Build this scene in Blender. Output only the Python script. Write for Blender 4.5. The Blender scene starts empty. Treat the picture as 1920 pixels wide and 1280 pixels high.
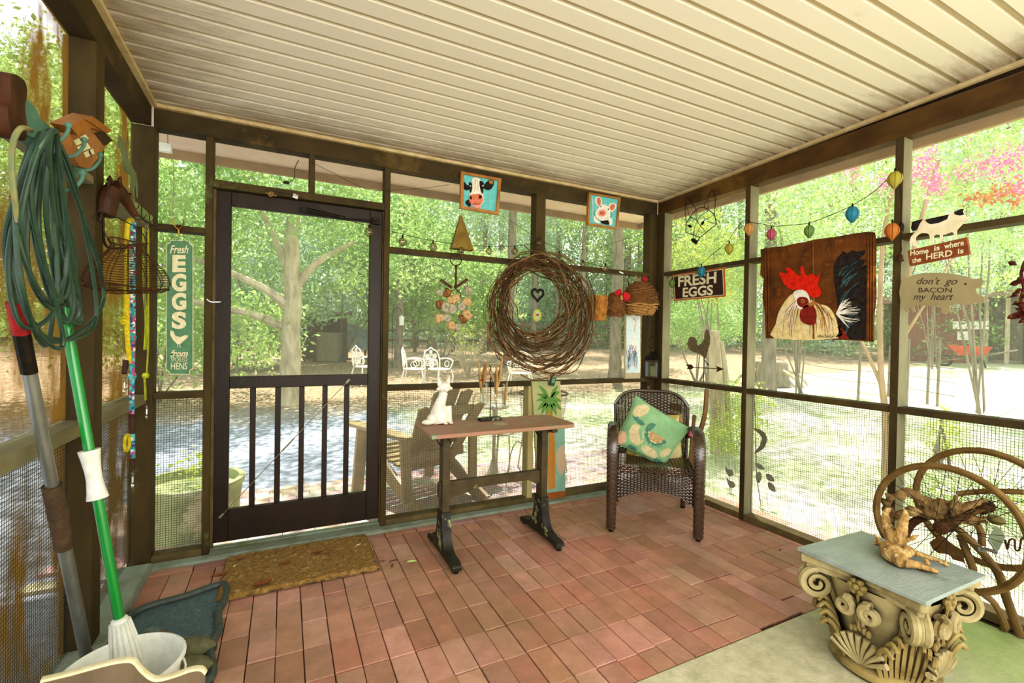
import bpy, math, random
from mathutils import Matrix, Vector
C = bpy.context.scene.collection
PI = math.pi
rnd = random.Random(7)
# ---------------------------------------------------------------- surveyed camera and wall planes
Hc = 1.26
YAW, PIT, ROL, F = math.radians(26.2405), math.radians(-.531), math.radians(.9853), 863.1
FW = Vector((math.sin(YAW)*math.cos(PIT), math.cos(YAW)*math.cos(PIT), math.sin(PIT)))
r0 = Vector((math.cos(YAW), -math.sin(YAW), 0)); u0 = r0.cross(FW)
RT = r0*math.cos(ROL)+u0*math.sin(ROL); UP = -r0*math.sin(ROL)+u0*math.cos(ROL)
YB, XL, XR = 3.057, -.649, 2.903          # inner faces of back, left and right walls
ZBEAM, ZCEIL, ZMT, ZMB, ZUT, ZUB = 2.348, 2.464, .928, .893, 1.838, 1.807
def on(ax, v, px, py):
    "point of the plane axis=v that a survey reading of the photograph gives"
    d = FW*F+RT*(px-960)-UP*(py-640); c = Vector((0, 0, Hc))
    return c+d*((v-c[ax])/d[ax])
def lin(c):
    c = c/255.0
    return c/12.92 if c <= .04045 else ((c+.055)/1.055)**2.4
def rgb(h, a=1.0):
    h = h.lstrip('#'); return (lin(int(h[0:2], 16)), lin(int(h[2:4], 16)), lin(int(h[4:6], 16)), a)
# ---------------------------------------------------------------- materials
def nt_of(name):
    m = bpy.data.materials.new(name); m.use_nodes = True
    nt = m.node_tree; nt.nodes.clear(); return m, nt
def N(nt, kind, **kw):
    n = nt.nodes.new(kind)
    for k, v in kw.items():
        if k in n.inputs.keys(): n.inputs[k].default_value = v
        else: setattr(n, k, v)
    return n
def mat(name, c1, c2=None, rough=.7, scale=8, stretch=(1, 1, 1), bump=.0, bscale=None, metal=0, detail=5, lo=.35, hi=.65, c3=None, spots=3, spot_lo=.62, trans=0, spec=.3, alpha=1, emit=0, coat=0, ao=None, aod=.04):
    m, nt = nt_of(name); L = nt.links.new
    out = N(nt, 'ShaderNodeOutputMaterial'); b = N(nt, 'ShaderNodeBsdfPrincipled')
    b.inputs['Roughness'].default_value = rough; b.inputs['Metallic'].default_value = metal
    b.inputs['Specular IOR Level'].default_value = spec; b.inputs['Coat Weight'].default_value = coat
    b.inputs['Alpha'].default_value = alpha
    c1 = rgb(c1) if isinstance(c1, str) else c1
    b.inputs['Base Color'].default_value = c1
    if emit: b.inputs['Emission Color'].default_value = c1; b.inputs['Emission Strength'].default_value = emit
    tc = N(nt, 'ShaderNodeTexCoord'); mp = N(nt, 'ShaderNodeMapping'); mp.inputs['Scale'].default_value = stretch
    L(tc.outputs['Object'], mp.inputs['Vector'])
    if c2:
        c2 = rgb(c2) if isinstance(c2, str) else c2
        no = N(nt, 'ShaderNodeTexNoise', Scale=scale, Detail=detail, Roughness=.62); L(mp.outputs[0], no.inputs['Vector'])
        rp = N(nt, 'ShaderNodeValToRGB'); rp.color_ramp.elements[0].position = lo; rp.color_ramp.elements[1].position = hi
        rp.color_ramp.elements[0].color = c1; rp.color_ramp.elements[1].color = c2
        L(no.outputs['Fac'], rp.inputs[0]); col = rp.outputs[0]
        if c3:
            n2 = N(nt, 'ShaderNodeTexNoise', Scale=spots, Detail=6, Roughness=.7); L(tc.outputs['Object'], n2.inputs['Vector'])
            r2 = N(nt, 'ShaderNodeValToRGB'); r2.color_ramp.elements[0].position = spot_lo-.04; r2.color_ramp.elements[1].position = spot_lo+.04
            r2.color_ramp.elements[0].color = (0, 0, 0, 1); r2.color_ramp.elements[1].color = (1, 1, 1, 1)
            L(n2.outputs['Fac'], r2.inputs[0])
            mx = N(nt, 'ShaderNodeMixRGB'); L(r2.outputs[0], mx.inputs[0]); L(col, mx.inputs[1]); mx.inputs[2].default_value = rgb(c3) if isinstance(c3, str) else c3
            col = mx.outputs[0]
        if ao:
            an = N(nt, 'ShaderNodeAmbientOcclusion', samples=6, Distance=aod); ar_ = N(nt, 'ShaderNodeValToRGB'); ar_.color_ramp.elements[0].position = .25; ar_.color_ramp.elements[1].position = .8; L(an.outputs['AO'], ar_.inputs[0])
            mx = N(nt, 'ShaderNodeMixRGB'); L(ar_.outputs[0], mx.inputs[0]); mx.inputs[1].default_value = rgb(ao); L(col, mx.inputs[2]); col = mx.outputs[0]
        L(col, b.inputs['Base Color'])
    if bump:
        nb = N(nt, 'ShaderNodeTexNoise', Scale=bscale or scale*2, Detail=5, Roughness=.6); L(mp.outputs[0], nb.inputs['Vector'])
        bp = N(nt, 'ShaderNodeBump', Strength=min(1, bump), Distance=.004); L(nb.outputs['Fac'], bp.inputs['Height']); L(bp.outputs[0], b.inputs['Normal'])
    sh = b.outputs[0]
    if trans:
        t = N(nt, 'ShaderNodeBsdfTranslucent')
        if c2: L(col, t.inputs['Color'])
        else: t.inputs['Color'].default_value = c1
        ms = N(nt, 'ShaderNodeMixShader'); ms.inputs[0].default_value = trans
        L(sh, ms.inputs[1]); L(t.outputs[0], ms.inputs[2]); sh = ms.outputs[0]
    L(sh, out.inputs[0]); return m
def screen_mat(name, c, base, graze, power=3, patch=None):
    "insect screen: fine weave, denser the more edge-on it is seen"
    m, nt = nt_of(name); L = nt.links.new
    out = N(nt, 'ShaderNodeOutputMaterial'); tr = N(nt, 'ShaderNodeBsdfTransparent')
    d = N(nt, 'ShaderNodeBsdfDiffuse', Color=rgb(c)); t = N(nt, 'ShaderNodeBsdfTranslucent', Color=rgb(c))
    ad = N(nt, 'ShaderNodeMixShader'); ad.inputs[0].default_value = .5; L(d.outputs[0], ad.inputs[1]); L(t.outputs[0], ad.inputs[2])
    lw = N(nt, 'ShaderNodeLayerWeight', Blend=.5)
    pw = N(nt, 'ShaderNodeMath', operation='POWER'); L(lw.outputs['Facing'], pw.inputs[0]); pw.inputs[1].default_value = power
    ma = N(nt, 'ShaderNodeMath', operation='MULTIPLY_ADD'); L(pw.outputs[0], ma.inputs[0]); ma.inputs[1].default_value = graze; ma.inputs[2].default_value = base
    ma.use_clamp = True; fac = ma.outputs[0]
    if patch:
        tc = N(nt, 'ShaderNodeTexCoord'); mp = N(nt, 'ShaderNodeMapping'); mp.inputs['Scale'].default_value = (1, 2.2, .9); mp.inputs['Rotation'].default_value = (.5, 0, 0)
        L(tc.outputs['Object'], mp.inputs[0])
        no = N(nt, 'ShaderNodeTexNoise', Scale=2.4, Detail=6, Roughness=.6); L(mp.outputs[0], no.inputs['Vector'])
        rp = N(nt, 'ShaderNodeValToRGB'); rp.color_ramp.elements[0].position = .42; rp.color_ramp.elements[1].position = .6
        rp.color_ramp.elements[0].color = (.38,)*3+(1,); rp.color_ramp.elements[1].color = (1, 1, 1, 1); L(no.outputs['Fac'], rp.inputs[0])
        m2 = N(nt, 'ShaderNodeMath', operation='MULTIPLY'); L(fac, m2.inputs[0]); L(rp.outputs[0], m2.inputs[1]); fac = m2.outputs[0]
    ms = N(nt, 'ShaderNodeMixShader'); L(fac, ms.inputs[0]); L(tr.outputs[0], ms.inputs[1]); L(ad.outputs[0], ms.inputs[2]); L(ms.outputs[0], out.inputs[0])
    return m
def attr_mat(name, rough=.8, bump=.5, bscale=60, dirt=None, c_default=None):
    "base colour from a per-face colour attribute, with noise on top"
    m, nt = nt_of(name); L = nt.links.new
    out = N(nt, 'ShaderNodeOutputMaterial'); b = N(nt, 'ShaderNodeBsdfPrincipled', Roughness=rough)
    b.inputs['Specular IOR Level'].default_value = .35
    a = N(nt, 'ShaderNodeAttribute', attribute_name='tint'); tc = N(nt, 'ShaderNodeTexCoord')
    no = N(nt, 'ShaderNodeTexNoise', Scale=9, Detail=8, Roughness=.7); L(tc.outputs['Object'], no.inputs['Vector'])
    rp = N(nt, 'ShaderNodeValToRGB'); rp.color_ramp.elements[0].position = .3; rp.color_ramp.elements[1].position = .75
    rp.color_ramp.elements[0].color = (.72, .7, .66, 1); rp.color_ramp.elements[1].color = (1.12, 1.1, 1.08, 1); L(no.outputs['Fac'], rp.inputs[0])
    mx = N(nt, 'ShaderNodeMixRGB', blend_type='MULTIPLY'); mx.inputs[0].default_value = 1; L(a.outputs['Color'], mx.inputs[1]); L(rp.outputs[0], mx.inputs[2]); col = mx.outputs[0]
    if dirt:
        n2 = N(nt, 'ShaderNodeTexNoise', Scale=1.7, Detail=7, Roughness=.65); L(tc.outputs['Object'], n2.inputs['Vector'])
        r2 = N(nt, 'ShaderNodeValToRGB'); r2.color_ramp.elements[0].position = .45; r2.color_ramp.elements[1].position = .68
        r2.color_ramp.elements[0].color = (0, 0, 0, 1); r2.color_ramp.elements[1].color = (.6, .6, .6, 1); L(n2.outputs['Fac'], r2.inputs[0])
        m2 = N(nt, 'ShaderNodeMixRGB'); L(r2.outputs[0], m2.inputs[0]); L(col, m2.inputs[1]); m2.inputs[2].default_value = rgb(dirt); col = m2.outputs[0]
    L(col, b.inputs['Base Color'])
    nb = N(nt, 'ShaderNodeTexNoise', Scale=bscale, Detail=4, Roughness=.6); L(tc.outputs['Object'], nb.inputs['Vector'])
    bp = N(nt, 'ShaderNodeBump', Strength=bump, Distance=.003); L(nb.outputs['Fac'], bp.inputs['Height']); L(bp.outputs[0], b.inputs['Normal'])
    L(b.outputs[0], out.inputs[0]); return m
def leaf_mat(name, c1, c2, trans=.55):
    m, nt = nt_of(name); L = nt.links.new
    out = N(nt, 'ShaderNodeOutputMaterial'); tc = N(nt, 'ShaderNodeTexCoord')
    no = N(nt, 'ShaderNodeTexNoise', Scale=1.3, Detail=8, Roughness=.8); L(tc.outputs['Object'], no.inputs['Vector'])
    rp = N(nt, 'ShaderNodeValToRGB'); rp.color_ramp.elements[0].position = .38; rp.color_ramp.elements[1].position = .62
    rp.color_ramp.elements[0].color = rgb(c1); rp.color_ramp.elements[1].color = rgb(c2); L(no.outputs['Fac'], rp.inputs[0])
    d = N(nt, 'ShaderNodeBsdfDiffuse'); t = N(nt, 'ShaderNodeBsdfTranslucent'); L(rp.outputs[0], d.inputs[0]); L(rp.outputs[0], t.inputs[0])
    ms = N(nt, 'ShaderNodeMixShader'); ms.inputs[0].default_value = trans; L(d.outputs[0], ms.inputs[1]); L(t.outputs[0], ms.inputs[2]); L(ms.outputs[0], out.inputs[0])
    return m
def glass_mat(name, c='#ffffff', fac=.25, rough=.05):
    m, nt = nt_of(name); L = nt.links.new
    out = N(nt, 'ShaderNodeOutputMaterial'); tr = N(nt, 'ShaderNodeBsdfTransparent', Color=rgb(c)); g = N(nt, 'ShaderNodeBsdfGlossy', Roughness=rough); g.inputs[0].default_value = (1, 1, 1, 1)
    d = N(nt, 'ShaderNodeBsdfTranslucent', Color=rgb(c)); m1 = N(nt, 'ShaderNodeMixShader'); m1.inputs[0].default_value = .4; L(d.outputs[0], m1.inputs[1]); L(g.outputs[0], m1.inputs[2])
    ms = N(nt, 'ShaderNodeMixShader'); ms.inputs[0].default_value = fac; L(tr.outputs[0], ms.inputs[1]); L(m1.outputs[0], ms.inputs[2]); L(ms.outputs[0], out.inputs[0])
    return m
# ---------------------------------------------------------------- mesh builder
class MB:
    def __init__(s): s.v = []; s.f = []; s.mi = []; s.tint = []; s.cur = (1, 1, 1, 1); s.xf = None
    def add(s, vs, fs, m=0):
        o = len(s.v); xf = s.xf
        s.v += [tuple(xf @ Vector(p)) for p in vs] if xf else [tuple(p) for p in vs]
        for f in fs: s.f.append([i+o for i in f]); s.mi.append(m); s.tint.append(s.cur)
        return s
    def box(s, x0, x1, y0, y1, z0, z1, m=0):
        vs = [(x, y, z) for z in (z0, z1) for y in (y0, y1) for x in (x0, x1)]
        return s.add(vs, [(0, 2, 3, 1), (4, 5, 7, 6), (0, 1, 5, 4), (1, 3, 7, 5), (3, 2, 6, 7), (2, 0, 4, 6)], m)
    def obox(s, c, size, rot=None, m=0):
        "box by centre, size and a rotation matrix"
        h = [q/2 for q in size]; R = rot or Matrix()
        vs = [Vector(c)+(R.to_3x3() @ Vector((x*h[0], y*h[1], z*h[2]))) for z in (-1, 1) for y in (-1, 1) for x in (-1, 1)]
        return s.add(vs, [(0, 2, 3, 1), (4, 5, 7, 6), (0, 1, 5, 4), (1, 3, 7, 5), (3, 2, 6, 7), (2, 0, 4, 6)], m)
    def bar(s, a, b, w, t, m=0, up=(0, 0, 1)):
        "rectangular bar from a to b; w across, t along up"
        a = Vector(a); b = Vector(b); d = (b-a).normalized(); up = Vector(up)
        if abs(d.dot(up)) > .98: up = Vector((0, 1, 0))
        x = d.cross(up).normalized(); y = x.cross(d)
        vs = [p+x*sx*w/2+y*sy*t/2 for p in (a, b) for sx, sy in ((-1, -1), (1, -1), (1, 1), (-1, 1))]
        return s.add(vs, [(3, 2, 1, 0), (4, 5, 6, 7), (0, 1, 5, 4), (1, 2, 6, 5), (2, 3, 7, 6), (3, 0, 4, 7)], m)
    def tube(s, pts, r, n=8, m=0, closed=False, flat=1.0, upv=None):
        pts = [Vector(p) for p in pts]; k = len(pts); rs = list(r) if isinstance(r, (list, tuple)) else [r]*k
        if len(rs) != k: q = len(rs)-1; rs = [rs[min(int(i/(k-1)*q), q-1)]*(1-(i/(k-1)*q-min(int(i/(k-1)*q), q-1)))+rs[min(int(i/(k-1)*q), q-1)+1]*(i/(k-1)*q-min(int(i/(k-1)*q), q-1)) for i in range(k)]
        vs = []; prev = None
        for i, p in enumerate(pts):
            if closed: t = pts[(i+1) % k]-pts[i-1]
            else: t = pts[min(i+1, k-1)]-pts[max(i-1, 0)]
            if t.length < 1e-9: t = Vector((0, 0, 1))
            t.normalize()
            if prev is None:
                a = Vector(upv) if upv else (Vector((0, 0, 1)) if abs(t.z) < .9 else Vector((1, 0, 0)))
            else: a = prev
            nn = (a-t*a.dot(t))
            if nn.length < 1e-6: nn = t.orthogonal()
            nn.normalize(); prev = nn; bb = t.cross(nn)
            for j in range(n):
                an = 2*PI*j/n; vs.append(p+nn*math.cos(an)*rs[i]*flat+bb*math.sin(an)*rs[i])
        fs = []
        for i in range(k if closed else k-1):
            a = i*n; b = ((i+1) % k)*n
            for j in range(n): fs.append((a+j, a+(j+1) % n, b+(j+1) % n, b+j))
        if not closed: fs.append(tuple(range(n))[::-1]); fs.append(tuple((k-1)*n+j for j in range(n)))
        return s.add(vs, fs, m)
    def lathe(s, prof, n=20, m=0, c=(0, 0, 0), M=None, arc=2*PI, squash=1.0):
        M = M or Matrix(); vs = []; fs = []; full = abs(arc-2*PI) < 1e-6; nn = n if full else n+1
        for (r, z) in prof:
            for j in range(nn):
                a = arc*j/n; vs.append(Vector(c)+(M.to_3x3() @ Vector((r*math.cos(a), r*math.sin(a)*squash, z))))
        k = len(prof)
        for i in range(k-1):
            for j in range(n):
                j2 = (j+1) % nn; fs.append((i*nn+j, i*nn+j2, (i+1)*nn+j2, (i+1)*nn+j))
        if full:
            if prof[0][0] > 1e-5: fs.append(tuple(range(nn))[::-1])
            if prof[-1][0] > 1e-5: fs.append(tuple((k-1)*nn+j for j in range(nn)))
        return s.add(vs, fs, m)
    def prism(s, poly, y0, y1, m=0, mside=None):
        "polygon in local (x,z), extruded from y0 (front) to y1"
        n = len(poly); area = sum(poly[i][0]*poly[(i+1) % n][1]-poly[(i+1) % n][0]*poly[i][1] for i in range(n))
        if area < 0: poly = poly[::-1]
        vs = [(x, y0, z) for x, z in poly]+[(x, y1, z) for x, z in poly]
        s.add(vs, [tuple(range(n)), tuple(range(2*n-1, n-1, -1))], m)
        s.add(vs, [(i, n+i, n+(i+1) % n, (i+1) % n) for i in range(n)], m if mside is None else mside)
        return s
    def flat(s, poly, y, m=0):
        n = len(poly); area = sum(poly[i][0]*poly[(i+1) % n][1]-poly[(i+1) % n][0]*poly[i][1] for i in range(n))
        if area < 0: poly = poly[::-1]
        return s.add([(x, y, z) for x, z in poly], [tuple(range(n))], m)
    def prism_z(s, poly, z0, z1, m=0):
        n = len(poly); area = sum(poly[i][0]*poly[(i+1) % n][1]-poly[(i+1) % n][0]*poly[i][1] for i in range(n))
        if area < 0: poly = poly[::-1]
        vs = [(x, y, z0) for x, y in poly]+[(x, y, z1) for x, y in poly]
        return s.add(vs, [tuple(range(n-1, -1, -1)), tuple(range(n, 2*n))]+[(i, (i+1) % n, n+(i+1) % n, n+i) for i in range(n)], m)
    def ball(s, c, r, n=12, m=0, sc=(1, 1, 1), M=None):
        k = max(4, n//2); M = M or Matrix()
        vs = []; fs = []
        for i in range(k+1):
            th = PI*i/k
            for j in range(n):
                a = 2*PI*j/n
                vs.append(Vector(c)+(M.to_3x3() @ Vector((r*sc[0]*math.sin(th)*math.cos(a), r*sc[1]*math.sin(th)*math.sin(a), r*sc[2]*math.cos(th)))))
        for i in range(k):
            for j in range(n): fs.append((i*n+j, (i+1)*n+j, (i+1)*n+(j+1) % n, i*n+(j+1) % n))
        return s.add(vs, fs, m)
    def torus(s, c, R, r, n=28, k=8, m=0, M=None, arc=2*PI, a0=0, flat=1):
        M = M or Matrix(); full = abs(arc-2*PI) < 1e-6; q = n if full else n+1
        pts = [Vector(c)+(M.to_3x3() @ Vector((R*math.cos(a0+arc*i/n), 0, R*math.sin(a0+arc*i/n)))) for i in range(q)]
        return s.tube(pts, r, k, m, closed=full, flat=flat)
    def build(s, name, mats, parent=None, sharp=35, bevel=0, tint=False, loc=None):
        me = bpy.data.meshes.new(name); me.from_pydata(s.v, [], s.f)
        if not isinstance(mats, (list, tuple)): mats = [mats]
        for m in mats: me.materials.append(m)
        me.polygons.foreach_set('material_index', s.mi)
        if tint:
            at = me.color_attributes.new('tint', 'FLOAT_COLOR', 'CORNER'); buf = []
            for p, c in zip(me.polygons, s.tint): buf += list(c)*p.loop_total
            at.data.foreach_set('color', buf)
        if sharp:
            me.polygons.foreach_set('use_smooth', [True]*len(s.f)); me.set_sharp_from_angle(angle=math.radians(sharp))
        me.update()
        o = bpy.data.objects.new(name, me); C.objects.link(o)
        if parent: o.parent = parent
        if loc is not None: o.location = loc
        if bevel:
            b = o.modifiers.new('bevel', 'BEVEL'); b.width = bevel; b.segments = 2; b.limit_method = 'ANGLE'; b.angle_limit = math.radians(40)
        return o
def tag(o, label, cat, group=None):
    o['label'] = label; o['category'] = cat
    if group: o['group'] = group
    return o
def struct(o, label=None):
    o['kind'] = 'structure'
    if label: o['label'] = label
    return o
def empty(name, loc=(0, 0, 0), rotz=0):
    o = bpy.data.objects.new(name, None); o.empty_display_size = .05; C.objects.link(o); o.location = loc; o.rotation_euler = (0, 0, rotz); return o
def thing(name, label, cat, loc=(0, 0, 0), rotz=0, group=None): return tag(empty(name, loc, rotz), label, cat, group)
def dup(root, loc, rotz=None, label=None, group=None):
    r = root.copy(); C.objects.link(r); r.location = loc
    if rotz is not None: r.rotation_euler = (0, 0, rotz)
    if label: r['label'] = label
    if group: r['group'] = group
    for ch in list(root.children):
        c = ch.copy(); C.objects.link(c); c.parent = r
        for g in list(ch.children):
            d = g.copy(); C.objects.link(d); d.parent = c
    return r
ROTS = {'back': 0, 'right': -PI/2, 'left': PI/2}
def on_wall(wall, px, py, off=.02):
    "origin and reader of local (u, w) on a wall plane, off metres inside it"
    if wall == 'back':
        o = on(1, YB-off, px, py); return o, (lambda x, y: (lambda p: (p.x-o.x, p.z-o.z))(on(1, YB-off, x, y)))
    if wall == 'right':
        o = on(0, XR-off, px, py); return o, (lambda x, y: (lambda p: (o.y-p.y, p.z-o.z))(on(0, XR-off, x, y)))
    o = on(0, XL+off, px, py); return o, (lambda x, y: (lambda p: (p.y-o.y, p.z-o.z))(on(0, XL+off, x, y)))
def wall_thing(name, label, cat, wall, px, py, off=.02, group=None):
    o, Lc = on_wall(wall, px, py, off)
    return thing(name, label, cat, o, ROTS[wall], group), Lc
def text(name, body, size, m, parent, loc, off=0.0, shear=0.0, ext=.001, rotz=0, sx=1.0, space=1.0):
    cu = bpy.data.curves.new(name, 'FONT'); cu.body = body; cu.size = size; cu.align_x = 'CENTER'; cu.align_y = 'CENTER'
    cu.offset = off; cu.shear = shear; cu.extrude = ext; cu.resolution_u = 4; cu.space_character = space
    t = bpy.data.objects.new(name, cu); C.objects.link(t)
    bpy.context.view_layer.update()
    me = bpy.data.meshes.new_from_object(t.evaluated_get(bpy.context.evaluated_depsgraph_get()))
    bpy.data.objects.remove(t); me.name = name
    me.transform(Matrix.Translation(loc) @ Matrix.Rotation(rotz, 4, 'Y') @ Matrix.Rotation(PI/2, 4, 'X') @ Matrix.Diagonal((sx, 1, 1, 1)))
    me.materials.clear(); me.materials.append(m)
    o = bpy.data.objects.new(name, me); C.objects.link(o); o.parent = parent; return o
def smooth(pts, n=6, closed=False):
    "Catmull-Rom through points"
    P = [Vector(p) for p in pts]; k = len(P); out = []
    rng = range(k) if closed else range(k-1)
    for i in rng:
        p0 = P[(i-1) % k] if closed or i > 0 else P[i]; p1 = P[i]; p2 = P[(i+1) % k]; p3 = P[(i+2) % k] if closed or i < k-2 else P[i+1]
        for j in range(n):
            t = j/n; out.append(.5*((2*p1)+(p2-p0)*t+(2*p0-5*p1+4*p2-p3)*t*t+(3*p1-p0-3*p2+p3)*t**3))
    if not closed: out.append(P[-1])
    return out
def smooth2(pts, n=5):
    "closed smooth outline in 2D"
    return [(p.x, p.y) for p in smooth([(a, b, 0) for a, b in pts], n, True)]
def lathe_m(axis):  # rotation sending local z to axis
    return Vector((0, 0, 1)).rotation_difference(Vector(axis).normalized()).to_matrix().to_4x4()
# ---------------------------------------------------------------- shared materials
M = {}
M['post'] = mat('weathered_brown_timber', '#50411f', '#3a2e16', .75, 5, (1, 1, .35), .5, 40, c3='#5f6236', spots=2.2, spot_lo=.66)
M['post_lit_side'] = mat('lit_side_timber', '#8a8468', '#6f6a50', .8, 6, (1, 1, .3), .5, 40)
M['rail_left'] = mat('pale_olive_timber', '#8b8565', '#766d4e', .8, 6, (1, .3, 1), .5, 40)
M['beam_warm'] = mat('golden_brown_beam', '#5f431a', '#452e0f', .7, 7, (.6, .6, 1), .45, 50, c3='#6f5220', spots=2, spot_lo=.58)
M['beam'] = mat('dark_stained_beam', '#4a3b1e', '#372b14', .75, 7, (.6, .6, 1), .45, 50, c3='#5e4a24', spots=2, spot_lo=.6)
M['door'] = mat('dark_walnut_door_wood', '#2e2115', '#241a10', .45, 9, (1, 1, .3), .3, 50, c3='#40351c', spots=3, spot_lo=.66)
M['sill'] = mat('painted_sill', '#6d5f3d', '#54472a', .8, 8, (1, 1, 1), .4, 40)
M['concrete'] = mat('weathered_concrete', '#a8a288', '#8d8a70', .9, 7, bump=.6, bscale=90, c3='#6b7a3e', spots=1.6, spot_lo=.63)
M['curb'] = mat('painted_concrete_curb', '#8f9a8a', '#7c806a', .9, 8, bump=.6, bscale=70, c3='#6e7448', spots=3, spot_lo=.62)
M['rust'] = mat('rusted_metal', '#5a3a1c', '#3a2512', .8, 30, bump=.5, bscale=120, metal=.3)
M['black_metal'] = mat('blackened_metal', '#1d1a15', '#2e261a', .5, 30, metal=.6)
M['wire'] = mat('thin_dark_wire', '#3d3525', '#2d261a', .6, 30, metal=.4)
M['white_paint'] = mat('white_paint', '#e9e6dc', '#d6d2c4', .5, 12)
M['cream'] = mat('cream_lettering_paint', '#e6dcb8', '#d2c69c', .7, 40)
M['chrome'] = mat('chrome', '#c8c8c4', None, .25, metal=1)
M['rope_twine'] = mat('tan_twine', '#a98d5e', '#8b6f44', .9, 80)

def tfit(body, m, parent, a, b, h, shear=0.0, off=0.0, y=-.0015, ext=.001):
    "raised lettering fitted between two local (x, z) points, h high"
    o = text('lettering', body, 1.0, m, parent, (0, 0, 0), off=off, shear=shear, ext=0)
    me = o.data; xs = [v.co.x for v in me.vertices]; zs = [v.co.z for v in me.vertices]
    x0, x1, z0, z1 = min(xs), max(xs), min(zs), max(zs); W_ = b[0]-a[0]; sl = (b[1]-a[1])/W_
    for v in me.vertices:
        fx = (v.co.x-x0)/(x1-x0); fz = (v.co.z-(z0+z1)/2)/(z1-z0)
        v.co = (a[0]+fx*W_, y, a[1]+fx*W_*sl+fz*h)
    me.update(); return o
# ================================================================ room shell
scn = bpy.context.scene
cam = bpy.data.cameras.new('camera'); cam.sensor_width = 36; cam.lens = F/1920*36; cam.clip_start = .05; cam.clip_end = 400
co = bpy.data.objects.new('camera', cam); C.objects.link(co); scn.camera = co
mw = Matrix((RT, UP, -FW)).transposed().to_4x4(); mw.translation = Vector((0, 0, Hc)); co.matrix_world = mw
# floor: individual pavers
M['paver'] = attr_mat('terracotta_pavers', .62, .6, 70, dirt='#8a7452')
M['joint'] = mat('paver_joint_sand', '#57402c', '#453221', .95, 20, bump=.5)
fb = MB(); fb.box(-.8, 3.0, -.6, 3.06, -.06, -.012, 1)
tones = ['#bd8c78', '#b98570', '#c29280', '#b58672', '#c69a88', '#b07f6c', '#be8f7a', '#bb8a74']
PX, PY = .1003, .1925
off = 0; k = 0
for i in range(38):
    x = -.62+i*PX
    if k <= 0: off = rnd.choice([0, 0, 0, .09, .01, -.008]); k = rnd.choice([3, 4, 5, 7])
    k -= 1
    for j in range(-1, 10):
        y0 = 1.226+j*PY+off+rnd.uniform(-.004, .004); y1 = y0+PY-.0035; y0 = max(y0, 1.302); y1 = min(y1, 2.905)
        if y1-y0 < .02: continue
        fb.cur = tuple(c*rnd.uniform(.95, 1.05) for c in rgb(rnd.choice(tones))[:3])+(1,)
        h = rnd.uniform(-.0025, .0015); x1 = x+PX-.0035; b = .002; dx = rnd.uniform(-.001, .001)
        X0, X1 = x+dx, x1+dx
        vs = [(X0, y0, -.02), (X1, y0, -.02), (X1, y1, -.02), (X0, y1, -.02), (X0, y0, h-b), (X1, y0, h-b), (X1, y1, h-b), (X0, y1, h-b), (X0+b, y0+b, h), (X1-b, y0+b, h), (X1-b, y1-b, h), (X0+b, y1-b, h)]
        fb.add(vs, [(0, 1, 5, 4), (1, 2, 6, 5), (2, 3, 7, 6), (3, 0, 4, 7), (4, 5, 9, 8), (5, 6, 10, 9), (6, 7, 11, 10), (7, 4, 8, 11), (8, 9, 10, 11)], 0)
for i in range(18):   # soldier course along the back sill
    x0 = -.62+i*.2; fb.cur = tuple(c*rnd.uniform(.75, 1.0) for c in rgb(rnd.choice(tones))[:3])+(1,)
    fb.box(x0, x0+.194, 2.915, 2.965, -.02, rnd.uniform(.001, .006), 0)
struct(fb.build('floor', [M['paver'], M['joint']], sharp=0, tint=True))
sl = MB(); sl.box(-.62, 2.86, -.6, 1.296, -.06, .004)
m, nt = nt_of('concrete_slab_green_at_right'); L = nt.links.new
out = N(nt, 'ShaderNodeOutputMaterial'); b = N(nt, 'ShaderNodeBsdfPrincipled', Roughness=.9); tc = N(nt, 'ShaderNodeTexCoord'); sp = N(nt, 'ShaderNodeSeparateXYZ'); L(tc.outputs['Object'], sp.inputs[0])
def nz_(sc, a_, b_, c1, c2):
    n = N(nt, 'ShaderNodeTexNoise', Scale=sc, Detail=8, Roughness=.7); L(tc.outputs['Object'], n.inputs['Vector']); r = N(nt, 'ShaderNodeValToRGB'); e = r.color_ramp.elements
    e[0].position = a_; e[1].position = b_; e[0].color = rgb(c1); e[1].color = rgb(c2); L(n.outputs['Fac'], r.inputs[0]); return n.outputs['Fac'], r.outputs[0]
_, base = nz_(14, .35, .7, '#a8a283', '#cac4a6'); nf, green = nz_(6, .3, .7, '#7f9a48', '#a9b578')
ma = N(nt, 'ShaderNodeMath', operation='MULTIPLY_ADD'); L(nf, ma.inputs[0]); ma.inputs[1].default_value = .9; L(sp.outputs['X'], ma.inputs[2])
mr = N(nt, 'ShaderNodeMapRange'); L(ma.outputs[0], mr.inputs[0]); mr.inputs[1].default_value = 2.55; mr.inputs[2].default_value = 3.05; mr.inputs[4].default_value = .85
mx = N(nt, 'ShaderNodeMixRGB'); L(mr.outputs[0], mx.inputs[0]); L(base, mx.inputs[1]); L(green, mx.inputs[2]); L(mx.outputs[0], b.inputs['Base Color'])
nb = N(nt, 'ShaderNodeTexNoise', Scale=120, Detail=4); L(tc.outputs['Object'], nb.inputs['Vector']); bp = N(nt, 'ShaderNodeBump', Strength=.6, Distance=.003); L(nb.outputs['Fac'], bp.inputs['Height']); L(bp.outputs[0], b.inputs['Normal']); L(b.outputs[0], out.inputs[0])
struct(sl.build('trim_1', m, bevel=.006), 'pale concrete step slab with green algae stain at the right')
cb = MB(); cb.box(-.74, 2.86, 2.968, 3.045, -.02, .018)
struct(cb.build('trim_2', M['curb'], bevel=.008), 'grey concrete lip along the back wall')
cb = MB(); cb.box(-.76, -.612, -.6, 2.975, -.02, .05)
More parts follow.
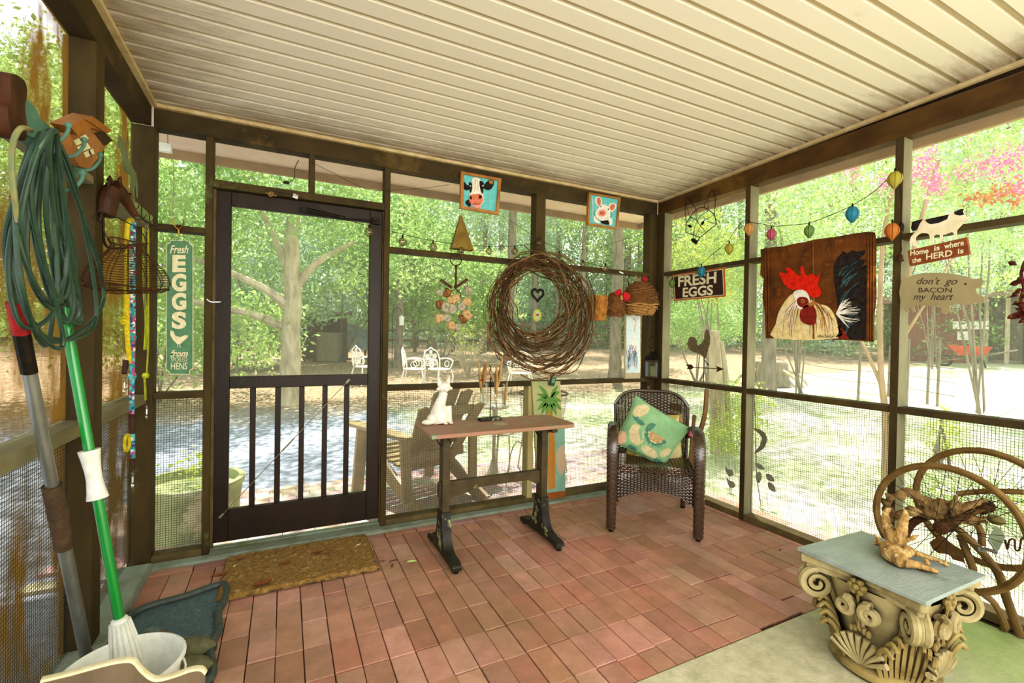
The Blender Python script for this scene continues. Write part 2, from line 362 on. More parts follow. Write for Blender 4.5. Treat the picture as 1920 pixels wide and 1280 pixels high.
struct(cb.build('trim_3', M['curb'], bevel=.006), 'grey painted concrete curb under the left screens')
# ceiling: panelled with V grooves, rising towards the house
def zc(y): return ZCEIL+.0222*(YB-y)
cl = MB(); g0 = 2.894; ys = []
y = g0-.102*36
while y < 3.06: ys.append(y); y += .102
rows = []
for y in ys:
    rows += [(y-.02, 0), (y-.013, .017), (y+.004, .017), (y+.006, 0)]
rows = [(-.7, 0)]+[q for q in rows if -.69 < q[0] < 3.05]+[(3.057, 0)]
vs = []; fs = []
for i, (y, d) in enumerate(rows): vs += [(-.66, y, zc(y)+d), (2.92, y, zc(y)+d)]
for i in range(len(rows)-1): fs.append((2*i, 2*i+1, 2*i+3, 2*i+2))
cl.add(vs, fs)
m, nt = nt_of('cream_vinyl_ceiling'); L = nt.links.new; M['ceil'] = m
out = N(nt, 'ShaderNodeOutputMaterial'); b = N(nt, 'ShaderNodeBsdfPrincipled', Roughness=.5); tc = N(nt, 'ShaderNodeTexCoord'); sp = N(nt, 'ShaderNodeSeparateXYZ'); L(tc.outputs['Object'], sp.inputs[0])
def mth(op, a_, b_=None, c_=None):
    n = N(nt, 'ShaderNodeMath', operation=op)
    for i_, v_ in enumerate((a_, b_, c_)):
        if v_ is None: continue
        if isinstance(v_, (int, float)): n.inputs[i_].default_value = v_
        else: L(v_, n.inputs[i_])
    return n.outputs[0]
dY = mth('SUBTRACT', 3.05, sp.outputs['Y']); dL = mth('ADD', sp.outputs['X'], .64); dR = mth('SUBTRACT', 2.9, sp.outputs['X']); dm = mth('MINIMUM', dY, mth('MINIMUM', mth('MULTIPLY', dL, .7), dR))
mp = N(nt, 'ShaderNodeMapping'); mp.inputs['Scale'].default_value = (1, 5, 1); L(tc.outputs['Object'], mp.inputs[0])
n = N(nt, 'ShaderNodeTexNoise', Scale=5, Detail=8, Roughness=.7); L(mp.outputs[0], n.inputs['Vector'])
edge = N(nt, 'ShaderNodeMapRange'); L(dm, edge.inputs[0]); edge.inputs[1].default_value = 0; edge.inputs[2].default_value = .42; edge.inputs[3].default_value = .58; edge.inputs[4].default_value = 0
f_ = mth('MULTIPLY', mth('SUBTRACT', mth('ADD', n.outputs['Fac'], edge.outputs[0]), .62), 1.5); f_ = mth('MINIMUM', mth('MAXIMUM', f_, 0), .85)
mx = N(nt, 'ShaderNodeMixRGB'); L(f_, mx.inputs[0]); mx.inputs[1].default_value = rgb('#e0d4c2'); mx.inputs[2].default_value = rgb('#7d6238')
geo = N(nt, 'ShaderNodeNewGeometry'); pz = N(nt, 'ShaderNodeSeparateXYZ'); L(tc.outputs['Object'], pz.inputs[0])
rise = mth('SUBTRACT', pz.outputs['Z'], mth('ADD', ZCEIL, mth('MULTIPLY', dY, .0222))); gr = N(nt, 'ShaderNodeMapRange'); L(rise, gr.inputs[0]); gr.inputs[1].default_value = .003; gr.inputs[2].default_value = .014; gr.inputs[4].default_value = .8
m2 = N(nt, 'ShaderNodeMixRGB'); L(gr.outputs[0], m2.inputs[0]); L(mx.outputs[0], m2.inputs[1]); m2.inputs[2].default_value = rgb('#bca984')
L(m2.outputs[0], b.inputs['Base Color']); L(b.outputs[0], out.inputs[0])
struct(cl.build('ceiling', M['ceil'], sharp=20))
M['ceil_trim'] = mat('cream_ceiling_trim', '#cdb98f', '#b59c6c', .6, 14)
t = MB(); t.bar((-.64, YB-.012, zc(YB)-.008), (2.89, YB-.012, zc(YB)-.008), .024, .02)
struct(t.build('trim_4', M['ceil_trim']), 'thin cream moulding under the ceiling along the back beam')
for nm, x, in (('trim_5', XL+.014), ('trim_6', XR-.012)):
    t = MB(); t.bar((x, -.6, zc(-.6)-.008), (x, YB-.02, zc(YB)-.008), .026, .02)
    struct(t.build(nm, M['ceil_trim']), 'thin cream moulding under the ceiling along the '+('left' if x < 0 else 'right')+' beam')
# screens
M['scr'] = screen_mat('insect_screen', '#dde2d2', .14, .55, 3)
M['scr_left'] = screen_mat('patchy_brown_insect_screen', '#86642e', .14, 1.35, .95, patch=True)  # noise patches thin the brown weave unevenly
M['cloth'] = mat('galvanised_wire_grid', '#44463c', None, .6, metal=.5)
def mesh_grid(name, wall, a0, a1, z0, z1, parent, w=.0014, s=.0127):
    g = MB()
    def put(u0, u1, zz0, zz1):
        if wall == 'back': g.box(u0, u1, YB+.070, YB+.071, zz0, zz1)
        elif wall == 'right': g.box(XR+.070, XR+.071, u0, u1, zz0, zz1)
        else: g.box(XL-.071, XL-.070, u0, u1, zz0, zz1)
    n = int((a1-a0)/s)
    for i in range(n+1): u = a0+i*s; put(u-w/2, u+w/2, z0, z1)
    n = int((z1-z0)/s)
    for i in range(n+1): z = z0+i*s; put(a0, a1, z-w/2, z+w/2)
    return g.build(name, M['cloth'], parent, sharp=0)
def panel(name, wall, a0, a1, z0, z1, parent, m):
    g = MB()
    if wall == 'back': g.add([(a0, YB+.08, z0), (a1, YB+.08, z0), (a1, YB+.08, z1), (a0, YB+.08, z1)], [(0, 1, 2, 3)])
    elif wall == 'right': g.add([(XR+.08, a0, z0), (XR+.08, a1, z0), (XR+.08, a1, z1), (XR+.08, a0, z1)], [(3, 2, 1, 0)])
    else: g.add([(XL-.08, a0, z0), (XL-.08, a1, z0), (XL-.08, a1, z1), (XL-.08, a0, z1)], [(0, 1, 2, 3)])
    return g.build(name, m, parent, sharp=0)
D = .089
# ---- back wall
wb = struct(empty('wall_back', (0, 0, 0)))
def bx(name, m, parent, *a, bevel=.003): q = MB(); q.box(*a); return q.build(name, m, parent, bevel=bevel)
bx('beam', M['beam'], wb, -.64, 2.90, YB, YB+D, ZBEAM, ZCEIL+.02)
for a, b, bot, top in ((-.738, -.634, 0, ZBEAM), (-.407, -.371, 0, ZBEAM), (.569, .606, 0, ZBEAM), (1.693, 1.775, ZUT, ZBEAM), (2.822, 2.99, 0, ZBEAM)):
    bx('post', M['post'], wb, a, b, YB, YB+D, bot, top)
bx('post', M['post'], wb, .119, .152, YB, YB+D, 2.115, ZBEAM)
bx('rail', M['post'], wb, -.371, .569, YB, YB+D, 2.070, 2.115)
for a, b in ((-.634, -.407), (.606, 2.822)):
    bx('rail', M['post'], wb, a, b, YB, YB+D, ZMB, ZMT); bx('rail', M['post'], wb, a, b, YB, YB+D, ZUB, ZUT)
    bx('sill', M['sill'], wb, a, b, YB, YB+D, 0.0, .045)
    panel('screen_panel', 'back', a, b, ZMT, ZBEAM, wb, M['scr']); panel('screen_panel', 'back', a, b, .045, ZMB, wb, M['scr'])
    mesh_grid('wire_mesh_panel', 'back', a, b, .05, ZMB, wb)
panel('screen_panel', 'back', -.371, .569, 2.115, ZBEAM, wb, M['scr'])
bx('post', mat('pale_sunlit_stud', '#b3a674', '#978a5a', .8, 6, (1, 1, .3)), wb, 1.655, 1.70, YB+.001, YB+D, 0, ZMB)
# ---- right wall
wr = struct(empty('wall_right', (0, 0, 0)))
bx('beam', M['beam_warm'], wr, XR, XR+D, -.6, YB, ZBEAM, 2.47)
posts = [(2.972, YB), (2.162, 2.198), (1.274, 1.310), (.39, .426)]
for a, b in posts:
    q = MB(); q.box(XR, XR+D, a, b, 0, ZBEAM); q.build('post', M['post_lit_side'], wr, bevel=.003)  # outdoor light on the post sides is put into a greyer colour
    q = MB(); q.box(XR-.003, XR, a, b, 0, ZBEAM); q.build('post_face', M['post'], wr)
ends = [2.972, 2.162, 1.274, .39, -.6]; starts = [2.972, 2.198, 1.310, .426]
for i in range(4):
    b = [2.972, 2.162, 1.274, .39][i]; a = [2.198, 1.310, .426, -.6][i]
    bx('rail', M['post'], wr, XR, XR+D, a, b, ZMB, ZMT); bx('rail', M['post'], wr, XR, XR+D, a, b, ZUB, ZUT)
    bx('sill', M['sill'], wr, XR, XR+D, a, b, 0, .045)
    panel('screen_panel', 'right', a, b, ZMT, ZBEAM, wr, M['scr']); panel('screen_panel', 'right', a, b, .045, ZMB, wr, M['scr'])
    mesh_grid('wire_mesh_panel', 'right', a, b, .05, ZMB, wr)
# ---- left wall
wl = struct(empty('wall_left', (0, 0, 0)))
bx('beam', M['beam'], wl, XL-D, XL, -.6, YB, ZBEAM, ZCEIL+.06)
for a, b in ((2.265, 2.355), (1.0, 1.09)):
    bx('post', M['post'], wl, XL-.097, XL, a, b, .05, ZBEAM)
for a, b in ((2.355, YB), (1.09, 2.265), (-.6, 1.0)):
    bx('rail', M['rail_left'], wl, XL-D-.01, XL-.012, a, b, ZMB-.02, ZMT-.005); bx('rail', M['rail_left'], wl, XL-D, XL-.005, a, b, ZUB, ZUT)
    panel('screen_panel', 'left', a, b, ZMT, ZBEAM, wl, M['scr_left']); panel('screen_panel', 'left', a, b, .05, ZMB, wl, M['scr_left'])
    mesh_grid('wire_mesh_panel', 'left', a, b, .05, ZMB-.02, wl)
# ---- door
DY = YB+.03
def dB(px, py): p = on(1, DY, px, py); return p.x, p.z
dr = struct(empty('door_1', (0, 0, 0)))
x0, x1, zb, zt = -.362, .562, .055, 2.066
xi0, xi1 = dB(429, 830)[0], dB(688, 830)[0]
ztop = dB(433.5, 385.3)[1]; zmt = dB(560, 703.6)[1]; zmb_ = dB(560, 725)[1]; zbb = dB(429, 955)[1]
bx('stile', M['door'], dr, x0, xi0, DY, DY+.035, zb, zt); bx('stile', M['door'], dr, xi1, x1, DY, DY+.035, zb, zt)
bx('top_rail', M['door'], dr, xi0, xi1, DY, DY+.035, ztop, zt); bx('lock_rail', M['door'], dr, xi0, xi1, DY, DY+.035, zmb_, zmt)
bx('bottom_rail', M['door'], dr, xi0, xi1, DY, DY+.035, zb, zbb)
for a, b in ((467.6, 478.6), (514.7, 525.7), (560, 570), (603.7, 613.4), (644.6, 654.3)):
    bx('baluster', M['door'], dr, dB(a, 830)[0], dB(b, 830)[0], DY+.006, DY+.03, zbb, zmb_)
g = MB(); g.add([(xi0, DY+.033, zmt), (xi1, DY+.033, zmt), (xi1, DY+.033, ztop), (xi0, DY+.033, ztop)], [(0, 1, 2, 3)]); g.build('screen_panel', M['scr'], dr, sharp=0)
g = MB(); g.add([(xi0, DY+.033, zbb), (xi1, DY+.033, zbb), (xi1, DY+.033, zmb_), (xi0, DY+.033, zmb_)], [(0, 1, 2, 3)]); g.build('screen_panel', M['scr'], dr, sharp=0)
# tension rod across the lower half, closer arm, latch hook, threshold
a = dB(415, 966); b = dB(652, 714)
g = MB(); g.tube([(a[0], DY-.006, a[1]), (b[0], DY-.006, b[1])], .0022, 6); mx_, mz_ = (a[0]+b[0])/2, (a[1]+b[1])/2
d_ = Vector((b[0]-a[0], 0, b[1]-a[1])).normalized(); g.tube([Vector((mx_, DY-.006, mz_))-d_*.05, Vector((mx_, DY-.006, mz_))+d_*.05], .0045, 8)
for q in (a, b): g.obox((q[0], DY-.005, q[1]), (.03, .006, .012), Matrix.Rotation(-math.atan2(d_.z, d_.x), 4, 'Y'))
g.build('tension_rod', mat('aged_steel_rod', '#8d8166', None, .5, metal=.6), dr)
a = dB(592, 399); b = dB(690, 411)
g = MB(); g.tube([(a[0]-.05, DY-.03, a[1]+.005), (a[0]+.17, DY-.03, a[1]-.02)], .013, 10); g.tube([(a[0]+.17, DY-.03, a[1]-.02), (b[0]+.06, DY-.03, b[1]-.01)], .004, 8)
g.obox((a[0]-.06, DY-.015, a[1]+.006), (.05, .03, .03)); g.obox((b[0]+.05, DY-.015, b[1]-.01), (.05, .03, .04)); g.build('door_closer', M['black_metal'], dr)
a = dB(405, 566); g = MB(); g.tube(smooth([(a[0]-.04, DY-.03, a[1]+.012), (a[0]-.02, DY-.028, a[1]-.002), (a[0]+.02, DY-.02, a[1]), (a[0]+.03, DY-.006, a[1]+.003)]), .003, 6); g.build('latch_hook', M['chrome'], dr)
g = MB(); g.box(-.371, .569, 2.985, YB+.09, .0, .022); g.box(-.371, .569, YB+.02, YB+.05, .022, .03); struct(g.build('trim_7', M['curb'], bevel=.004), 'grey threshold under the screen door')
# door casing: raised pale stops
g = MB(); g.box(-.371, -.357, YB+.022, YB+.06, .02, 2.066); g.box(.563, .569, YB+.022, YB+.06, .02, 2.066); struct(g.build('trim_8', M['sill']), 'narrow olive door stops beside the screen door')
# ---- eave outside: soffit and fascia
EX, EY = 3.39, 3.845
g = MB(); g.box(-.80, EX, YB+D, EY, ZBEAM+.15, ZBEAM+.16); g.box(XR+D, EX, -.6, YB+D, ZBEAM+.15, ZBEAM+.16)
struct(g.build('trim_9', mat('pinkish_soffit_board', '#dcc2aa', '#cdb096', .8, 4)), 'pale pinkish soffit board of the eave outside')
g = MB(); g.box(-.80, EX+.03, EY, EY+.03, ZBEAM+.09, ZBEAM+.22); g.box(EX, EX+.03, -.6, EY, ZBEAM+.09, ZBEAM+.22)
struct(g.build('trim_10', mat('tan_fascia_board', '#9a7850', '#856440', .8, 6)), 'tan fascia board at the edge of the eave')
g = MB(); g.box(-.80, EX+.03, -1.6, EY+.03, ZBEAM+.23, ZBEAM+.27); struct(g.build('trim_11', M['ceil_trim']), 'roof deck above the porch')
# ================================================================ outdoors
GZ = -.1
def gh(x, y): return GZ+.042*max(0, math.hypot(x, y)-7.5)
def Gp(px, py):
    d = FW*F+RT*(px-960)-UP*(py-640); k = 0; c = Vector((0, 0, Hc)); st = .1/math.hypot(d.x, d.y)
    while k < 300: k += 1; c += d*st; \
        k = 999 if c.z <= gh(c.x, c.y) else k
    return Vector((c.x, c.y, gh(c.x, c.y)))
def away(px, dist):
    d = FW*F+RT*(px-960)+UP*8; s = dist/math.hypot(d.x, d.y); return Vector((d.x*s, d.y*s, gh(d.x*s, d.y*s)))
m, nt = nt_of('yard_soil_gravel_and_grass'); L = nt.links.new
out = N(nt, 'ShaderNodeOutputMaterial'); b = N(nt, 'ShaderNodeBsdfPrincipled', Roughness=.95); b.inputs['Specular IOR Level'].default_value = .1
tc = N(nt, 'ShaderNodeTexCoord'); sp = N(nt, 'ShaderNodeSeparateXYZ'); L(tc.outputs['Object'], sp.inputs[0])
def noi(sc, d=8, r=.7):
    n = N(nt, 'ShaderNodeTexNoise', Scale=sc, Detail=d, Roughness=r); L(tc.outputs['Object'], n.inputs['Vector']); return n.outputs['Fac']
def ramp(f, a, b_, c1, c2):
    r = N(nt, 'ShaderNodeValToRGB'); r.color_ramp.elements[0].position = a; r.color_ramp.elements[1].position = b_
    r.color_ramp.elements[0].color = rgb(c1) if isinstance(c1, str) else c1; r.color_ramp.elements[1].color = rgb(c2) if isinstance(c2, str) else c2
    L(f, r.inputs[0]); return r.outputs[0]
def mixc(f, a, b_):
    x = N(nt, 'ShaderNodeMixRGB'); L(f, x.inputs[0]); L(a, x.inputs[1]); L(b_, x.inputs[2]); return x.outputs[0]
BK, WH = (0, 0, 0, 1), (1, 1, 1, 1)
mulch = ramp(noi(14), .35, .65, '#5c4631', '#b09a7c'); gravel = ramp(noi(22), .35, .7, '#6d7280', '#9ca0a4'); grass = ramp(noi(12), .3, .7, '#8a9c5c', '#cbc8a4')
wob = N(nt, 'ShaderNodeMath', operation='MULTIPLY_ADD'); L(noi(.6, 4), wob.inputs[0]); wob.inputs[1].default_value = 3.0; L(sp.outputs['Y'], wob.inputs[2])
far = ramp(wob.outputs[0], .0, 1, BK, WH)
mr = N(nt, 'ShaderNodeMapRange'); L(wob.outputs[0], mr.inputs[0]); mr.inputs[1].default_value = 9.0; mr.inputs[2].default_value = 10.5
col = mixc(mr.outputs[0], gravel, mulch)
wx = N(nt, 'ShaderNodeMath', operation='MULTIPLY_ADD'); L(noi(.5, 4), wx.inputs[0]); wx.inputs[1].default_value = 2.4; L(sp.outputs['X'], wx.inputs[2])
mr2 = N(nt, 'ShaderNodeMapRange'); L(wx.outputs[0], mr2.inputs[0]); mr2.inputs[1].default_value = 2.3; mr2.inputs[2].default_value = 3.2
sand = ramp(noi(10), .3, .7, '#b0a488', '#e6dfcc')
side = mixc(ramp(noi(.7, 5), .42, .55, BK, WH), sand, grass)
side = mixc(mr.outputs[0], side, mulch); col = mixc(mr2.outputs[0], col, side)
L(col, b.inputs['Base Color']); L(b.outputs[0], out.inputs[0]); M['yard'] = m
g = MB(); gx = [-60+i*1.5 for i in range(101)]; gy = [-20+i*1.5 for i in range(81)]; g.add([(x, y, gh(x, y)+(.02*math.sin(x*1.7)*math.sin(y*1.3) if y > 5 or x > 5 else 0)) for y in gy for x in gx], [(j*101+i, j*101+i+1, (j+1)*101+i+1, (j+1)*101+i) for j in range(80) for i in range(100)]); struct(g.build('ground', M['yard'], sharp=0), 'yard ground of mulch, gravel and patchy grass')
# brick walk outside the door
g = MB(); g.cur = rgb('#a3766a')
for i in range(24):
    for j in range(13):
        g.cur = tuple(c*rnd.uniform(.85, 1.15) for c in rgb('#b8a196')[:3])+(1,)
        y0 = 3.17+j*.1015; x0 = -1.2+i*.2+(.1 if j % 2 else 0); g.box(x0, x0+.196, y0, y0+.098, GZ-.02, GZ+.02)
struct(g.build('trim_12', attr_mat('pale_brick_walk', .9, .5, 60), sharp=0, tint=True), 'pale brick walk outside the screen door')
M['leafA'] = leaf_mat('bright_green_leaves', '#8fb05c', '#c4d68c', .6)
M['leafB'] = leaf_mat('mid_green_leaves', '#789c56', '#b0c986', .6)
M['leafC'] = leaf_mat('blue_green_leaves', '#8fab8e', '#c6d6be', .6)
M['leafD'] = leaf_mat('yellow_green_leaves', '#b0c04e', '#dde080', .6)
M['pink'] = leaf_mat('pink_blossom', '#cf5f90', '#e88db2', .4)
M['redleaf'] = leaf_mat('copper_red_leaves', '#a8552e', '#d08a4c', .5)
M['barkpale'] = mat('pale_grey_bark', '#c2b596', '#94866a', .9, 7, (1, 1, .35), .7, 30)
M['barkgrey'] = mat('grey_brown_bark', '#8d8170', '#655b4d', .9, 9, (1, 1, .25), .8, 30)
def leaf(g, c, s, rr, m=0):
    a = Vector((rr.gauss(0, 1), rr.gauss(0, 1), rr.gauss(0, 1))).normalized(); b2 = a.orthogonal().normalized()
    b2.rotate(Matrix.Rotation(rr.uniform(0, 6.28), 3, a)); c2 = a.cross(b2)
    n = len(g.v); w = s*.45
    g.v += [tuple(c-b2*s), tuple(c+c2*w), tuple(c+b2*s), tuple(c-c2*w)]; g.f.append([n, n+1, n+2, n+3]); g.mi.append(m); g.tint.append(g.cur)
def crown(name, blobs, n, s, mats, parent, seed, frac2=0):
    rr = random.Random(seed); g = MB(); tot = sum(b[3]**2 for b in blobs)
    for bx_, by, bz, br in blobs:
        # clumps of leaves inside each blob
        k = int(n*br*br/tot/14)+1
        for _ in range(k):
            d = Vector((rr.gauss(0, 1), rr.gauss(0, 1), rr.gauss(0, 1))).normalized()*br*rr.uniform(.25, 1)**.5
            cc = Vector((bx_, by, bz))+Vector((d.x, d.y, d.z*.75)); mi = 1 if rr.random() < frac2 else 0
            for _ in range(14): leaf(g, cc+Vector((rr.gauss(0, 1), rr.gauss(0, 1), rr.gauss(0, .7)))*s*2.6, s*rr.uniform(.6, 1.2), rr, mi)
    return g.build(name, mats, parent, sharp=0)
def trunk_mesh(g, pts, r0_, r1, n=9, wob=.04, rr=rnd):
    P = smooth(pts, 4); k = len(P); g.tube([p+Vector((rr.uniform(-wob, wob), rr.uniform(-wob, wob), 0))*r0_*2 for p in P], [r0_+(r1-r0_)*i/(k-1) for i in range(k)], n)
def tree(label, x, y, h, r, blobs, nleaf, ls, mats, bark, seed, branches=(), group=None, lean=(0, 0), name='tree', frac2=0):
    t = thing(name, label, 'tree', (x, y, gh(x, y)), 0, group); rr = random.Random(seed)
    g = MB(); P = [(0, 0, -.05), (lean[0]*.3, lean[1]*.3, h*.35), (lean[0]*.7, lean[1]*.7, h*.7), (lean[0], lean[1], h)]
    Ps = smooth(P, 5); k = len(Ps)
    g.tube([p+Vector((rr.uniform(-1, 1), rr.uniform(-1, 1), 0))*r*.12 for p in Ps], [r*(1.35 if i == 0 else 1.12 if i == 1 else 1-.45*i/k) for i in range(k)], 10)
    g.build('trunk', bark, t)
    for bp in branches:
        q = MB(); Pq = smooth(bp, 4); kk = len(Pq); q.tube(Pq, [r*.5*(1-.75*i/kk) for i in range(kk)], 7); q.build('branch', bark, t)
    crown('foliage', blobs, nleaf, ls, mats, t, seed+1, frac2)
    return t
# the pale tree seen through the door
p = Gp(545, 757)
tree('broad leafy tree with thick pale trunk, nearest beyond the screen door', p.x, p.y, 3.4, .19,
     [(0, 0, 4.6, 1.8), (-1.7, 0, 3.9, 1.3), (1.6, .3, 3.9, 1.4), (0, -.5, 3.5, .9), (-2.6, .5, 3.0, 1.0), (2.4, .5, 2.9, 1.0), (1.3, .2, 2.6, .7), (-1.5, .6, 2.6, .6), (0, .5, 5.9, 1.7), (-1.4, -1.2, 4.4, 1.1), (-2.4, -1.6, 4.1, .8), (-1.5, -2.4, 6.2, 1.3), (.6, -3, 6.6, 1.4), (2.2, -2.2, 6.2, 1.3), (3.6, -1.4, 6.0, 1.2), (-3.2, -2.6, 6.2, 1.2), (2.6, -3.8, 6.9, 1.2)],  # blobs reaching towards the house are added unseen to dapple the ground
     34000, .055, [M['leafB'], M['leafA']], M['barkpale'], 11, frac2=.4,
     branches=[[(-.05, 0, 1.75), (-.5, 0, 2.1), (-1.3, .1, 2.45), (-2.2, .3, 2.8)], [(-.05, 0, 1.35), (-.6, .1, 1.6), (-1.5, .2, 1.8), (-2.0, .2, 2.2)], [(.05, 0, 2.1), (.4, 0, 2.6), (1.1, .2, 3.1)], [(0, 0, 2.3), (-.3, .1, 3.0), (-.6, .2, 3.7)]])
# other yard trees: px of trunk, distance Y, height of trunk, radius, label
def at_y(px, Y): return on(1, Y, px, 632)
spec = [
 (748, 15, 5, .14, 'slim forked tree left of the wind chime, in front of the rail fence', 'leafB', 'barkgrey', [(-.3, 0, 5.2, 1.7), (1.1, 0, 4.3, 1.3), (-1.4, 0, 4.0, 1.2), (.2, .5, 6.5, 1.6)]),
 (955, 14, 9, .17, 'thick grey tree trunk right of the cow picture', 'leafC', 'barkgrey', [(0, 0, 6.5, 1.5), (-1.5, 0, 5.4, 1.2), (1.3, 0, 7.2, 1.3)]),
 (1155, 13, 9, .18, 'large grey trunk behind the heron board', 'leafB', 'barkgrey', [(0, 0, 6.8, 1.6), (-1.3, .3, 5.6, 1.2), (1.3, 0, 5.2, 1.1)]),
 (1000, 19, 12, .13, 'narrow pine trunk behind the centre wall stud', 'leafC', 'barkgrey', [(0, 0, 8.5, 1.8), (.6, 0, 6.8, 1.2)]),
 (1040, 22, 12, .15, 'tall pine trunk just right of the centre wall stud', 'leafC', 'barkgrey', [(0, 0, 8.5, 2), (-.8, 0, 6, 1.3)]),
 (1090, 18, 12, .13, 'tall pine trunk left of the pig picture', 'leafC', 'barkgrey', [(0, 0, 8.8, 1.9), (.7, 0, 6.8, 1.2)]),
 (1195, 20, 12, .15, 'tall pine trunk right of the pig picture', 'leafC', 'barkgrey', [(0, 0, 8.8, 2), (-.9, 0, 6.6, 1.4)]),
 (905, 20, 12, .13, 'pine trunk seen above the string of globe lights', 'leafC', 'barkgrey', [(0, 0, 8, 2), (.8, 0, 6, 1.3)]),
 (810, 21, 11, .2, 'background pine left of the cowbell', 'leafC', 'barkgrey', [(0, 0, 7, 2.2), (.9, 0, 5.2, 1.6)]),
]
for i, (px, Y, h, r, lb, lf, bk, bl) in enumerate(spec):
    p = at_y(px, Y); tree(lb, p.x, p.y, h, r, bl, 7000, .075, [M[lf], M['leafA']], M[bk], 30+i, group='trees beyond the back wall', lean=(rnd.uniform(-.3, .3), 0), frac2=.3)
# leafy masses
def bush(label, x, y, z, blobs, n, s, mats, seed, name='bush', group=None, frac2=.3, cat='bush', stem=True):
    t = thing(name, label, cat, (x, y, gh(x, y)), 0, group); crown('foliage', blobs, n, s, mats, t, seed, frac2)
    if stem:
        g = MB(); rr = random.Random(seed)
        for k in range(6):
            b_ = rr.choice(blobs); g.tube(smooth([(rr.uniform(-.1, .1), rr.uniform(-.1, .1), -.05), (b_[0]*.4+rr.uniform(-.2, .2), b_[1]*.4, b_[2]*.5), (b_[0], b_[1], b_[2])]), [.03]*11+[.012], 6) if False else g.tube([(rr.uniform(-.1, .1), rr.uniform(-.1, .1), -.05), (b_[0]*.4+rr.uniform(-.2, .2), b_[1]*.4, b_[2]*.5), (b_[0], b_[1], b_[2])], [.018, .014, .008], 6)
        g.build('stems', M['barkgrey'], t)
    return t
mass = [
 (300, 10, 'tall shrub mass seen past the green egg sign', [(0, 0, 1.2, 1.3), (-1.4, 0, 2.2, 1.5), (1.2, .4, 1.3, 1.2), (0, 0, 3.2, 1.6), (-1.5, 0, 4.2, 1.6)], 'leafA', 'leafB'),
 (470, 15, 'leafy thicket left of the pale trunk', [(0, 0, 1.2, 1.4), (-1.6, 0, 1.4, 1.3), (1.3, 0, 2.3, 1.4), (-.6, 0, 3.4, 1.6), (0, 0, 5.2, 1.8)], 'leafB', 'leafC'),
 (640, 17, 'leafy thicket right of the pale trunk behind the shed', [(0, 0, 3.0, 1.6), (1.6, 0, 2.8, 1.6), (-1.6, 0, 3.6, 1.5), (.4, 0, 5, 1.8), (2.4, 0, 4.6, 1.6)], 'leafC', 'leafA'),
 (830, 16, 'large green bush behind the seashell wind chime', [(0, 0, 1.9, 1.4), (-1.6, 0, 2.3, 1.3), (1.7, 0, 2.1, 1.2), (0, 0, 3.6, 1.5), (-1.9, 0, 4.2, 1.5), (2, 0, 3.5, 1.0)], 'leafA', 'leafB'),
 (1010, 23, 'distant green bushes behind the vine wreath', [(0, 0, 1.9, 1.5), (-2, 0, 2.1, 1.5), (2.2, 0, 2.0, 1.5), (.6, 0, 3.6, 1.6), (3.4, 0, 3.2, 1.4), (-3, 0, 4, 1.5)], 'leafC', 'leafB'),
 (1200, 24, 'distant pale green foliage behind the twig hen baskets', [(0, 0, 2, 1.6), (-2, 0, 2.2, 1.6), (2, 0, 2.4, 1.6), (0, 0, 4.3, 1.8), (2.4, 0, 4.8, 1.8)], 'leafC', 'leafA'),
]
for i, (px, Y, lb, bl, a, b_) in enumerate(mass):
    p = at_y(px, Y); bush(lb, p.x, p.y, 0, bl, 12000, .07+.003*(Y-10), [M[a], M[b_]], 60+i)
# forest ring far behind: each tree its own, of four crown kinds sharing a mesh
kinds = []
for k in range(4):
    t = thing('forest_tree', 'distant forest tree of the green belt around the yard', 'tree', (0, 0, GZ), 0, 'distant forest trees')
    g = MB(); g.tube([(0, 0, -.1), (.1, 0, 4), (.2, .1, 9)], [.22, .18, .1], 8); g.build('trunk', M['barkgrey'], t)
    rr = random.Random(90+k); bl = [(rr.uniform(-2, 2), rr.uniform(-1.5, 1.5), 1.8+j*1.35+rr.uniform(-.4, .4), rr.uniform(1.5, 2.3)) for j in range(7)]+[(-1.9, 0, .9, 1.5), (1.8, .3, .8, 1.4), (0, -.6, 1.0, 1.2)]
    crown('foliage', bl, 8500, .10, [M[['leafC', 'leafB', 'leafA', 'leafC'][k]], M['leafB']], t, 100+k, .3); kinds.append(t)
first = set()
for i in range(46):
    az = math.radians(-34+i*2.55+rnd.uniform(-.7, .7)); dist = rnd.uniform(25, 31) if i % 2 else rnd.uniform(33, 40)
    x, y = math.sin(az)*dist, math.cos(az)*dist; k = rnd.randrange(4); s = rnd.uniform(.9, 1.25)*(1 if i % 2 else 1.35)
    if k not in first: o = kinds[k]; first.add(k); o.location = (x, y, gh(x, y))
    else: o = dup(kinds[k], (x, y, gh(x, y)), rnd.uniform(0, 6.28))
    o.scale = (s, s, s)

# canopies added over the right yard, unseen above the beam line, for dappled shade
for i, (x, y, lb) in enumerate(((7.5, 4.5, 'tree added beyond the right yard, its high unseen canopy shading the grass'), (6.2, 8.2, 'tree added behind the weathervane, its high unseen canopy shading the yard'))):
    tree(lb, x+2.2, y+2.2, 6.5, .16, [(-3.2, -2, 6.9, 1.4), (-1.2, -2.6, 7.2, 1.4), (-2.4, .2, 7.2, 1.3), (0, 0, 7.6, 1.6), (-4.4, -.5, 6.8, 1.2), (1, -1.5, 7.4, 1.4), (-2.6, -4.2, 6.8, 1.2)], 15000, .06, [M['leafA'], M['leafB']], M['barkgrey'], 300+i)

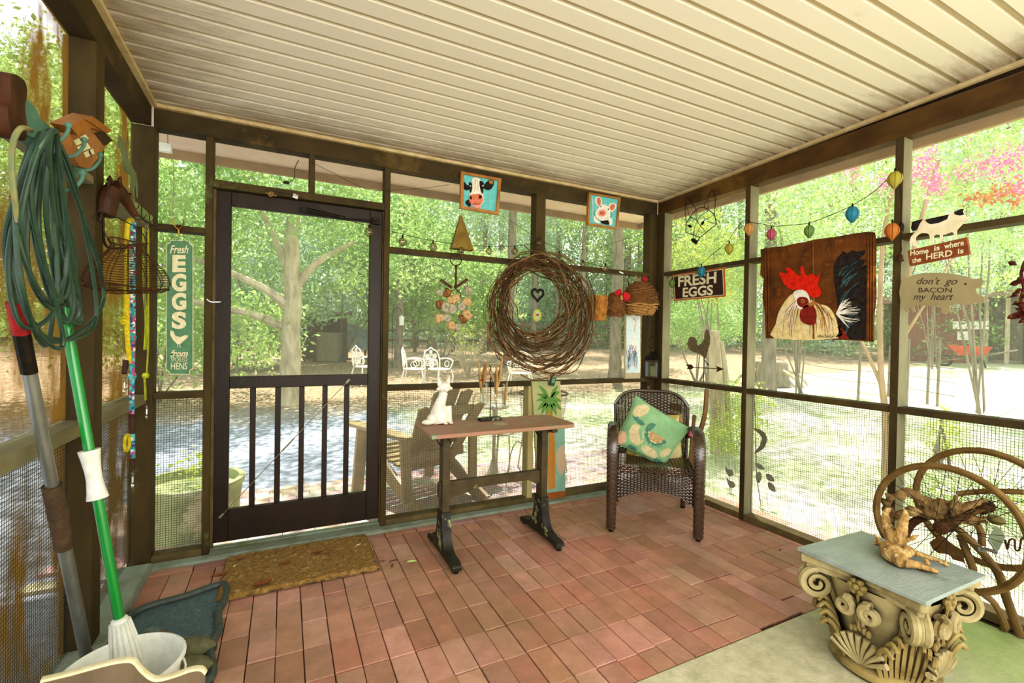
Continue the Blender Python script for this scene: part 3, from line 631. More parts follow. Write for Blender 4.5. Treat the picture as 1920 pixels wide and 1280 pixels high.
for i, (x, y, lb, bl) in enumerate(((-3.4, 6.5, 'bright leafy shrub tree beyond the left screens', [(0, 0, 1.6, 1.0), (.3, 1.2, 2.6, 1.2), (-.8, 0, 3.0, 1.2), (.2, -.6, 3.9, 1.1), (.9, .4, 3.6, .8), (-.4, -1.2, 2.4, .7)]), (-3.0, 3.4, 'near leafy tree outside the left wall behind the hose', [(0, 0, 2.6, .8), (.2, -.9, 3.2, .8), (-.5, .6, 3.3, .9), (0, 1.2, 2.4, .6), (-.6, -.6, 1.9, .5)]))):
    bush(lb, x, y, 0, bl, 9000, .04, [M['leafD' if i else 'leafA'], M['leafB']], 400+i, name='small_tree', cat='tree')
# ================================================================ left wall things
def WL(off, px, py): return on(0, XL+off, px, py)
M['hose'] = mat('dark_green_garden_hose', '#2f4c38', '#213829', .4, 14, spec=.6, bump=.2, bscale=200)
M['mint'] = mat('chipped_mint_paint', '#5c8372', '#486c5c', .6, 10, bump=.3, c3='#7a5a34', spots=9, spot_lo=.66)
M['carve'] = mat('carved_brown_wood', '#5e3619', '#36200f', .55, 9, (1, 1, .3), .5, 40)
M['oak'] = mat('orange_brown_wood', '#b07c48', '#8e5c2c', .5, 6, (1, .4, 1), .3, 40)
# hook rack: mint board with brown scrolled end block and four curved hooks
o = WL(.012, 80, 268)
t = thing('hook_rack', 'mint green hook board with brown scrolled end and curved hooks above the coiled hose', 'hook rack', o, PI/2)
g = MB(); g.box(-.24, .22, -.012, .012, -.035, .055); g.build('back_board', M['mint'], t, bevel=.004)
g = MB(); pr_ = smooth2([(-.30, .06), (-.24, .075), (-.225, .05), (-.235, .01), (-.225, -.03), (-.235, -.07), (-.29, -.08), (-.315, -.03), (-.30, 0)])
g.prism(pr_, -.05, .01); g.build('end_block', M['carve'], t, bevel=.004)
g = MB(); g.prism(smooth2([(-.225, .045), (-.12, .05), (-.1, .0), (-.14, -.03), (-.225, -.03)]), -.03, -.01); g.build('shelf_bracket', M['mint'], t, bevel=.003)
for px, py in ((128, 243), (158, 270), (188, 297), (155, 332)):
    q = WL(.10, px, py); u = q.y-o.y; z = q.z-o.z
    g = MB(); g.tube(smooth([(u-.01, -.01, z-.02), (u-.006, -.035, z-.045), (u-.002, -.065, z-.04), (u, -.085, z-.01), (u, -.088, z+.008)]), .0048, 8)
    h = g.build('hook', M['mint'], t); g = MB(); g.ball((u, -.088, z+.012), .009, 10); g.build('ball_tip', M['mint'], h)
# carved house-shaped plaque with pasted labels
o = WL(.05, 155, 265)
t = thing('house_plaque', 'orange brown wooden house-shaped plaque with cream paper labels beside the hose hooks', 'plaque', o, PI/2)
def PL(px, py): q = WL(.05, px, py); return (q.y-o.y, q.z-o.z)
g = MB(); g.prism([PL(*q) for q in ((120, 243), (156, 228), (200, 262), (168, 305), (158, 316), (140, 310), (128, 290))], -.012, .012); g.build('board', M['oak'], t, bevel=.002)
g = MB(); g.prism([PL(*q) for q in ((105, 232), (146, 213), (186, 240), (180, 246), (150, 236), (122, 250))], -.03, .014); g.prism([PL(*q) for q in ((133, 219), (146, 213), (186, 240), (176, 246))], -.036, -.03); g.build('roof', M['carve'] if False else mat('roof_orange_wood', '#a9702f', '#8a531d', .5, 12, (1, .3, 1), .3), t, bevel=.002)
g = MB(); g.prism([PL(*q) for q in ((167, 248), (184, 243), (203, 262), (186, 272))], -.0135, -.012); g.build('side_panel', M['carve'], t)
M['paper'] = mat('cream_paper_label', '#e2dcb4', '#cdc69a', .8, 60)
M['ink'] = mat('dark_ink', '#3a3124', None, .8)
for pl in (((127, 262), (136, 257), (143, 266), (133, 271)), ((139, 255), (149, 250), (156, 258), (146, 264)), ((134, 274), (153, 266), (160, 276), (138, 284)), ((147, 284), (164, 277), (167, 286), (151, 294))):
    g = MB(); g.prism([PL(*q) for q in pl], -.0145, -.0125); h = g.build('paper_label', M['paper'], t)
q = PL(158, 286); text('lettering', 'N/Y', .016, M['ink'], t, (q[0], -.0152, q[1]), rotz=.4)
# coiled hose over the hooks
rr = random.Random(5)
ho = WL(.06, 110, 250)
t = thing('garden_hose', 'dark green garden hose coiled in long loose loops hung from the mint hook board', 'garden hose', ho, 0)
def HP(px, py, off): q = WL(off, px, py); return q-ho
pts = []
loops = [((66, 256), (50, 420), (58, 520), (100, 580), (128, 470)), ((105, 248), (84, 400), (118, 596), (152, 580), (122, 420)), ((90, 246), (72, 420), (100, 548), (128, 530), (114, 352)), ((98, 246), (8, 450), (70, 625), (180, 600), (140, 360)), ((84, 252), (34, 380), (48, 560), (92, 640), (104, 420)), ((70, 258), (20, 430), (60, 600), (120, 640), (60, 380)), ((85, 250), (42, 420), (75, 560), (150, 600), (110, 400)), ((95, 248), (60, 430), (110, 600), (135, 560), (105, 380)),
         ((100, 246), (12, 440), (95, 640), (195, 560), (130, 330)), ((80, 250), (30, 400), (70, 540), (120, 560), (95, 360)), 
         ((75, 252), (15, 470), (40, 610), (110, 560), (90, 330)), ((88, 250), (100, 400), (128, 570), (140, 480), (100, 300))]
for i, lp in enumerate(loops):
    for j, (x, y) in enumerate(lp):
        o_ = .05+.012*((i*3+j) % 5)+.004*rr.random()+(.05 if j == 0 else 0)
        pts.append(HP(x+rr.uniform(-3, 3), y+rr.uniform(-4, 4), o_))
pts.append(HP(100, 255, .12))
g = MB(); g.tube(smooth(pts, 9), .0058, 9); g.build('hose_coil', M['hose'], t)
g = MB(); g.tube(smooth([HP(58, 244, .10), HP(40, 240, .12), (HP(26, 262, .11)), HP(22, 300, .1), HP(26, 360, .1), HP(36, 430, .09)]), .0056, 9); g.build('hose_tail', mat('faded_olive_hose', '#9a8c60', '#6f7a52', .5, 14), t)
# horse head hook
o = WL(.0, 186, 362); t = thing('horse_head_hook', 'carved dark brown horse head wall hook with a bent iron hook below', 'wall hook', (XL, o.y, o.z), PI/2)
def HL(px, py): q = WL(.0, px, py); return (q.y-o.y, q.z-o.z)
g = MB()
g.tube(smooth([(.0, -.018, -.085), (.004, -.022, -.04), (.008, -.03, 0), (.014, -.04, .03)]), [.03, .033, .034, .034, .034, .035, .036, .036, .036, .036, .034, .033, .032, .032, .031, .03, .029, .028, .028][:19], 12)
g.tube(smooth([(.012, -.04, .035), (.045, -.052, .022), (.08, -.066, -.008), (.105, -.078, -.038)]), [.031-.0009*i for i in range(19)], 12)
g.ball((.108, -.08, -.04), .017, 10); g.ball((.035, -.05, .02), .031, 10)
for s_ in (-1, 1): g.lathe([(.009, 0), (.008, .012), (.0, .03)], 8, c=(.016, -.04+s_*.016, .055), M=lathe_m((.1*s_, -.2, 1)))
hh = g.build('head', M['carve'], t, sharp=0); md = hh.modifiers.new('fuse', 'REMESH'); md.mode = 'VOXEL'; md.voxel_size = .0035; md.use_smooth_shade = True
g = MB()
for i in range(9): z = .055-i*.017; y_ = -.03+.0*i; g.tube(smooth([(-.012, -.028+.002*i, z), (-.02, -.036+.003*i, z-.012), (-.022, -.03+.003*i, z-.03)]), [.005]*12+[.002], 6)
g.build('mane', mat('dark_mane_wood', '#3f230f', '#2a1507', .6, 40), t)
for s_ in (-1, 1):
    g = MB(); g.ball((.055, -.055+s_*.026, .024), .005, 8); g.build('eye', M['black_metal'], t)
g = MB(); g.tube(smooth([(.0, -.012, -.07), (.0, -.014, -.15), (.0, -.018, -.19), (.01, -.03, -.205), (.03, -.07, -.2), (.035, -.085, -.185)]), .0042, 8); g.build('iron_hook', M['black_metal'], t)
# metal cutout hanging on the screen
t, Lc = wall_thing('metal_silhouette', 'grey green sheet metal silhouette of a leaping animal hung on the left screen', 'wall ornament', 'left', 238, 310, .03)
Z1 = lambda x, y: (80+x/5.333, 140+y/5.333)
P_ = [Lc(*Z1(*q)) for q in ((762, 600), (785, 640), (825, 660), (830, 720), (850, 830), (880, 900), (930, 980), (948, 1100), (945, 1230), (935, 1100), (920, 1060), (912, 1200), (925, 1280), (905, 1210), (885, 1080), (870, 1000), (820, 960), (795, 870), (800, 800), (780, 740), (750, 735), (748, 690))]
g = MB(); g.prism(P_, -.002, .002); g.build('silhouette', mat('grey_green_sheet_metal', '#7d8560', '#666f4c', .6, 12, metal=.2), t)
g = MB(); a = Lc(238, 258); g.tube([(a[0], -.004, a[1]-.03), (a[0]+.002, 0, a[1]+.04)], .001, 5); g.build('hanging_wire', M['wire'], t)
# wire coat hooks on the rail
t, Lc = wall_thing('wire_hook_strip', 'thin bent wire hooks on the pale left rail above the dog leads', 'hook strip', 'left', 255, 395, .012)
g = MB(); a, b_ = Lc(225, 365), Lc(283, 416); g.box(a[0], b_[0], -.008, .006, -.004, .036); g.build('backing_strip', mat('sage_painted_strip', '#8f9a64', '#7d8856', .7, 20), t, bevel=.002)
for px, py in ((228, 380), (243, 398), (262, 404), (277, 412)):
    a = Lc(px, py); g = MB(); g.tube(smooth([(a[0]-.012, -.01, a[1]+.05), (a[0]-.014, -.012, a[1]-.01), (a[0], -.03, a[1]-.03), (a[0]+.018, -.05, a[1]-.012), (a[0]+.022, -.055, a[1]+.005)]), .0017, 6); g.build('wire_hook', M['black_metal'], t)
# leads
def lead(name, label, mats, path, rad, n=8, tw=None, parts=()):
    o_ = WL(.05, *path[0]); t_ = thing(name, label, 'dog lead', o_, 0)
    return t_, o_
M['yrope'] = mat('yellow_rope', '#e6d22a', '#bfa71c', .8, 60, (1, 1, 1), .8, 150)
m, nt = nt_of('multicolour_braid'); L = nt.links.new
out = N(nt, 'ShaderNodeOutputMaterial'); b = N(nt, 'ShaderNodeBsdfPrincipled', Roughness=.8); tc = N(nt, 'ShaderNodeTexCoord')
wv = N(nt, 'ShaderNodeTexVoronoi', Scale=95); L(tc.outputs['Object'], wv.inputs['Vector']); rp = N(nt, 'ShaderNodeValToRGB'); rp.color_ramp.interpolation = 'CONSTANT'
sep = N(nt, 'ShaderNodeSeparateColor'); L(wv.outputs['Color'], sep.inputs[0]); L(sep.outputs[0], rp.inputs[0])
cols = [(0, '#2f8f93'), (.3, '#b04a78'), (.45, '#274a86'), (.62, '#63b5ad'), (.8, '#e4dcd2'), (.9, '#7a2f63')]
rp.color_ramp.elements[0].position = 0; rp.color_ramp.elements[0].color = rgb(cols[0][1]); rp.color_ramp.elements[1].position = cols[1][0]; rp.color_ramp.elements[1].color = rgb(cols[1][1])
for p_, c_ in cols[2:]: e_ = rp.color_ramp.elements.new(p_); e_.color = rgb(c_)
L(rp.outputs[0], b.inputs['Base Color']); L(b.outputs[0], out.inputs[0]); M['braid'] = m
M['ygband'] = mat('yellow_green_webbing', '#c2c832', '#8f9a22', .7, 30)
M['leather'] = mat('dark_leather', '#4a2a1c', '#331a10', .5, 30)
def snap(parent, c, s=1.0):
    g = MB(); g.torus((c[0], c[1], c[2]), .010*s, .0022*s, 14, 6, M=Matrix.Rotation(PI/2, 4, 'Z')); g.tube([(c[0], c[1], c[2]-.009*s), (c[0], c[1], c[2]-.035*s)], .004*s, 8)
    g.torus((c[0], c[1], c[2]-.046*s), .011*s, .0025*s, 14, 6, M=Matrix.Rotation(PI/2, 4, 'Z'), arc=5.2, a0=1.0); return g.build('snap_hook', M['chrome'], parent)
o = WL(.05, 240, 415); t = thing('rope_lead', 'bright yellow rope dog lead with tied knot hanging beside the braided lead', 'dog lead', o, 0)
q = lambda px, py, of=.05: WL(of, px, py)-o
g = MB(); g.tube(smooth([q(243, 680), q(237, 600), q(238, 500), q(238, 440), q(241, 415), q(246, 412, .04), q(249, 425, .035), q(247, 500, .03), q(246, 640, .03)]), .0085, 8); g.build('rope', M['yrope'], t)
g = MB(); c = q(233, 603); g.ball(c, .016, 8); g.ball(c+Vector((0, .012, .014)), .013, 8); g.tube([c, c+Vector((.01, -.03, .005))], .006, 6); g.build('knot', M['yrope'], t)
g = MB(); g.tube([q(236, 676), q(233, 700)], .0105, 8); g.build('sleeve', M['leather'], t)
snap(t, q(233, 712), 1.0)
g = MB(); c = q(238, 830); g.torus(c, .035, .006, 18, 7, M=Matrix.Rotation(PI/2, 4, 'Z'), flat=1); g.build('rope_loop', M['yrope'], t)
o = WL(.055, 249, 425); t = thing('braided_lead', 'multicolour teal and pink braided dog lead with leather ends reaching lowest of the leads', 'dog lead', o, 0)
g = MB(); g.tube(smooth([q(251, 418, .03), q(250, 500), q(249, 600), q(249, 700), q(248, 770)]) if False else smooth([WL(.055, *p_)-o for p_ in ((250, 416), (249, 500), (249, 600), (248, 700), (247, 775))]), .0098, 10); g.build('braid', M['braid'], t)
q = lambda px, py, of=.055: WL(of, px, py)-o
for py in (632, 705): g = MB(); g.ball(q(248, py), .016, 8, sc=(1, 1, 1.3)); g.build('knot', M['braid'], t)
g = MB(); g.tube([q(247, 775), q(248, 812)], .011, 8); g.tube([q(249, 858), q(249, 880)], .008, 8); g.build('leather_sleeve', M['leather'], t)
g = MB(); g.tube([q(248, 812), q(249, 858)], .0095, 8); g.build('braid_end', M['braid'], t)
snap(t, q(249, 888), 1.1)
o = WL(.04, 272, 425); t = thing('webbing_lead', 'flat yellow and grey striped webbing dog lead nearest the corner post', 'dog lead', o, 0)
q = lambda px, py, of=.04: WL(of, px, py)-o
g = MB(); g.torus(q(275, 426), .02, .0022, 18, 6, M=Matrix.Rotation(PI/2, 4, 'Z')); g.build('ring', M['chrome'], t)
def band(P, w, name, m_):
    g = MB(); P = smooth(P, 4); vs = []
    for p_ in P: vs += [p_+Vector((0, -w, 0)), p_+Vector((0, w, 0)), p_+Vector((-.003, -w, 0)), p_+Vector((-.003, w, 0))]
    fs = []
    for i in range(len(P)-1): a = i*4; fs += [(a, a+1, a+5, a+4), (a+2, a+6, a+7, a+3), (a, a+4, a+6, a+2), (a+1, a+3, a+7, a+5)]
    g.add(vs, fs); return g.build(name, m_, t)
band([q(271, 428), q(271, 520), q(272, 560), q(275, 600), q(273, 650), q(272, 655)], .022, 'webbing', M['ygband'])
band([q(273, 428, .048), q(273, 500, .048), q(272, 580, .048)], .004, 'stripe', mat('grey_webbing_stripe', '#6c6f52', None, .8))
band([q(279, 428), q(279, 560), q(279, 640), q(276, 700)], .010, 'webbing_strand', M['ygband'])
band([q(272, 705), q(274, 750)], .014, 'handle_end', M['ygband'])
g = MB(); g.ball(q(273, 704), .016, 8); g.build('knot', M['ygband'], t); snap(t, q(275, 763), 1.0)
# wire egg basket
c0 = WL(.13, 240, 505); t = thing('wire_basket', 'rusty round wire egg basket hanging from the iron hook in front of the leads', 'basket', c0, 0)
def ring(g, R, z, r=.0014, m=0): g.tube([(R*math.cos(2*PI*i/30), R*math.sin(2*PI*i/30), z+.006*math.sin(4*PI*i/30)) for i in range(30)], r, 5, m, closed=True)
g = MB(); prof = [(.055, .10), (.05, .085), (.052, .07), (.062, .055), (.085, .03), (.108, .005), (.122, -.02), (.128, -.045), (.120, -.065), (.10, -.08)]
for i in range(26):
    f = i/25*(len(prof)-1); k = min(int(f), len(prof)-2); a = f-k; ring(g, prof[k][0]*(1-a)+prof[k+1][0]*a, prof[k][1]*(1-a)+prof[k+1][1]*a, .0011)
for i in range(14):
    a = 2*PI*i/14; g.tube([(p_[0]*math.cos(a), p_[0]*math.sin(a), p_[1]) for p_ in prof], .0014, 5)
for R in (.08, .06, .04, .02): ring(g, R, -.082, .0011)
g.build('wire_body', M['rust'], t)
g = MB(); ring(g, .056, .10, .003); ring(g, .122, -.068, .003); g.build('rim', M['rust'], t)
g = MB(); g.tube(smooth([(.055, 0, .10), (.03, -.01, .15), (-.06, -.05, .19), (-.085, -.06, .165)]), .0018, 5); g.tube(smooth([(-.055, 0, .10), (-.07, -.03, .14), (-.085, -.06, .165)]), .0018, 5); g.build('handle', M['wire'], t)
# poles leaning on the left wall
def pole(name, label, cat, a, b, secs):
    t_ = thing(name, label, cat, a, 0); d_ = (b-a)
    for nm, f0, f1, r, m_, n in secs: g = MB(); g.tube([d_*f0, d_*(f0+(f1-f0)*.5), d_*f1], r, n); g.build(nm, m_, t_)
    return t_, d_
a = on(0, -.575, 138, 1262); b = WL(.03, 36, 600); M['alu'] = mat('dull_aluminium', '#9a9b94', '#84857d', .35, 20, (1, 1, .1), metal=.7)
pa = on(2, .06, 140, 1268); pa = Vector((max(pa.x, -.60), pa.y, .06))
t, d_ = pole('broom_pole', 'silver metal pole with brown foam grip and red taped top leaning left', 'pole', pa, WL(.045, 38, 612), [('lower_tube', 0, .46, .0175, M['alu'], 12), ('upper_tube', .60, .93, .0155, M['alu'], 12), ('foam_grip', .44, .62, .0235, mat('brown_foam_grip', '#3f3023', '#57442f', .8, 30), 14), ('black_tape', .90, .985, .0175, M['black_metal'], 10), ('red_tape', .985, 1.05, .0185, mat('red_tape', '#a81e1e', '#7c1414', .5, 20), 10)])
g = MB(); g.box(-.028, .03, -.03, .03, -.055, .03); g.build('socket', M['alu'], t, bevel=.004)
M['green_pole'] = mat('glossy_green_pole', '#178a35', '#0f7229', .25, 6, (1, 1, .1), spec=.6, coat=.4); M['white_pl'] = mat('white_plastic', '#e8e8dd', '#d6d6c9', .4, 20)
pb = on(2, .12, 242, 1262); pt = WL(.02, 122, 590)
t, d_ = pole('mop', 'green mop handle with white hourglass grip standing in the white bucket', 'mop', pb, pt, [('handle_tube', .1, 1.02, .0148, M['green_pole'], 12)])
Mz = lathe_m(d_); ln = d_.length
f0 = .52
g = MB(); pr = [(.029, 0), (.025, .02), (.021, .06), (.021, .09), (.025, .13), (.029, .16)]
pr = [(r_, z_) for r_, z_ in pr]; base = d_*.50; g.lathe(pr, 16, c=base, M=Mz); g.build('grip', M['white_pl'], t)
g = MB(); g.lathe([(.05, .0), (.043, .03), (.036, .10), (.026, .17), (.022, .19), (.013, .195)], 18, c=Vector((0, 0, 0)), M=Mz)
for i in range(16): a_ = 2*PI*i/16; g.tube([Mz.to_3x3() @ Vector((.05*math.cos(a_), .05*math.sin(a_), 0)), Mz.to_3x3() @ Vector((.037*math.cos(a_), .037*math.sin(a_), .1)), Mz.to_3x3() @ Vector((.025*math.cos(a_), .025*math.sin(a_), .18))], .004, 5)
g.build('wringer_cone', M['white_pl'], t)
# bucket
bc = on(2, .24, 258, 1232); bc = Vector((bc.x-.03, bc.y-.02, 0))
t = thing('bucket', 'round white plastic bucket behind the scalloped board, mop standing in it', 'bucket', (bc.x, bc.y, 0), 0)
g = MB(); g.lathe([(.12, .006), (.148, .225), (.158, .23), (.158, .238), (.15, .242), (.144, .232), (.117, .012), (0, .012)], 36); g.lathe([(0, .004), (.12, .006)], 36); g.build('pail', M['white_pl'], t)
g = MB(); g.tube(smooth([(.152, 0, .215), (.16, -.05, .2), (.1, -.14, .18), (-.02, -.165, .175)]), .003, 6); g.build('handle', M['white_pl'], t)
# scalloped board (front left corner)
def on_y(Y, px, py): return on(1, Y, px, py)
YS = 1.50
o = on_y(YS, 230, 1275); t = thing('wooden_crate', 'grey wooden crate end with scalloped cream-edged top at the bottom left corner', 'crate', (o.x, YS, 0), 0)
z_ = lambda px, py: (on_y(YS, px, py).x-o.x, on_y(YS, px, py).z)
top = [z_(*q) for q in ((75, 1281), (130, 1268), (200, 1249), (235, 1243), (250, 1246), (264, 1262), (282, 1276), (300, 1278), (330, 1270), (358, 1260), (376, 1259), (384, 1266))]
top = [(p_.x, p_.y) for p_ in smooth([(a, b, 0) for a, b in top], 4)]
g = MB(); g.prism(top+[(top[-1][0], 0), (top[0][0]-.02, 0)], 0, .02); g.build('end_board', mat('grey_brown_board', '#7d6b55', '#6a5a46', .8, 12, (1, 1, .3), .4), t)
g = MB(); g.tube([(a, .01, b+.002) for a, b in top], .0115, 8, flat=.5); g.build('edge_trim', M['cream'], t)
for xx in (top[0][0], top[-1][0]-.018): g = MB(); g.box(xx, xx+.018, -.36, 0, 0, .15); g.build('side_board', M['rail_left'], t)
g = MB(); g.box(top[0][0]+.018, top[-1][0]-.018, -.36, 0, .01, .025); g.build('bottom_board', M['rail_left'], t)
# boot tray
T = [Gp0 for Gp0 in []]
fz = lambda px, py: (lambda p_: (p_.x, p_.y))(on(2, .015, px, py))
outl = [fz(*q) for q in ((425, 1106), (419, 1130), (409, 1148), (410, 1170), (410, 1185), (397, 1205), (393, 1225), (398, 1250), (393, 1275))]+[(-.28, 1.93), (-.45, 1.86), (-.585, 1.90), (-.60, 2.1), (-.60, 2.42), (-.585, 2.53), (-.52, 2.575), (-.42, 2.595), (-.31, 2.64), (-.262, 2.645)]
outl = [(p_.x, p_.y) for p_ in smooth([(a, b, 0) for a, b in outl], 4, True)]
cx = sum(p_[0] for p_ in outl)/len(outl); cy_ = sum(p_[1] for p_ in outl)/len(outl)
t = thing('boot_tray', 'shallow blue grey rubber boot tray with wavy raised rim in the left corner', 'boot tray', (cx, cy_, .003), 0)
loc_ = [(a-cx, b_-cy_) for a, b_ in outl]; ins = [(a*.95, b_*.97) for a, b_ in loc_]
g = MB(); g.prism_z(ins, 0, .006); g.build('base', mat('blue_grey_rubber_mat', '#5f7378', '#4b5a58', .55, 60, (1, 1, 1), .9, 140, c3='#7f8a7c', spots=8, spot_lo=.6), t)
g = MB(); g.tube([(a, b_, .016) for a, b_ in loc_], .016, 8, closed=True, flat=1, upv=(0, 0, 1)); g.build('rim', mat('dark_grey_rubber_rim', '#3f4640', '#4c544c', .5, 30), t)
# shoes
M['shoe'] = mat('grey_olive_shoe_suede', '#6d6a4c', '#57553b', .8, 30, bump=.4); M['sole'] = mat('dark_sole', '#3b3a2c', None, .8)
def shoe(label, x, y, rz, group):
    t_ = thing('clog', label, 'shoe', (x, y, .0105), rz, group)
    op = [(-.04, -.12), (-.045, -.02), (-.048, .06), (-.035, .115), (0, .135), (.035, .115), (.045, .06), (.038, -.02), (.036, -.12), (0, -.135)]
    op = smooth2(op, 4); g = MB(); g.prism_z(op, 0, .018); g.build('sole', M['sole'], t_, bevel=.003)
    vs = []; fs = []; ns = 12
    for i in range(9):
        f = i/8; y_ = -.01+f*.14; w = .046*math.sqrt(max(0.02, 1-(max(0, f-.35)/.66)**2)); h = .055*(1-.35*f)*math.sqrt(max(.02, 1-(max(0, f-.55)/.46)**2))+.004
        for j in range(ns+1): a_ = PI*j/ns; vs.append((w*math.cos(a_), y_, .017+h*math.sin(a_)))
    for i in range(8):
        for j in range(ns): fs.append((i*(ns+1)+j, i*(ns+1)+j+1, (i+1)*(ns+1)+j+1, (i+1)*(ns+1)+j))
    g = MB(); g.add(vs, fs); g.build('upper', M['shoe'], t_)
    g = MB(); P2 = [(-.042, .0, .03), (-.042, -.08, .03), (-.03, -.125, .034), (0, -.135, .036), (.03, -.125, .034), (.038, -.08, .03), (.042, 0, .03)]; g.tube(smooth(P2, 4), .011, 8, flat=1.3); g.build('heel_band', M['shoe'], t_)
    return t_
sp_ = on(2, .03, 355, 1222); sq_ = on(2, .03, 350, 1252)
shoe('grey olive clog on the boot tray, farther of the two pointing right', sp_.x-.045, sp_.y, -PI/2+.1, 'clogs on the boot tray'); shoe('grey olive clog on the boot tray, nearer of the two by the bucket rim', sq_.x-.045, sq_.y-.01, -PI/2-.05, 'clogs on the boot tray')
p_ = on(2, .03, 285, 1195); g = MB(); g.add([], [])
t = thing('dry_leaf', 'curled olive brown dry leaf standing on the boot tray behind the bucket', 'leaf', (p_.x, p_.y, .012), .4)
def leafblade(t_, L_, W, m_, curl=.3, name='leaf_blade'):
    g = MB(); vs = []; n = 8
    for i in range(n+1):
        f = i/n; w = W*math.sin(PI*min(1, f*.93+.04))**.8; x = (f-.5)*L_; z = curl*L_*(f-.5)**2
        vs += [(x, -w, z+w*.6), (x, 0, z), (x, w, z+w*.55)]
    fs = []
    for i in range(n): a_ = i*3; fs += [(a_, a_+3, a_+4, a_+1), (a_+1, a_+4, a_+5, a_+2)]
    g.add(vs, fs); return g.build(name, m_, t_)
M['dryleaf'] = mat('dry_brown_leaf', '#8a5230', '#6e3c20', .8, 30); M['oliveleaf'] = mat('olive_dry_leaf', '#6f6438', '#5a4f2a', .8, 30)
leafblade(t, .11, .03, M['oliveleaf'], .8)
# doormat
t = thing('doormat', 'golden brown coir doormat in front of the screen door', 'doormat', (.095, 2.735, .004), 0)
g = MB(); nx, ny = 46, 26; vs = []; rr = random.Random(3)
for j in range(ny+1):
    for i in range(nx+1):
        ed = (i in (0, nx)) or (j in (0, ny)); vs.append((-.375+.75*i/nx+rr.uniform(-.003, .003), -.235+.47*j/ny+rr.uniform(-.003, .003), .002 if ed else .02+rr.uniform(-.002, .002)))
g.add(vs, [(j*(nx+1)+i, j*(nx+1)+i+1, (j+1)*(nx+1)+i+1, (j+1)*(nx+1)+i) for j in range(ny) for i in range(nx)]); g.build('coir_pile', mat('golden_coir', '#a07d44', '#765830', .98, 45, bump=1, bscale=260, c3='#b59660', spots=30, spot_lo=.6), t, sharp=0)
g = MB(); g.box(-.372, .372, -.232, .232, 0, .006); g.build('rubber_backing', M['sole'], t)
for i, (px, py, L_, rz, lb, m_) in enumerate([(595, 1036, .06, .3, 'curled brown dry leaf near the middle of the doormat', 'dryleaf'), (610, 1038, .04, -.2, 'small red brown leaf right of the curled leaf on the doormat', 'dryleaf'), (532, 1057, .06, .1, 'thin brown leaf left of centre on the doormat', 'dryleaf'), (492, 1096, .09, .25, 'long brown leaf at the front edge of the doormat', 'dryleaf'), (453, 1048, .05, .5, 'orange brown leaf at the back left of the doormat', 'dryleaf'), (672, 1022, .035, .5, 'tiny tan leaf at the right end of the doormat', 'cream'), (411, 1080, .08, .15, 'orange brown leaf hanging over the left edge of the doormat', 'dryleaf'), (440, 1062, .03, 1.2, 'tiny pale green leaf on the doormat left side', 'palegreen')]):
    if m_ == 'palegreen': M['palegreen'] = mat('pale_green_leaf', '#b9c77a', None, .7)
    p_ = on(2, .026, px, py); t = thing('fallen_leaf', lb, 'leaf', (p_.x, p_.y, .026), rz, 'fallen leaves on the doormat'); leafblade(t, L_, L_*.22, M[m_], .5)
for px, py, L_, lb in ((717, 1052, .03, 'small brown leaf on the bricks right of the doormat'), (772, 1054, .055, 'pale green leaf on the bricks left of the trestle table')):
    p_ = on(2, .004, px, py); t = thing('fallen_leaf', lb, 'leaf', (p_.x, p_.y, .004), -.2, None); leafblade(t, L_, L_*.25, M['palegreen'] if 'pale' in lb else M['dryleaf'], .3)
for px, py, L_, rz, lb in ((738, 1051, .05, .1, 'short dark twig lying on the bricks right of the doormat'), (736, 1060, .03, 1.2, 'tiny curled twig just below the short dark twig')):
    p_ = on(2, .005, px, py); t = MB().tube(smooth([(-L_/2, 0, 0), (0, .003, .002), (L_/2, -.002, 0)]), .003, 5).build('twig', M['carve']); t.location = (p_.x, p_.y, .005); t.rotation_euler = (0, 0, rz); tag(t, lb, 'twig')
# green sign with lettering
t, Lc = wall_thing('egg_sign', 'narrow green hanging sign reading Fresh EGGS from spoiled hens', 'sign', 'back', 348, 575, .02)
ZS = lambda x, y: (290+x/4.127, 410+y/4.127)
P_ = [Lc(*ZS(*q)) for q in ((125, 170), (262, 175), (265, 190), (292, 212), (292, 1155), (268, 1170), (262, 1200), (122, 1198), (118, 1182), (92, 1165), (96, 200), (122, 188))]
g = MB(); g.prism(P_, 0, .008); g.build('sign_board', mat('distressed_green_paint', '#5f8a68', '#4f7959', .6, 20, c3='#2a5236', spots=14, spot_lo=.64), t)
cxs, czs = sum(p_[0] for p_ in P_)/len(P_), sum(p_[1] for p_ in P_)/len(P_)
g = MB(); g.prism([((a-cxs)*1.06+cxs, (b-czs)*1.012+czs) for a, b in P_], .003, .009); g.build('edge', M['cream'], t)
for bd, x0_, x1_, y0_, y1_, sh, of in (('Fresh', 118, 262, 205, 268, .3, .02), ('E', 137, 242, 280, 413, 0, .05), ('G', 132, 246, 424, 564, 0, .05), ('G', 132, 246, 572, 708, 0, .05), ('S', 132, 246, 718, 852, 0, .05), ('from', 122, 258, 1015, 1068, .35, .02), ('SPOILED', 126, 252, 1070, 1104, 0, .0), ('HENS', 126, 252, 1112, 1166, 0, .01)):
    A_, B_, T_, U_ = Lc(*ZS(x0_, (y0_+y1_)/2)), Lc(*ZS(x1_, (y0_+y1_)/2)), Lc(*ZS(190, y0_)), Lc(*ZS(190, y1_)); tfit(bd, M['cream'], t, A_, B_, T_[1]-U_[1], shear=sh, off=of)
g = MB(); hen = [Lc(*ZS(*q)) for q in ((125, 862), (145, 870), (160, 905), (200, 915), (235, 900), (262, 905), (250, 925), (225, 945), (205, 965), (195, 975), (170, 965), (150, 945), (130, 915), (120, 890))]; g.prism(hen, -.0025, 0)
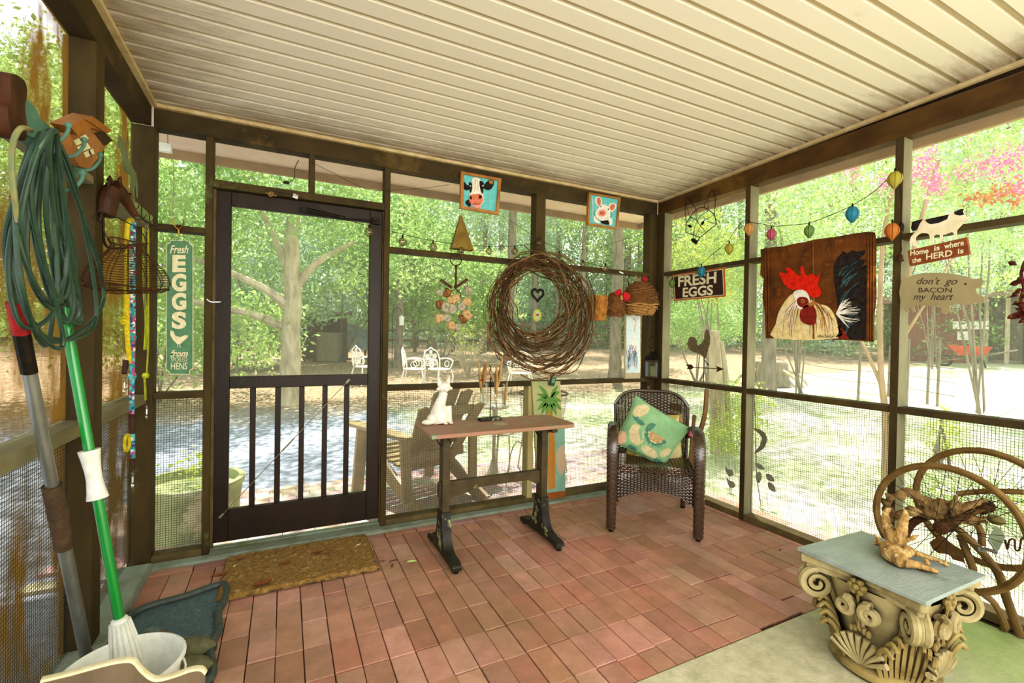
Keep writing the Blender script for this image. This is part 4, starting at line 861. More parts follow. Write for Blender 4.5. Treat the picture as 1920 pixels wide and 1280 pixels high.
for a_, b_ in (((178, 968), (178, 995)), ((192, 970), (200, 995))): p1, p2 = Lc(*ZS(*a_)), Lc(*ZS(*b_)); g.bar((p1[0], -.0015, p1[1]), (p2[0], -.0015, p2[1]), .002, .004)
g.build('hen_emblem', M['cream'], t)
g = MB(); a, b_ = Lc(*ZS(125, 1058)), Lc(*ZS(250, 1058)); g.box(a[0], b_[0], -.0025, 0, a[1]-.001, a[1]+.001); g.build('underline', M['cream'], t)
g = MB(); a, b_, c_ = Lc(*ZS(165, 172)), Lc(*ZS(195, 135)), Lc(*ZS(235, 175)); g.tube([(a[0], 0, a[1]), (b_[0], -.01, b_[1]), (c_[0], 0, c_[1])], .0012, 5); g.build('hanging_wire', M['wire'], t)
t, Lc = wall_thing('brass_coat_hook', 'small brass double-pronged hook holding the green egg sign', 'hook', 'back', 337, 425, .0)
g = MB(); f_ = lambda x, y, d=-.02: (lambda p_: (p_[0], d, p_[1]))(Lc(*ZS(x, y)))
g.tube(smooth([f_(148, 15, -.035), f_(150, 45, -.03), f_(190, 85, -.02), f_(232, 50, -.03), f_(232, 20, -.035)]), .0035, 7); g.tube([f_(190, 85, -.02), f_(192, 130, -.012)], .005, 7); g.tube([f_(190, 80, 0), f_(190, 85, -.02)], .004, 6); g.build('prongs', mat('old_brass', '#a5852f', '#7d6220', .4, 20, metal=.7), t)
g = MB(); a = Lc(*ZS(190, 75)); g.box(a[0]-.012, a[0]+.012, -.003, .0, a[1]-.02, a[1]+.02); g.build('plate', M['rust'], t)
# ================================================================ back wall things
ZW = lambda x, y: (720+x/3.048, 300+y/3.048)      # readings from the enlarged wreath view
M['walnutframe'] = mat('warm_oak_frame', '#b07c40', '#94612c', .5, 10, (1, 1, 1), .2)
def cmat(n, c, c2=None): M[n] = mat(n, c, c2, .9, 40, spec=.08); return M[n]
for n_, c_, c2_ in (('paint_teal', '#5fb3b3', '#7cc4bf'), ('paint_white', '#ece6da', '#d5cbb8'), ('paint_black', '#221c1a', '#37302c'), ('paint_pink', '#d98468', '#c26a52'), ('paint_rose', '#e5a596', '#d88676'), ('paint_red', '#d8321c', '#b82414'), ('paint_cream', '#e8d6a4', '#d0b878'), ('paint_brown', '#6b3f1c', '#54300f'), ('paint_ltbrown', '#a8733c', None), ('paint_blue', '#3f7fb0', '#2f6394'), ('paint_sky', '#bcd0d4', '#d9e0da'), ('paint_darkgreen', '#2d3a34', '#1c2522')): cmat(n_, c_, c2_)
def stroke(g, pts, w0, w1, y, m):
    P = smooth([(a, 0, b) for a, b in pts], 4); k = len(P); vs = []
    for i, p_ in enumerate(P):
        t_ = (P[min(i+1, k-1)]-P[max(i-1, 0)]); t_.normalize(); n_ = Vector((-t_.z, 0, t_.x)); w_ = (w0+(w1-w0)*i/(k-1))/2
        vs += [(p_.x-n_.x*w_, y, p_.z-n_.z*w_), (p_.x+n_.x*w_, y, p_.z+n_.z*w_)]
    fs = []
    for i in range(k-1):
        a = 2*i; q_ = (a, a+1, a+3, a+2); A, B_, C_ = [Vector(vs[j]) for j in q_[:3]]
        fs.append(q_ if (B_-A).cross(C_-A).y < 0 else q_[::-1])
    g.add(vs, fs, m)
def circ(cx, cz, rx, rz=None, n=16): rz = rz or rx; return [(cx+rx*math.cos(2*PI*i/n), cz+rz*math.sin(2*PI*i/n)) for i in range(n)]
def picture(name, label, corners, zf, mats, layers, strokes=(), fw=.022):
    cxp = sum(c[0] for c in corners)/4; cyp = sum(c[1] for c in corners)/4
    t_, Lc_ = wall_thing(name, label, 'picture', 'back', cxp, cyp, .02)
    Q = [Lc_(*c) for c in corners]    # TL TR BR BL
    def ins(k_): return [(a*(1-k_)+0*k_, b*(1-k_)) for a, b in Q]
    mx = sum(a for a, b in Q)/4; mz = sum(b for a, b in Q)/4; W_ = abs(Q[1][0]-Q[0][0]); f_ = 1-2*fw/W_
    In = [(mx+(a-mx)*f_, mz+(b-mz)*f_) for a, b in Q]
    for i in range(4):
        j = (i+1) % 4; g = MB(); g.prism([Q[i], Q[j], In[j], In[i]], -.012, .015); g.build('frame_bar', M['walnutframe'], t_, bevel=.0015)
    g = MB(); g.prism(In, 0, .012, 0)
    for k_, (poly, mi) in enumerate(layers): g.flat([Lc_(*zf(*q)) for q in poly], -.0006*(k_+1), mi)
    k0 = len(layers)
    for k_, (pts_, w0, w1, mi) in enumerate(strokes): stroke(g, [Lc_(*zf(*q)) for q in pts_], w0, w1, -.0006*(k0+1+k_*.2), mi)
    g.build('painting', mats, t_, sharp=0); return t_
ZP = lambda x, y: (840+x/5.647, 300+y/5.647)
def sm(pl): return smooth2(pl, 3)
picture('cow_picture', 'square oak framed picture of a black and white cow face on teal', [ZP(132, 122), ZP(558, 200), ZP(530, 580), ZP(127, 512)], ZP,
 [M['paint_teal'], M['paint_white'], M['paint_black'], M['paint_pink'], M['paint_rose'], M['paint_ltbrown']],
 [(sm([(168, 228), (200, 262), (235, 275), (240, 300), (200, 322), (168, 305)]), 2), (sm([(370, 285), (400, 240), (440, 210), (490, 225), (470, 290), (430, 320), (385, 305)]), 2), (sm([(430, 225), (470, 215), (480, 245), (450, 255)]), 5),
  (sm([(262, 190), (330, 195), (345, 250), (350, 310), (372, 370), (375, 440), (340, 475), (262, 470), (225, 420), (232, 350), (255, 290), (256, 230)]), 1),
  (sm([(220, 240), (248, 245), (256, 300), (238, 350), (222, 300)]), 2), (sm([(332, 225), (372, 235), (378, 280), (362, 360), (340, 310)]), 2),
  (sm([(185, 440), (215, 420), (240, 470), (228, 495), (190, 470)]), 2), (sm([(262, 470), (345, 475), (330, 512), (270, 500)]), 4),
  (sm([(218, 400), (235, 370), (290, 362), (345, 365), (368, 410), (362, 450), (320, 475), (250, 470), (225, 440)]), 3), (sm([(225, 390), (245, 385), (250, 415), (235, 420)]), 2), (sm([(322, 380), (352, 378), (350, 405), (328, 410)]), 2),
  (circ(234, 278, 8), 1), (circ(366, 276, 9), 1), (circ(234, 280, 4), 2), (circ(366, 278, 5), 2)],
 [([(280, 205), (285, 280), (275, 340)], .003, .001, 5), ([(305, 205), (312, 270), (315, 340)], .002, .001, 5), ([(250, 440), (290, 425), (340, 440)], .003, .002, 4), ([(262, 465), (300, 470), (350, 462)], .003, .002, 2)])
picture('pig_picture', 'small oak framed picture of a pink pig face on blue', [ZP(1485, 345), ZP(1818, 400), ZP(1788, 735), ZP(1470, 685)], ZP,
 [M['paint_teal'], M['paint_white'], M['paint_black'], M['paint_pink'], M['paint_rose'], M['paint_sky']],
 [(sm([(1565, 400), (1600, 388), (1625, 420), (1632, 470), (1600, 495), (1570, 470), (1558, 430)]), 1), (sm([(1575, 410), (1605, 400), (1620, 450), (1600, 485), (1580, 460)]), 3),
  (sm([(1700, 480), (1730, 455), (1780, 470), (1770, 520), (1730, 550), (1700, 530)]), 1), (sm([(1715, 485), (1745, 465), (1768, 485), (1745, 530), (1712, 520)]), 3),
  (sm([(1600, 490), (1650, 470), (1700, 500), (1715, 560), (1710, 610), (1660, 645), (1600, 630), (1555, 590), (1560, 545), (1590, 510)]), 1),
  (sm([(1550, 590), (1590, 640), (1620, 665), (1580, 668), (1540, 640)]), 1), (sm([(1700, 615), (1735, 620), (1735, 680), (1700, 680)]), 1), (sm([(1610, 650), (1690, 640), (1700, 685), (1630, 672)]), 2),
  (sm([(1590, 545), (1620, 525), (1660, 535), (1668, 580), (1630, 600), (1592, 585)]), 4), (sm([(1600, 550), (1620, 540), (1650, 545), (1650, 580), (1622, 588), (1600, 575)]), 3), (circ(1612, 562, 6), 2), (circ(1636, 565, 6), 2), (circ(1610, 492, 6), 2), (circ(1692, 522, 7), 2)],
 [([(1520, 400), (1525, 500), (1518, 620)], .006, .003, 5), ([(1548, 540), (1556, 600), (1580, 640)], .003, .002, 2), ([(1590, 600), (1640, 625), (1690, 605)], .002, .002, 4), ([(1720, 560), (1722, 600), (1710, 620)], .003, .002, 2)], fw=.018)
# cowbell
t, Lc = wall_thing('cowbell', 'tall triangular tarnished brass bell hanging on a twine below the cow picture', 'bell', 'back', 863, 440, .04)
a, b, c, d = Lc(864, 404), Lc(845, 466), Lc(886, 466), Lc(864, 391)
g = MB(); hb = b[1]; ht = a[1]; w_ = (c[0]-b[0])/2; cx = (b[0]+c[0])/2
g.add([(cx-w_, -.03, hb), (cx+w_, -.03, hb), (cx+w_, .03, hb), (cx-w_, .03, hb), (a[0]-.008, -.006, ht), (a[0]+.008, -.006, ht), (a[0]+.008, .006, ht), (a[0]-.008, .006, ht)], [(0, 1, 5, 4), (1, 2, 6, 5), (2, 3, 7, 6), (3, 0, 4, 7), (4, 5, 6, 7)])
g.build('bell_body', mat('tarnished_brass', '#8a7436', '#6b5526', .5, 12, metal=.4, bump=.3), t, bevel=.003)
g = MB(); g.tube([(a[0]-.004, 0, ht), (d[0], -.01, d[1]), (a[0]+.004, 0, ht)], .0016, 5); g.tube([(b[0], -.031, b[1]+.0), (a[0]-.02, -.025, a[1]-.06), (a[0], -.012, a[1]-.05)], .0012, 5); g.build('twine', M['rope_twine'], t)
g = MB(); g.tube([(cx, 0, ht-.05), (cx, 0, hb-.01)], .003, 6); g.ball((cx, 0, hb-.012), .011, 10); g.build('clapper', M['rust'], t)
# globe string lights on the back wall
def Lw(px, py, off=.06): return on(1, YB-off, px, py)
o = Lw(700, 440); t = thing('string_lights', 'dark cord swagged from the door top along the upper back rail carrying wire globe lights', 'string lights', o, 0)
cord = [(508, 358), (560, 368), (600, 392), (650, 412), (695, 424), (760, 440), (815, 452), (870, 459), (920, 462), (965, 461), (1000, 456), (1012, 452), (1050, 468), (1090, 489), (1130, 500), (1160, 512), (1200, 521)]
g = MB(); g.tube(smooth([Lw(x, y)-o for x, y in cord], 4), .0018, 6); g.build('cord', M['black_metal'], t)
def globe(px, py, sz, label, off=.06, tan=False):
    c = Lw(px, py, off); t_ = thing('globe_light', label, 'globe light', c, 0, None)
    g = MB(); g.ball((0, 0, 0), sz*.93, 16); g.build('bulb', M['globe_glass'], t_)
    g = MB()
    for k_ in range(4): g.torus((0, 0, 0), sz, .0013, 22, 5, M=Matrix.Rotation(k_*PI/4, 4, 'Z'))
    g.tube([(sz*math.cos(2*PI*i/22), sz*math.sin(2*PI*i/22), 0) for i in range(22)], .0013, 5, closed=True); g.build('wire_cage', M['globe_wire'], t_)
    g = MB(); g.lathe([(.006, 0), (.006, .018), (.003, .022)], 10, c=(0, 0, sz-.003)); g.build('cap', M['black_metal'], t_)
M['globe_glass'] = glass_mat('clear_globe_glass', '#f4eedc', .22); M['globe_wire'] = mat('bronze_cage_wire', '#6b542c', '#4a3a1e', .5, metal=.5, scale=20)
for px, py, sz, lb in ((692, 435, .028, 'wire caged globe light in front of the screen door, leftmost of the string'), (755, 453, .026, 'globe light just right of the door post'), (812, 463, .026, 'globe light left of the cowbell'), (864, 470, .026, 'globe light right below the cowbell'), (917, 471, .023, 'globe light right of the cowbell, first before the wreath'), (965, 471, .023, 'globe light above the left side of the wreath'), (1011, 455, .022, 'tan globe light on the centre wall stud'), (1049, 479, .018, 'small globe light just right of the centre stud'), (1093, 496, .020, 'globe light above the right edge of the wreath'), (1135, 503, .024, 'globe light right of the wreath above the bark bucket')):
    globe(px, py, sz, lb)
# second slack wire
o = Lw(930, 400); g = MB(); g.tube(smooth([Lw(x, y)-o for x, y in ((934, 402), (960, 415), (1010, 448), (1060, 465), (1115, 466), (1160, 452), (1216, 436))], 4), .0014, 5)
t = g.build('slack_wire', M['wire']); t.location = o; tag(t, 'thin dark wire sagging from the cow picture to the back corner', 'wire')
o = Lw(530, 330, -.03); g = MB(); g.tube(smooth([on(1, YB-.01, x, y)-o for x, y in ((560, 300), (553, 315), (551, 335), (540, 343))], 5), .0022, 5)
q = on(1, YB-.01, 537, 342)-o; g.obox(q, (.03, .012, .014)); t = g.build('loose_cable', M['black_metal']); t.location = o; tag(t, 'short loose cable end with plug above the screen door', 'cable')
o = on(1, YB-.01, 580, 300); g = MB(); g.tube(smooth([on(1, YB-.01, x, y)-o for x, y in ((582, 303), (620, 322), (680, 352), (713, 358), (745, 356), (800, 352), (842, 346))], 4), .0013, 5)
t = g.build('thin_cable', M['wire']); t.location = o; tag(t, 'thin cable sagging across the transom above the door', 'cable')
# bit and shell mobile
t, Lc = wall_thing('bridle_bit', 'old iron horse bit with two rings and wooden crosspiece hanging above the seashells', 'wall ornament', 'back', 854, 520, .04)
ZB = lambda x, y: (800+x/6.4, 440+y/6.4)
l3 = lambda x, y, d=0.0: (lambda p_: (p_[0], d, p_[1]))(Lc(*ZB(x, y)))
for nm, (x, y), R in (('upper_ring', (350, 297), .041), ('lower_ring', (342, 730), .040)): g = MB(); g.torus(l3(x, y), R, .0035, 26, 7); g.build(nm, M['rust'], t)
g = MB(); g.tube([l3(350, 365), l3(352, 430), l3(350, 495), l3(352, 560), l3(345, 640)], [.010, .006, .008, .006, .010], 8); g.build('mouthpiece', M['rust'], t)
for a_, b_ in (((165, 540), (300, 632)), ((340, 640), (490, 530))): g = MB(); g.bar(l3(*a_), l3(*b_), .02, .019); g.build('crosspiece', mat('weathered_stick_wood', '#6e4d2c', '#54381e', .8, 20) if False else M['carve'], t, bevel=.003)
g = MB()
for a_, b_ in (((330, 150), (345, 235)), ((355, 240), (230, 535)), ((385, 380), (435, 535)), ((342, 235), (385, 300))): g.tube([l3(*a_), l3(*b_)], .0009, 5)
g.build('hanging_strings', M['wire'], t)
rr = random.Random(9); M['shell1'] = mat('orange_banded_shell', '#9c6d36', '#d3b988', .4, 60, (1, 1, 3)); M['shell2'] = mat('grey_olive_shell', '#7f7d62', '#b3a98c', .4, 50); M['shell3'] = mat('dark_amber_shell', '#5c3416', '#9a6230', .4, 40); M['shell4'] = mat('translucent_white_shell', '#d8cfbc', '#bfb49c', .4, 30, trans=.4)
def shell(px, py, r, label, m_, rz=0, cone=False):
    c = on(1, YB-.05, *ZB(px, py)); t_ = thing('seashell', label, 'seashell', c, 0, 'seashells of the wind chime')
    g = MB(); n1, n2 = 34, 10; vs = []
    for i in range(n1+1):
        f = i/n1; a_ = f*PI*4.4; R = r*.62*math.exp(-1.5*(1-f)); rad = r*.52*math.exp(-1.5*(1-f))
        cx_, cz_ = R*math.cos(a_+rz), R*math.sin(a_+rz); yy = -r*.5*(1-f)
        for j in range(n2): b_ = 2*PI*j/n2; vs.append((cx_+rad*math.cos(b_)*math.cos(a_+rz), yy+rad*math.sin(b_), cz_+rad*math.cos(b_)*math.sin(a_+rz)))
    fs = [(i*n2+j, i*n2+(j+1) % n2, (i+1)*n2+(j+1) % n2, (i+1)*n2+j) for i in range(n1) for j in range(n2)]
    fs.append(tuple(n1*n2+j for j in range(n2))); g.add(vs, fs); g.build('whorl', m_, t_, sharp=60)
    g = MB(); g.tube([(0, 0, r*.8), (rr.uniform(-.01, .01), .004, r*.8+.05)], .0006, 4); g.build('thread', M['wire'], t_)
for px, py, r, mk, rz, lb in ((235, 705, .036, 'shell3', .5, 'dark amber snail shell at the upper left of the shell cluster'), (160, 700, .028, 'shell4', 2, 'pale pointed shell at the top left edge of the cluster'), (490, 680, .040, 'shell2', 1, 'grey pink shell at the upper right of the cluster'), (355, 770, .040, 'shell1', 3, 'orange shell seen through the lower ring'), (270, 790, .028, 'shell1', 1, 'small orange shell left of the lower ring'), (160, 830, .040, 'shell3', 5, 'brown shell at the left edge behind the grey one'), (225, 860, .046, 'shell2', 4, 'large grey olive shell in the middle left of the cluster'), (490, 815, .040, 'shell1', 2.4, 'banded orange shell at the right edge, upper of two'), (410, 860, .038, 'shell4', .3, 'pale pink shell in the centre right of the cluster'), (480, 950, .044, 'shell1', 5, 'large banded orange shell at the right edge, lower of two'), (435, 1020, .038, 'shell3', 1.5, 'deep amber shell at the lower right of the cluster'), (160, 1000, .038, 'shell1', 3.3, 'pointed orange and white shell at the lower left of the cluster'), (300, 900, .040, 'shell4', .9, 'translucent white shell in the centre of the cluster'), (240, 1010, .036, 'shell4', 2.2, 'translucent grey shell low in the cluster'), (300, 1080, .036, 'shell1', 4.4, 'pale orange shell hanging lowest of the cluster'), (370, 1100, .028, 'shell4', 4.0, 'faint white shell at the bottom right of the cluster')):
    shell(px, py, r, lb, M[mk], rz)
# vine wreath
t, Lc = wall_thing('vine_wreath', 'big round grapevine wreath of tangled brown twigs hanging from the centre stud', 'wreath', 'back', 1012, 590, .135)
M['vine'] = mat('brown_grapevine', '#614629', '#3d2917', .85, 25, (1, 1, 1), .5, 60); M['vine2'] = mat('light_grapevine', '#8a6c48', '#5e4428', .85, 25)
rr = random.Random(21)
pc = Lc(1012, 590); up_, dn_ = Lc(1020, 480), Lc(1015, 698); lf, rt_ = Lc(912, 600), Lc(1112, 585)
RZ = (up_[1]-dn_[1])/2; RX = (rt_[0]-lf[0])/2; cx, cz = (lf[0]+rt_[0])/2, (up_[1]+dn_[1])/2
hcx, hcz = Lc(1008, 575)
hcx, hcz = Lc(1005, 563)
for k_ in range(84):
    f = rr.random(); g = MB(); n_ = 30; R0 = .47+.53*f**.85; ph = rr.uniform(0, 6.28); tl = rr.uniform(-.06, .06); wv_ = rr.uniform(.015, .085); arcn = rr.uniform(.6, 1.15)
    ox_, oz_ = rr.uniform(-.025, .025)+(hcx-cx)*(1-f)*1.0, rr.uniform(-.025, .025)+(hcz-cz)*(1-f)*1.0; pp = []
    for i in range(n_+1):
        a_ = ph+2*PI*arcn*i/n_; R_ = R0+wv_*math.sin(3*a_+k_)+wv_*.6*math.sin(7*a_+k_*2)
        pp.append((cx+ox_+RX*.98*R_*math.cos(a_), .05*math.sin(a_*2+k_)*f+rr.uniform(-.008, .008)-tl, cz+oz_+RZ*1.02*R_*math.sin(a_)))
    r_ = rr.choice([.002, .0026, .003, .0036, .005]) if k_ % 12 else .0085
    g.tube(pp, [r_*(1-.5*i/n_) for i in range(n_+1)], 6); 
    if rr.random() < .85:
        i = rr.randrange(6, n_-3); b_ = Vector(pp[i]); d_ = (Vector(pp[i+1])-b_).normalized(); out_ = Vector((b_.x-cx, 0, b_.z-cz)).normalized()
        g.tube([b_, b_+d_*.06+out_*.015, b_+d_*.11+out_*rr.uniform(-.02, .05)], [.0025, .002, .001], 5)
    g.build('vine_twig', M['vine'] if k_ % 3 else M['vine2'], t)
for pts_ in ([(912, 622), (925, 606), (935, 585), (942, 560)], [(912, 622), (950, 652), (985, 672)], [(1100, 520), (1112, 560), (1108, 610), (1085, 660), (1040, 690)], [(1020, 697), (1060, 700), (1080, 690), (1094, 660)], [(980, 460), (1000, 475), (1014, 452), (1022, 480)]):
    g = MB(); g.tube(smooth([(lambda p_: (p_[0], -.02, p_[1]))(Lc(*q_)) for q_ in pts_], 5), .0035, 6); g.build('loose_twig', M['vine'], t)
# heart and glass drop hanging in the middle
t, Lc = wall_thing('heart_ornament', 'small dark metal open heart hanging inside the wreath ring', 'ornament', 'back', 1008, 552, .05)
hs = [(lambda s_: (s_*16*math.sin(a_)**3, s_*(13*math.cos(a_)-5*math.cos(2*a_)-2*math.cos(3*a_)-math.cos(4*a_))))(.0031) for a_ in [2*PI*i/40 for i in range(40)]]
g = MB(); g.tube([(a, 0, b) for a, b in hs], .010, 8, closed=True, flat=.7, upv=(0, 1, 0)); g.build('heart', M['black_metal'], t)
g = MB(); g.tube([(0, 0, .02), (.0, .0, .16)], .0007, 4); g.tube([(0, 0, -.05), (0, 0, -.16+.045)], .0007, 4); g.build('thread', M['wire'], t)
t, Lc = wall_thing('glass_drop', 'yellow green oval glass drop with red centre hanging below the dark heart', 'ornament', 'back', 1007, 591, .05)
g = MB(); g.prism(circ(0, 0, .034, .045, 24), -.004, .004); g.build('glass_oval', mat('yellow_green_glass', '#c9d25a', '#e6e69a', .2, 30, trans=.6), t)
g = MB(); g.prism(circ(0, .002, .017, .026, 18), -.006, .006); g.build('pale_core', mat('pale_glass_core', '#e9eee0', '#cfdcd2', .2, 30, trans=.5), t)
g = MB(); g.ball((0, -.006, .004), .010, 10); g.build('red_bead', M['paint_red'], t)
# bark bucket
ZH = lambda x, y: (1080+x/5.333, 480+y/5.333)
t, Lc = wall_thing('bark_bucket', 'small tan bark bucket with thin wire bail hanging right of the wreath', 'bucket', 'back', *ZH(212, 520), .09)
l3 = lambda x, y, d=0.0: (lambda p_: (p_[0], d, p_[1]))(Lc(*ZH(x, y)))
tp, bt = l3(212, 398)[2], l3(212, 645)[2]; r1 = (l3(300, 400)[0]-l3(125, 400)[0])/2; r2 = r1*.8
g = MB(); g.lathe([(r2, bt), (r1*.95, (tp+bt)/2), (r1, tp), (r1*.92, tp), (r2*.9, bt+.01), (0, bt+.01)], 24); g.build('bucket_body', mat('tan_bark', '#b07a38', '#8a5822', .85, 30, (1, 1, 1), .9, 90, c3='#6e5226', spots=16, spot_lo=.62), t)
g = MB(); g.tube(smooth([(-r1, 0, tp-.01), (-r1*.95, 0, tp+.10), (0, 0, tp+.165), (r1*.95, 0, tp+.10), (r1, 0, tp-.01)]), .0018, 6); g.torus((0, 0, tp+.178), .012, .0018, 14, 5); g.build('bail', M['wire'], t)
rr = random.Random(4); g = MB()
for i in range(26): a_ = rr.uniform(PI, 2*PI); p0 = Vector((r1*math.cos(a_), r1*math.sin(a_)*1.03, rr.uniform(bt+.03, tp-.06))); g.tube([p0, p0+Vector((rr.uniform(-.02, .02), -.004, rr.uniform(-.03, .03)))], .0012, 4)
g.build('moss_twigs', M['rope_twine'], t)['kind'] = 'stuff'
# twig hen baskets
M['wick1'] = mat('brown_twig_weave', '#6b4526', '#8f6538', .85, 40); M['wick2'] = mat('golden_twig_weave', '#cba264', '#9c6f38', .85, 40)
def hen(label, px, py, off, rx, rz, wv, golden, comb, n_rows):
    t_, Lc_ = wall_thing('hen_basket', label, 'basket', 'back', px, py, off); rr_ = random.Random(px)
    def rad(z): f = (z+rz)/(2*rz); return rx*math.sqrt(max(.02, 1-(max(0, (f-.28)/.74))**2.2))*(1-.32*max(0, .28-f)/.28)
    g = MB(); g.lathe([(rad(-rz+2*rz*i/12)*.9, -rz+2*rz*i/12) for i in range(13)], 20, squash=.8); g.build('inner_shell', M['wick1'], t_)
    for nm, mm, rows in (('upper_weave', M['wick1'], range(int(n_rows*.35), n_rows)), ('lower_weave', M['wick2'] if golden else M['wick1'], range(0, int(n_rows*.35)))):
        g = MB()
        for i in rows:
            for s_ in range(2):
                z = -rz+2*rz*(i+.5*s_)/n_rows; R = rad(z); ph = rr_.uniform(0, 6); m_ = 26
                g.tube([(R*math.cos(2*PI*j/m_)*(1+.05*math.sin(j*PI*.5+i*PI+ph)), .8*R*math.sin(2*PI*j/m_)*(1+.05*math.sin(j*PI*.5+i*PI+ph)), z+.006*math.sin(j*1.3+ph)) for j in range(m_)], .0032, 5, closed=True)
        for _ in range(60):
            z = -rz+2*rz*(rows[0]+rr_.random()*(len(rows)-1))/n_rows; R = rad(z)*1.04; a_ = rr_.uniform(0, 6.28); p0 = Vector((R*math.cos(a_), .8*R*math.sin(a_), z)); q0 = Vector((R*1.1*math.cos(a_+.25), .84*R*math.sin(a_+.25), z+rr_.uniform(-.015, .015))); g.tube([p0, (p0+q0)/2*1.02, q0], .002, 4)
        g.build(nm, mm, t_)
    return t_, Lc_
cxp, cyp = ZH(640, 420)
t, Lc = hen('large domed golden brown twig hen basket with red comb nearest the corner', cxp, cyp, .12, .155, .135, 1, True, True, 22)
p1 = Lc(*ZH(685, 235)); t2 = thing('lantern_light', 'round red lantern light of the coloured string on top of the large hen basket', 'lantern light', on(1, YB-.12, *ZH(685, 232)), 0)
g = MB(); g.ball((0, 0, 0), .028, 12, sc=(1, 1, 1.05)); g.build('shade', M['paint_red'] if False else mat('red_lampion', '#e0424e', '#c22e40', .4, 30, trans=.5), t2)
g = MB()
for k_ in range(4): g.torus((0, 0, 0), .0285, .001, 18, 4, M=Matrix.Rotation(k_*PI/4, 4, 'Z'))
g.build('wire_ribs', M['wire'], t2)
g = MB(); a, b_, c_ = Lc(*ZH(610, 250)), Lc(*ZH(620, 175)), Lc(*ZH(630, 250)); g.tube([(a[0], 0, a[1]), (b_[0], .03, b_[1]+.0), (c_[0], 0, c_[1])], .003, 5); g.build('hanging_loop', M['rope_twine'], t)
cxp, cyp = ZH(400, 480)
t, Lc = hen('smaller dark twig hen basket with red felt comb left of the large one', cxp, cyp, .07, .095, .095, 1, False, True, 15)
M['redfelt'] = mat('red_felt', '#c5282c', '#a31d22', .9, 30)
l3 = lambda x, y, d=0.0: (lambda p_: (p_[0], p_[1]))(Lc(*ZH(x, y)))
g = MB(); g.prism(sm([l3(345, 375), l3(375, 345), l3(400, 335), l3(410, 365), l3(385, 395), l3(352, 395)]), -.06, -.045); g.build('comb', M['redfelt'], t)
g = MB(); g.prism(sm([l3(395, 375), l3(430, 375), l3(462, 400), l3(450, 440), l3(415, 460), l3(400, 430)]), -.10, -.085); g.build('wattle', M['redfelt'], t)
g = MB(); g.ball((l3(400, 420)[0], -.075, l3(400, 420)[1]), .018, 10, sc=(1, .8, 1.4)); g.build('face', M['wick2'], t)
g = MB()
for s_ in ((470, 335, 480, 385), (470, 335, 488, 380)): a, b_ = l3(s_[0], s_[1]), l3(s_[2], s_[3]); g.tube([(a[0], 0, a[1]), (b_[0], 0, b_[1])], .0016, 5)
for pts_ in ([(310, 540), (300, 590), (318, 640)], [(330, 560), (345, 620), (385, 650)], [(420, 570), (440, 600), (380, 640)], [(370, 560), (375, 600), (370, 640)]): g.tube(smooth([(l3(*q_)[0], -.02, l3(*q_)[1]) for q_ in pts_], 4), .0016, 5)
g.build('stray_twigs', M['vine'], t)
t, Lc = wall_thing('s_hook', 'small black S hook hanging from the upper back rail between the baskets', 'hook', 'back', *ZH(515, 230), .01)
t.name = 'wire_hook'
g = MB(); g.tube(smooth([(lambda p_: (p_[0], -.01, p_[1]))(Lc(*ZH(*q_))) for q_ in ((520, 180), (525, 210), (508, 235), (518, 260), (515, 290), (525, 280))], 4), .003, 6); g.build('hook', M['black_metal'], t)
# heron board
t, Lc = wall_thing('heron_board', 'narrow board painted with a white and blue heron standing beside the lantern', 'painted board', 'back', *ZH(575, 1228), .02)
l3 = lambda x, y: Lc(*ZH(x, y)); B_ = [l3(502, 560), l3(645, 560), l3(645, 1228), l3(502, 1228)]
w1, w2 = B_[0][0], l3(645, 1000)[0]; g = MB(); g.prism([(w1, B_[0][1]), (w2, B_[0][1]), (w2, 0.003), (w1, 0.003)], -.0, .018, 0)
fl = lambda pl, y, m_: g.flat([l3(*q_) for q_ in pl], y, m_)
fl([(504, 562), (640, 562), (640, 1165), (504, 1165)], -.0006, 1)
fl(sm([(575, 640), (600, 650), (606, 720), (598, 780), (600, 860), (625, 900), (610, 960), (570, 980), (545, 930), (555, 860), (575, 800), (585, 720)]), -.0012, 2)
rr = random.Random(8)
for i in range(42):
    x = rr.uniform(512, 605); y = rr.uniform(880, 990); stroke(g, [l3(x, y), l3(x+rr.uniform(-14, 14), y+70), l3(x+rr.uniform(-25, 10), min(1160, y+rr.uniform(120, 190)))], .005, .0015, -.0018-.00004*i, rr.choice([3, 3, 2, 2, 5, 4]))
for pts_ in ([(570, 640), (585, 620), (560, 612)], [(588, 640), (612, 632), (600, 612)], [(575, 630), (600, 660), (590, 700)]): stroke(g, [l3(*q_) for q_ in pts_], .006, .002, -.004, 4)
stroke(g, [l3(590, 680), l3(585, 740), l3(600, 780)], .004, .003, -.004, 6)
g.build('painted_face', [M['barkpale'], M['paint_sky'], M['paint_white'], M['paint_blue'], M['paint_rose'], M['paint_darkgreen'], mat('grey_paint', '#8b949a', None, .8)], t, sharp=0)
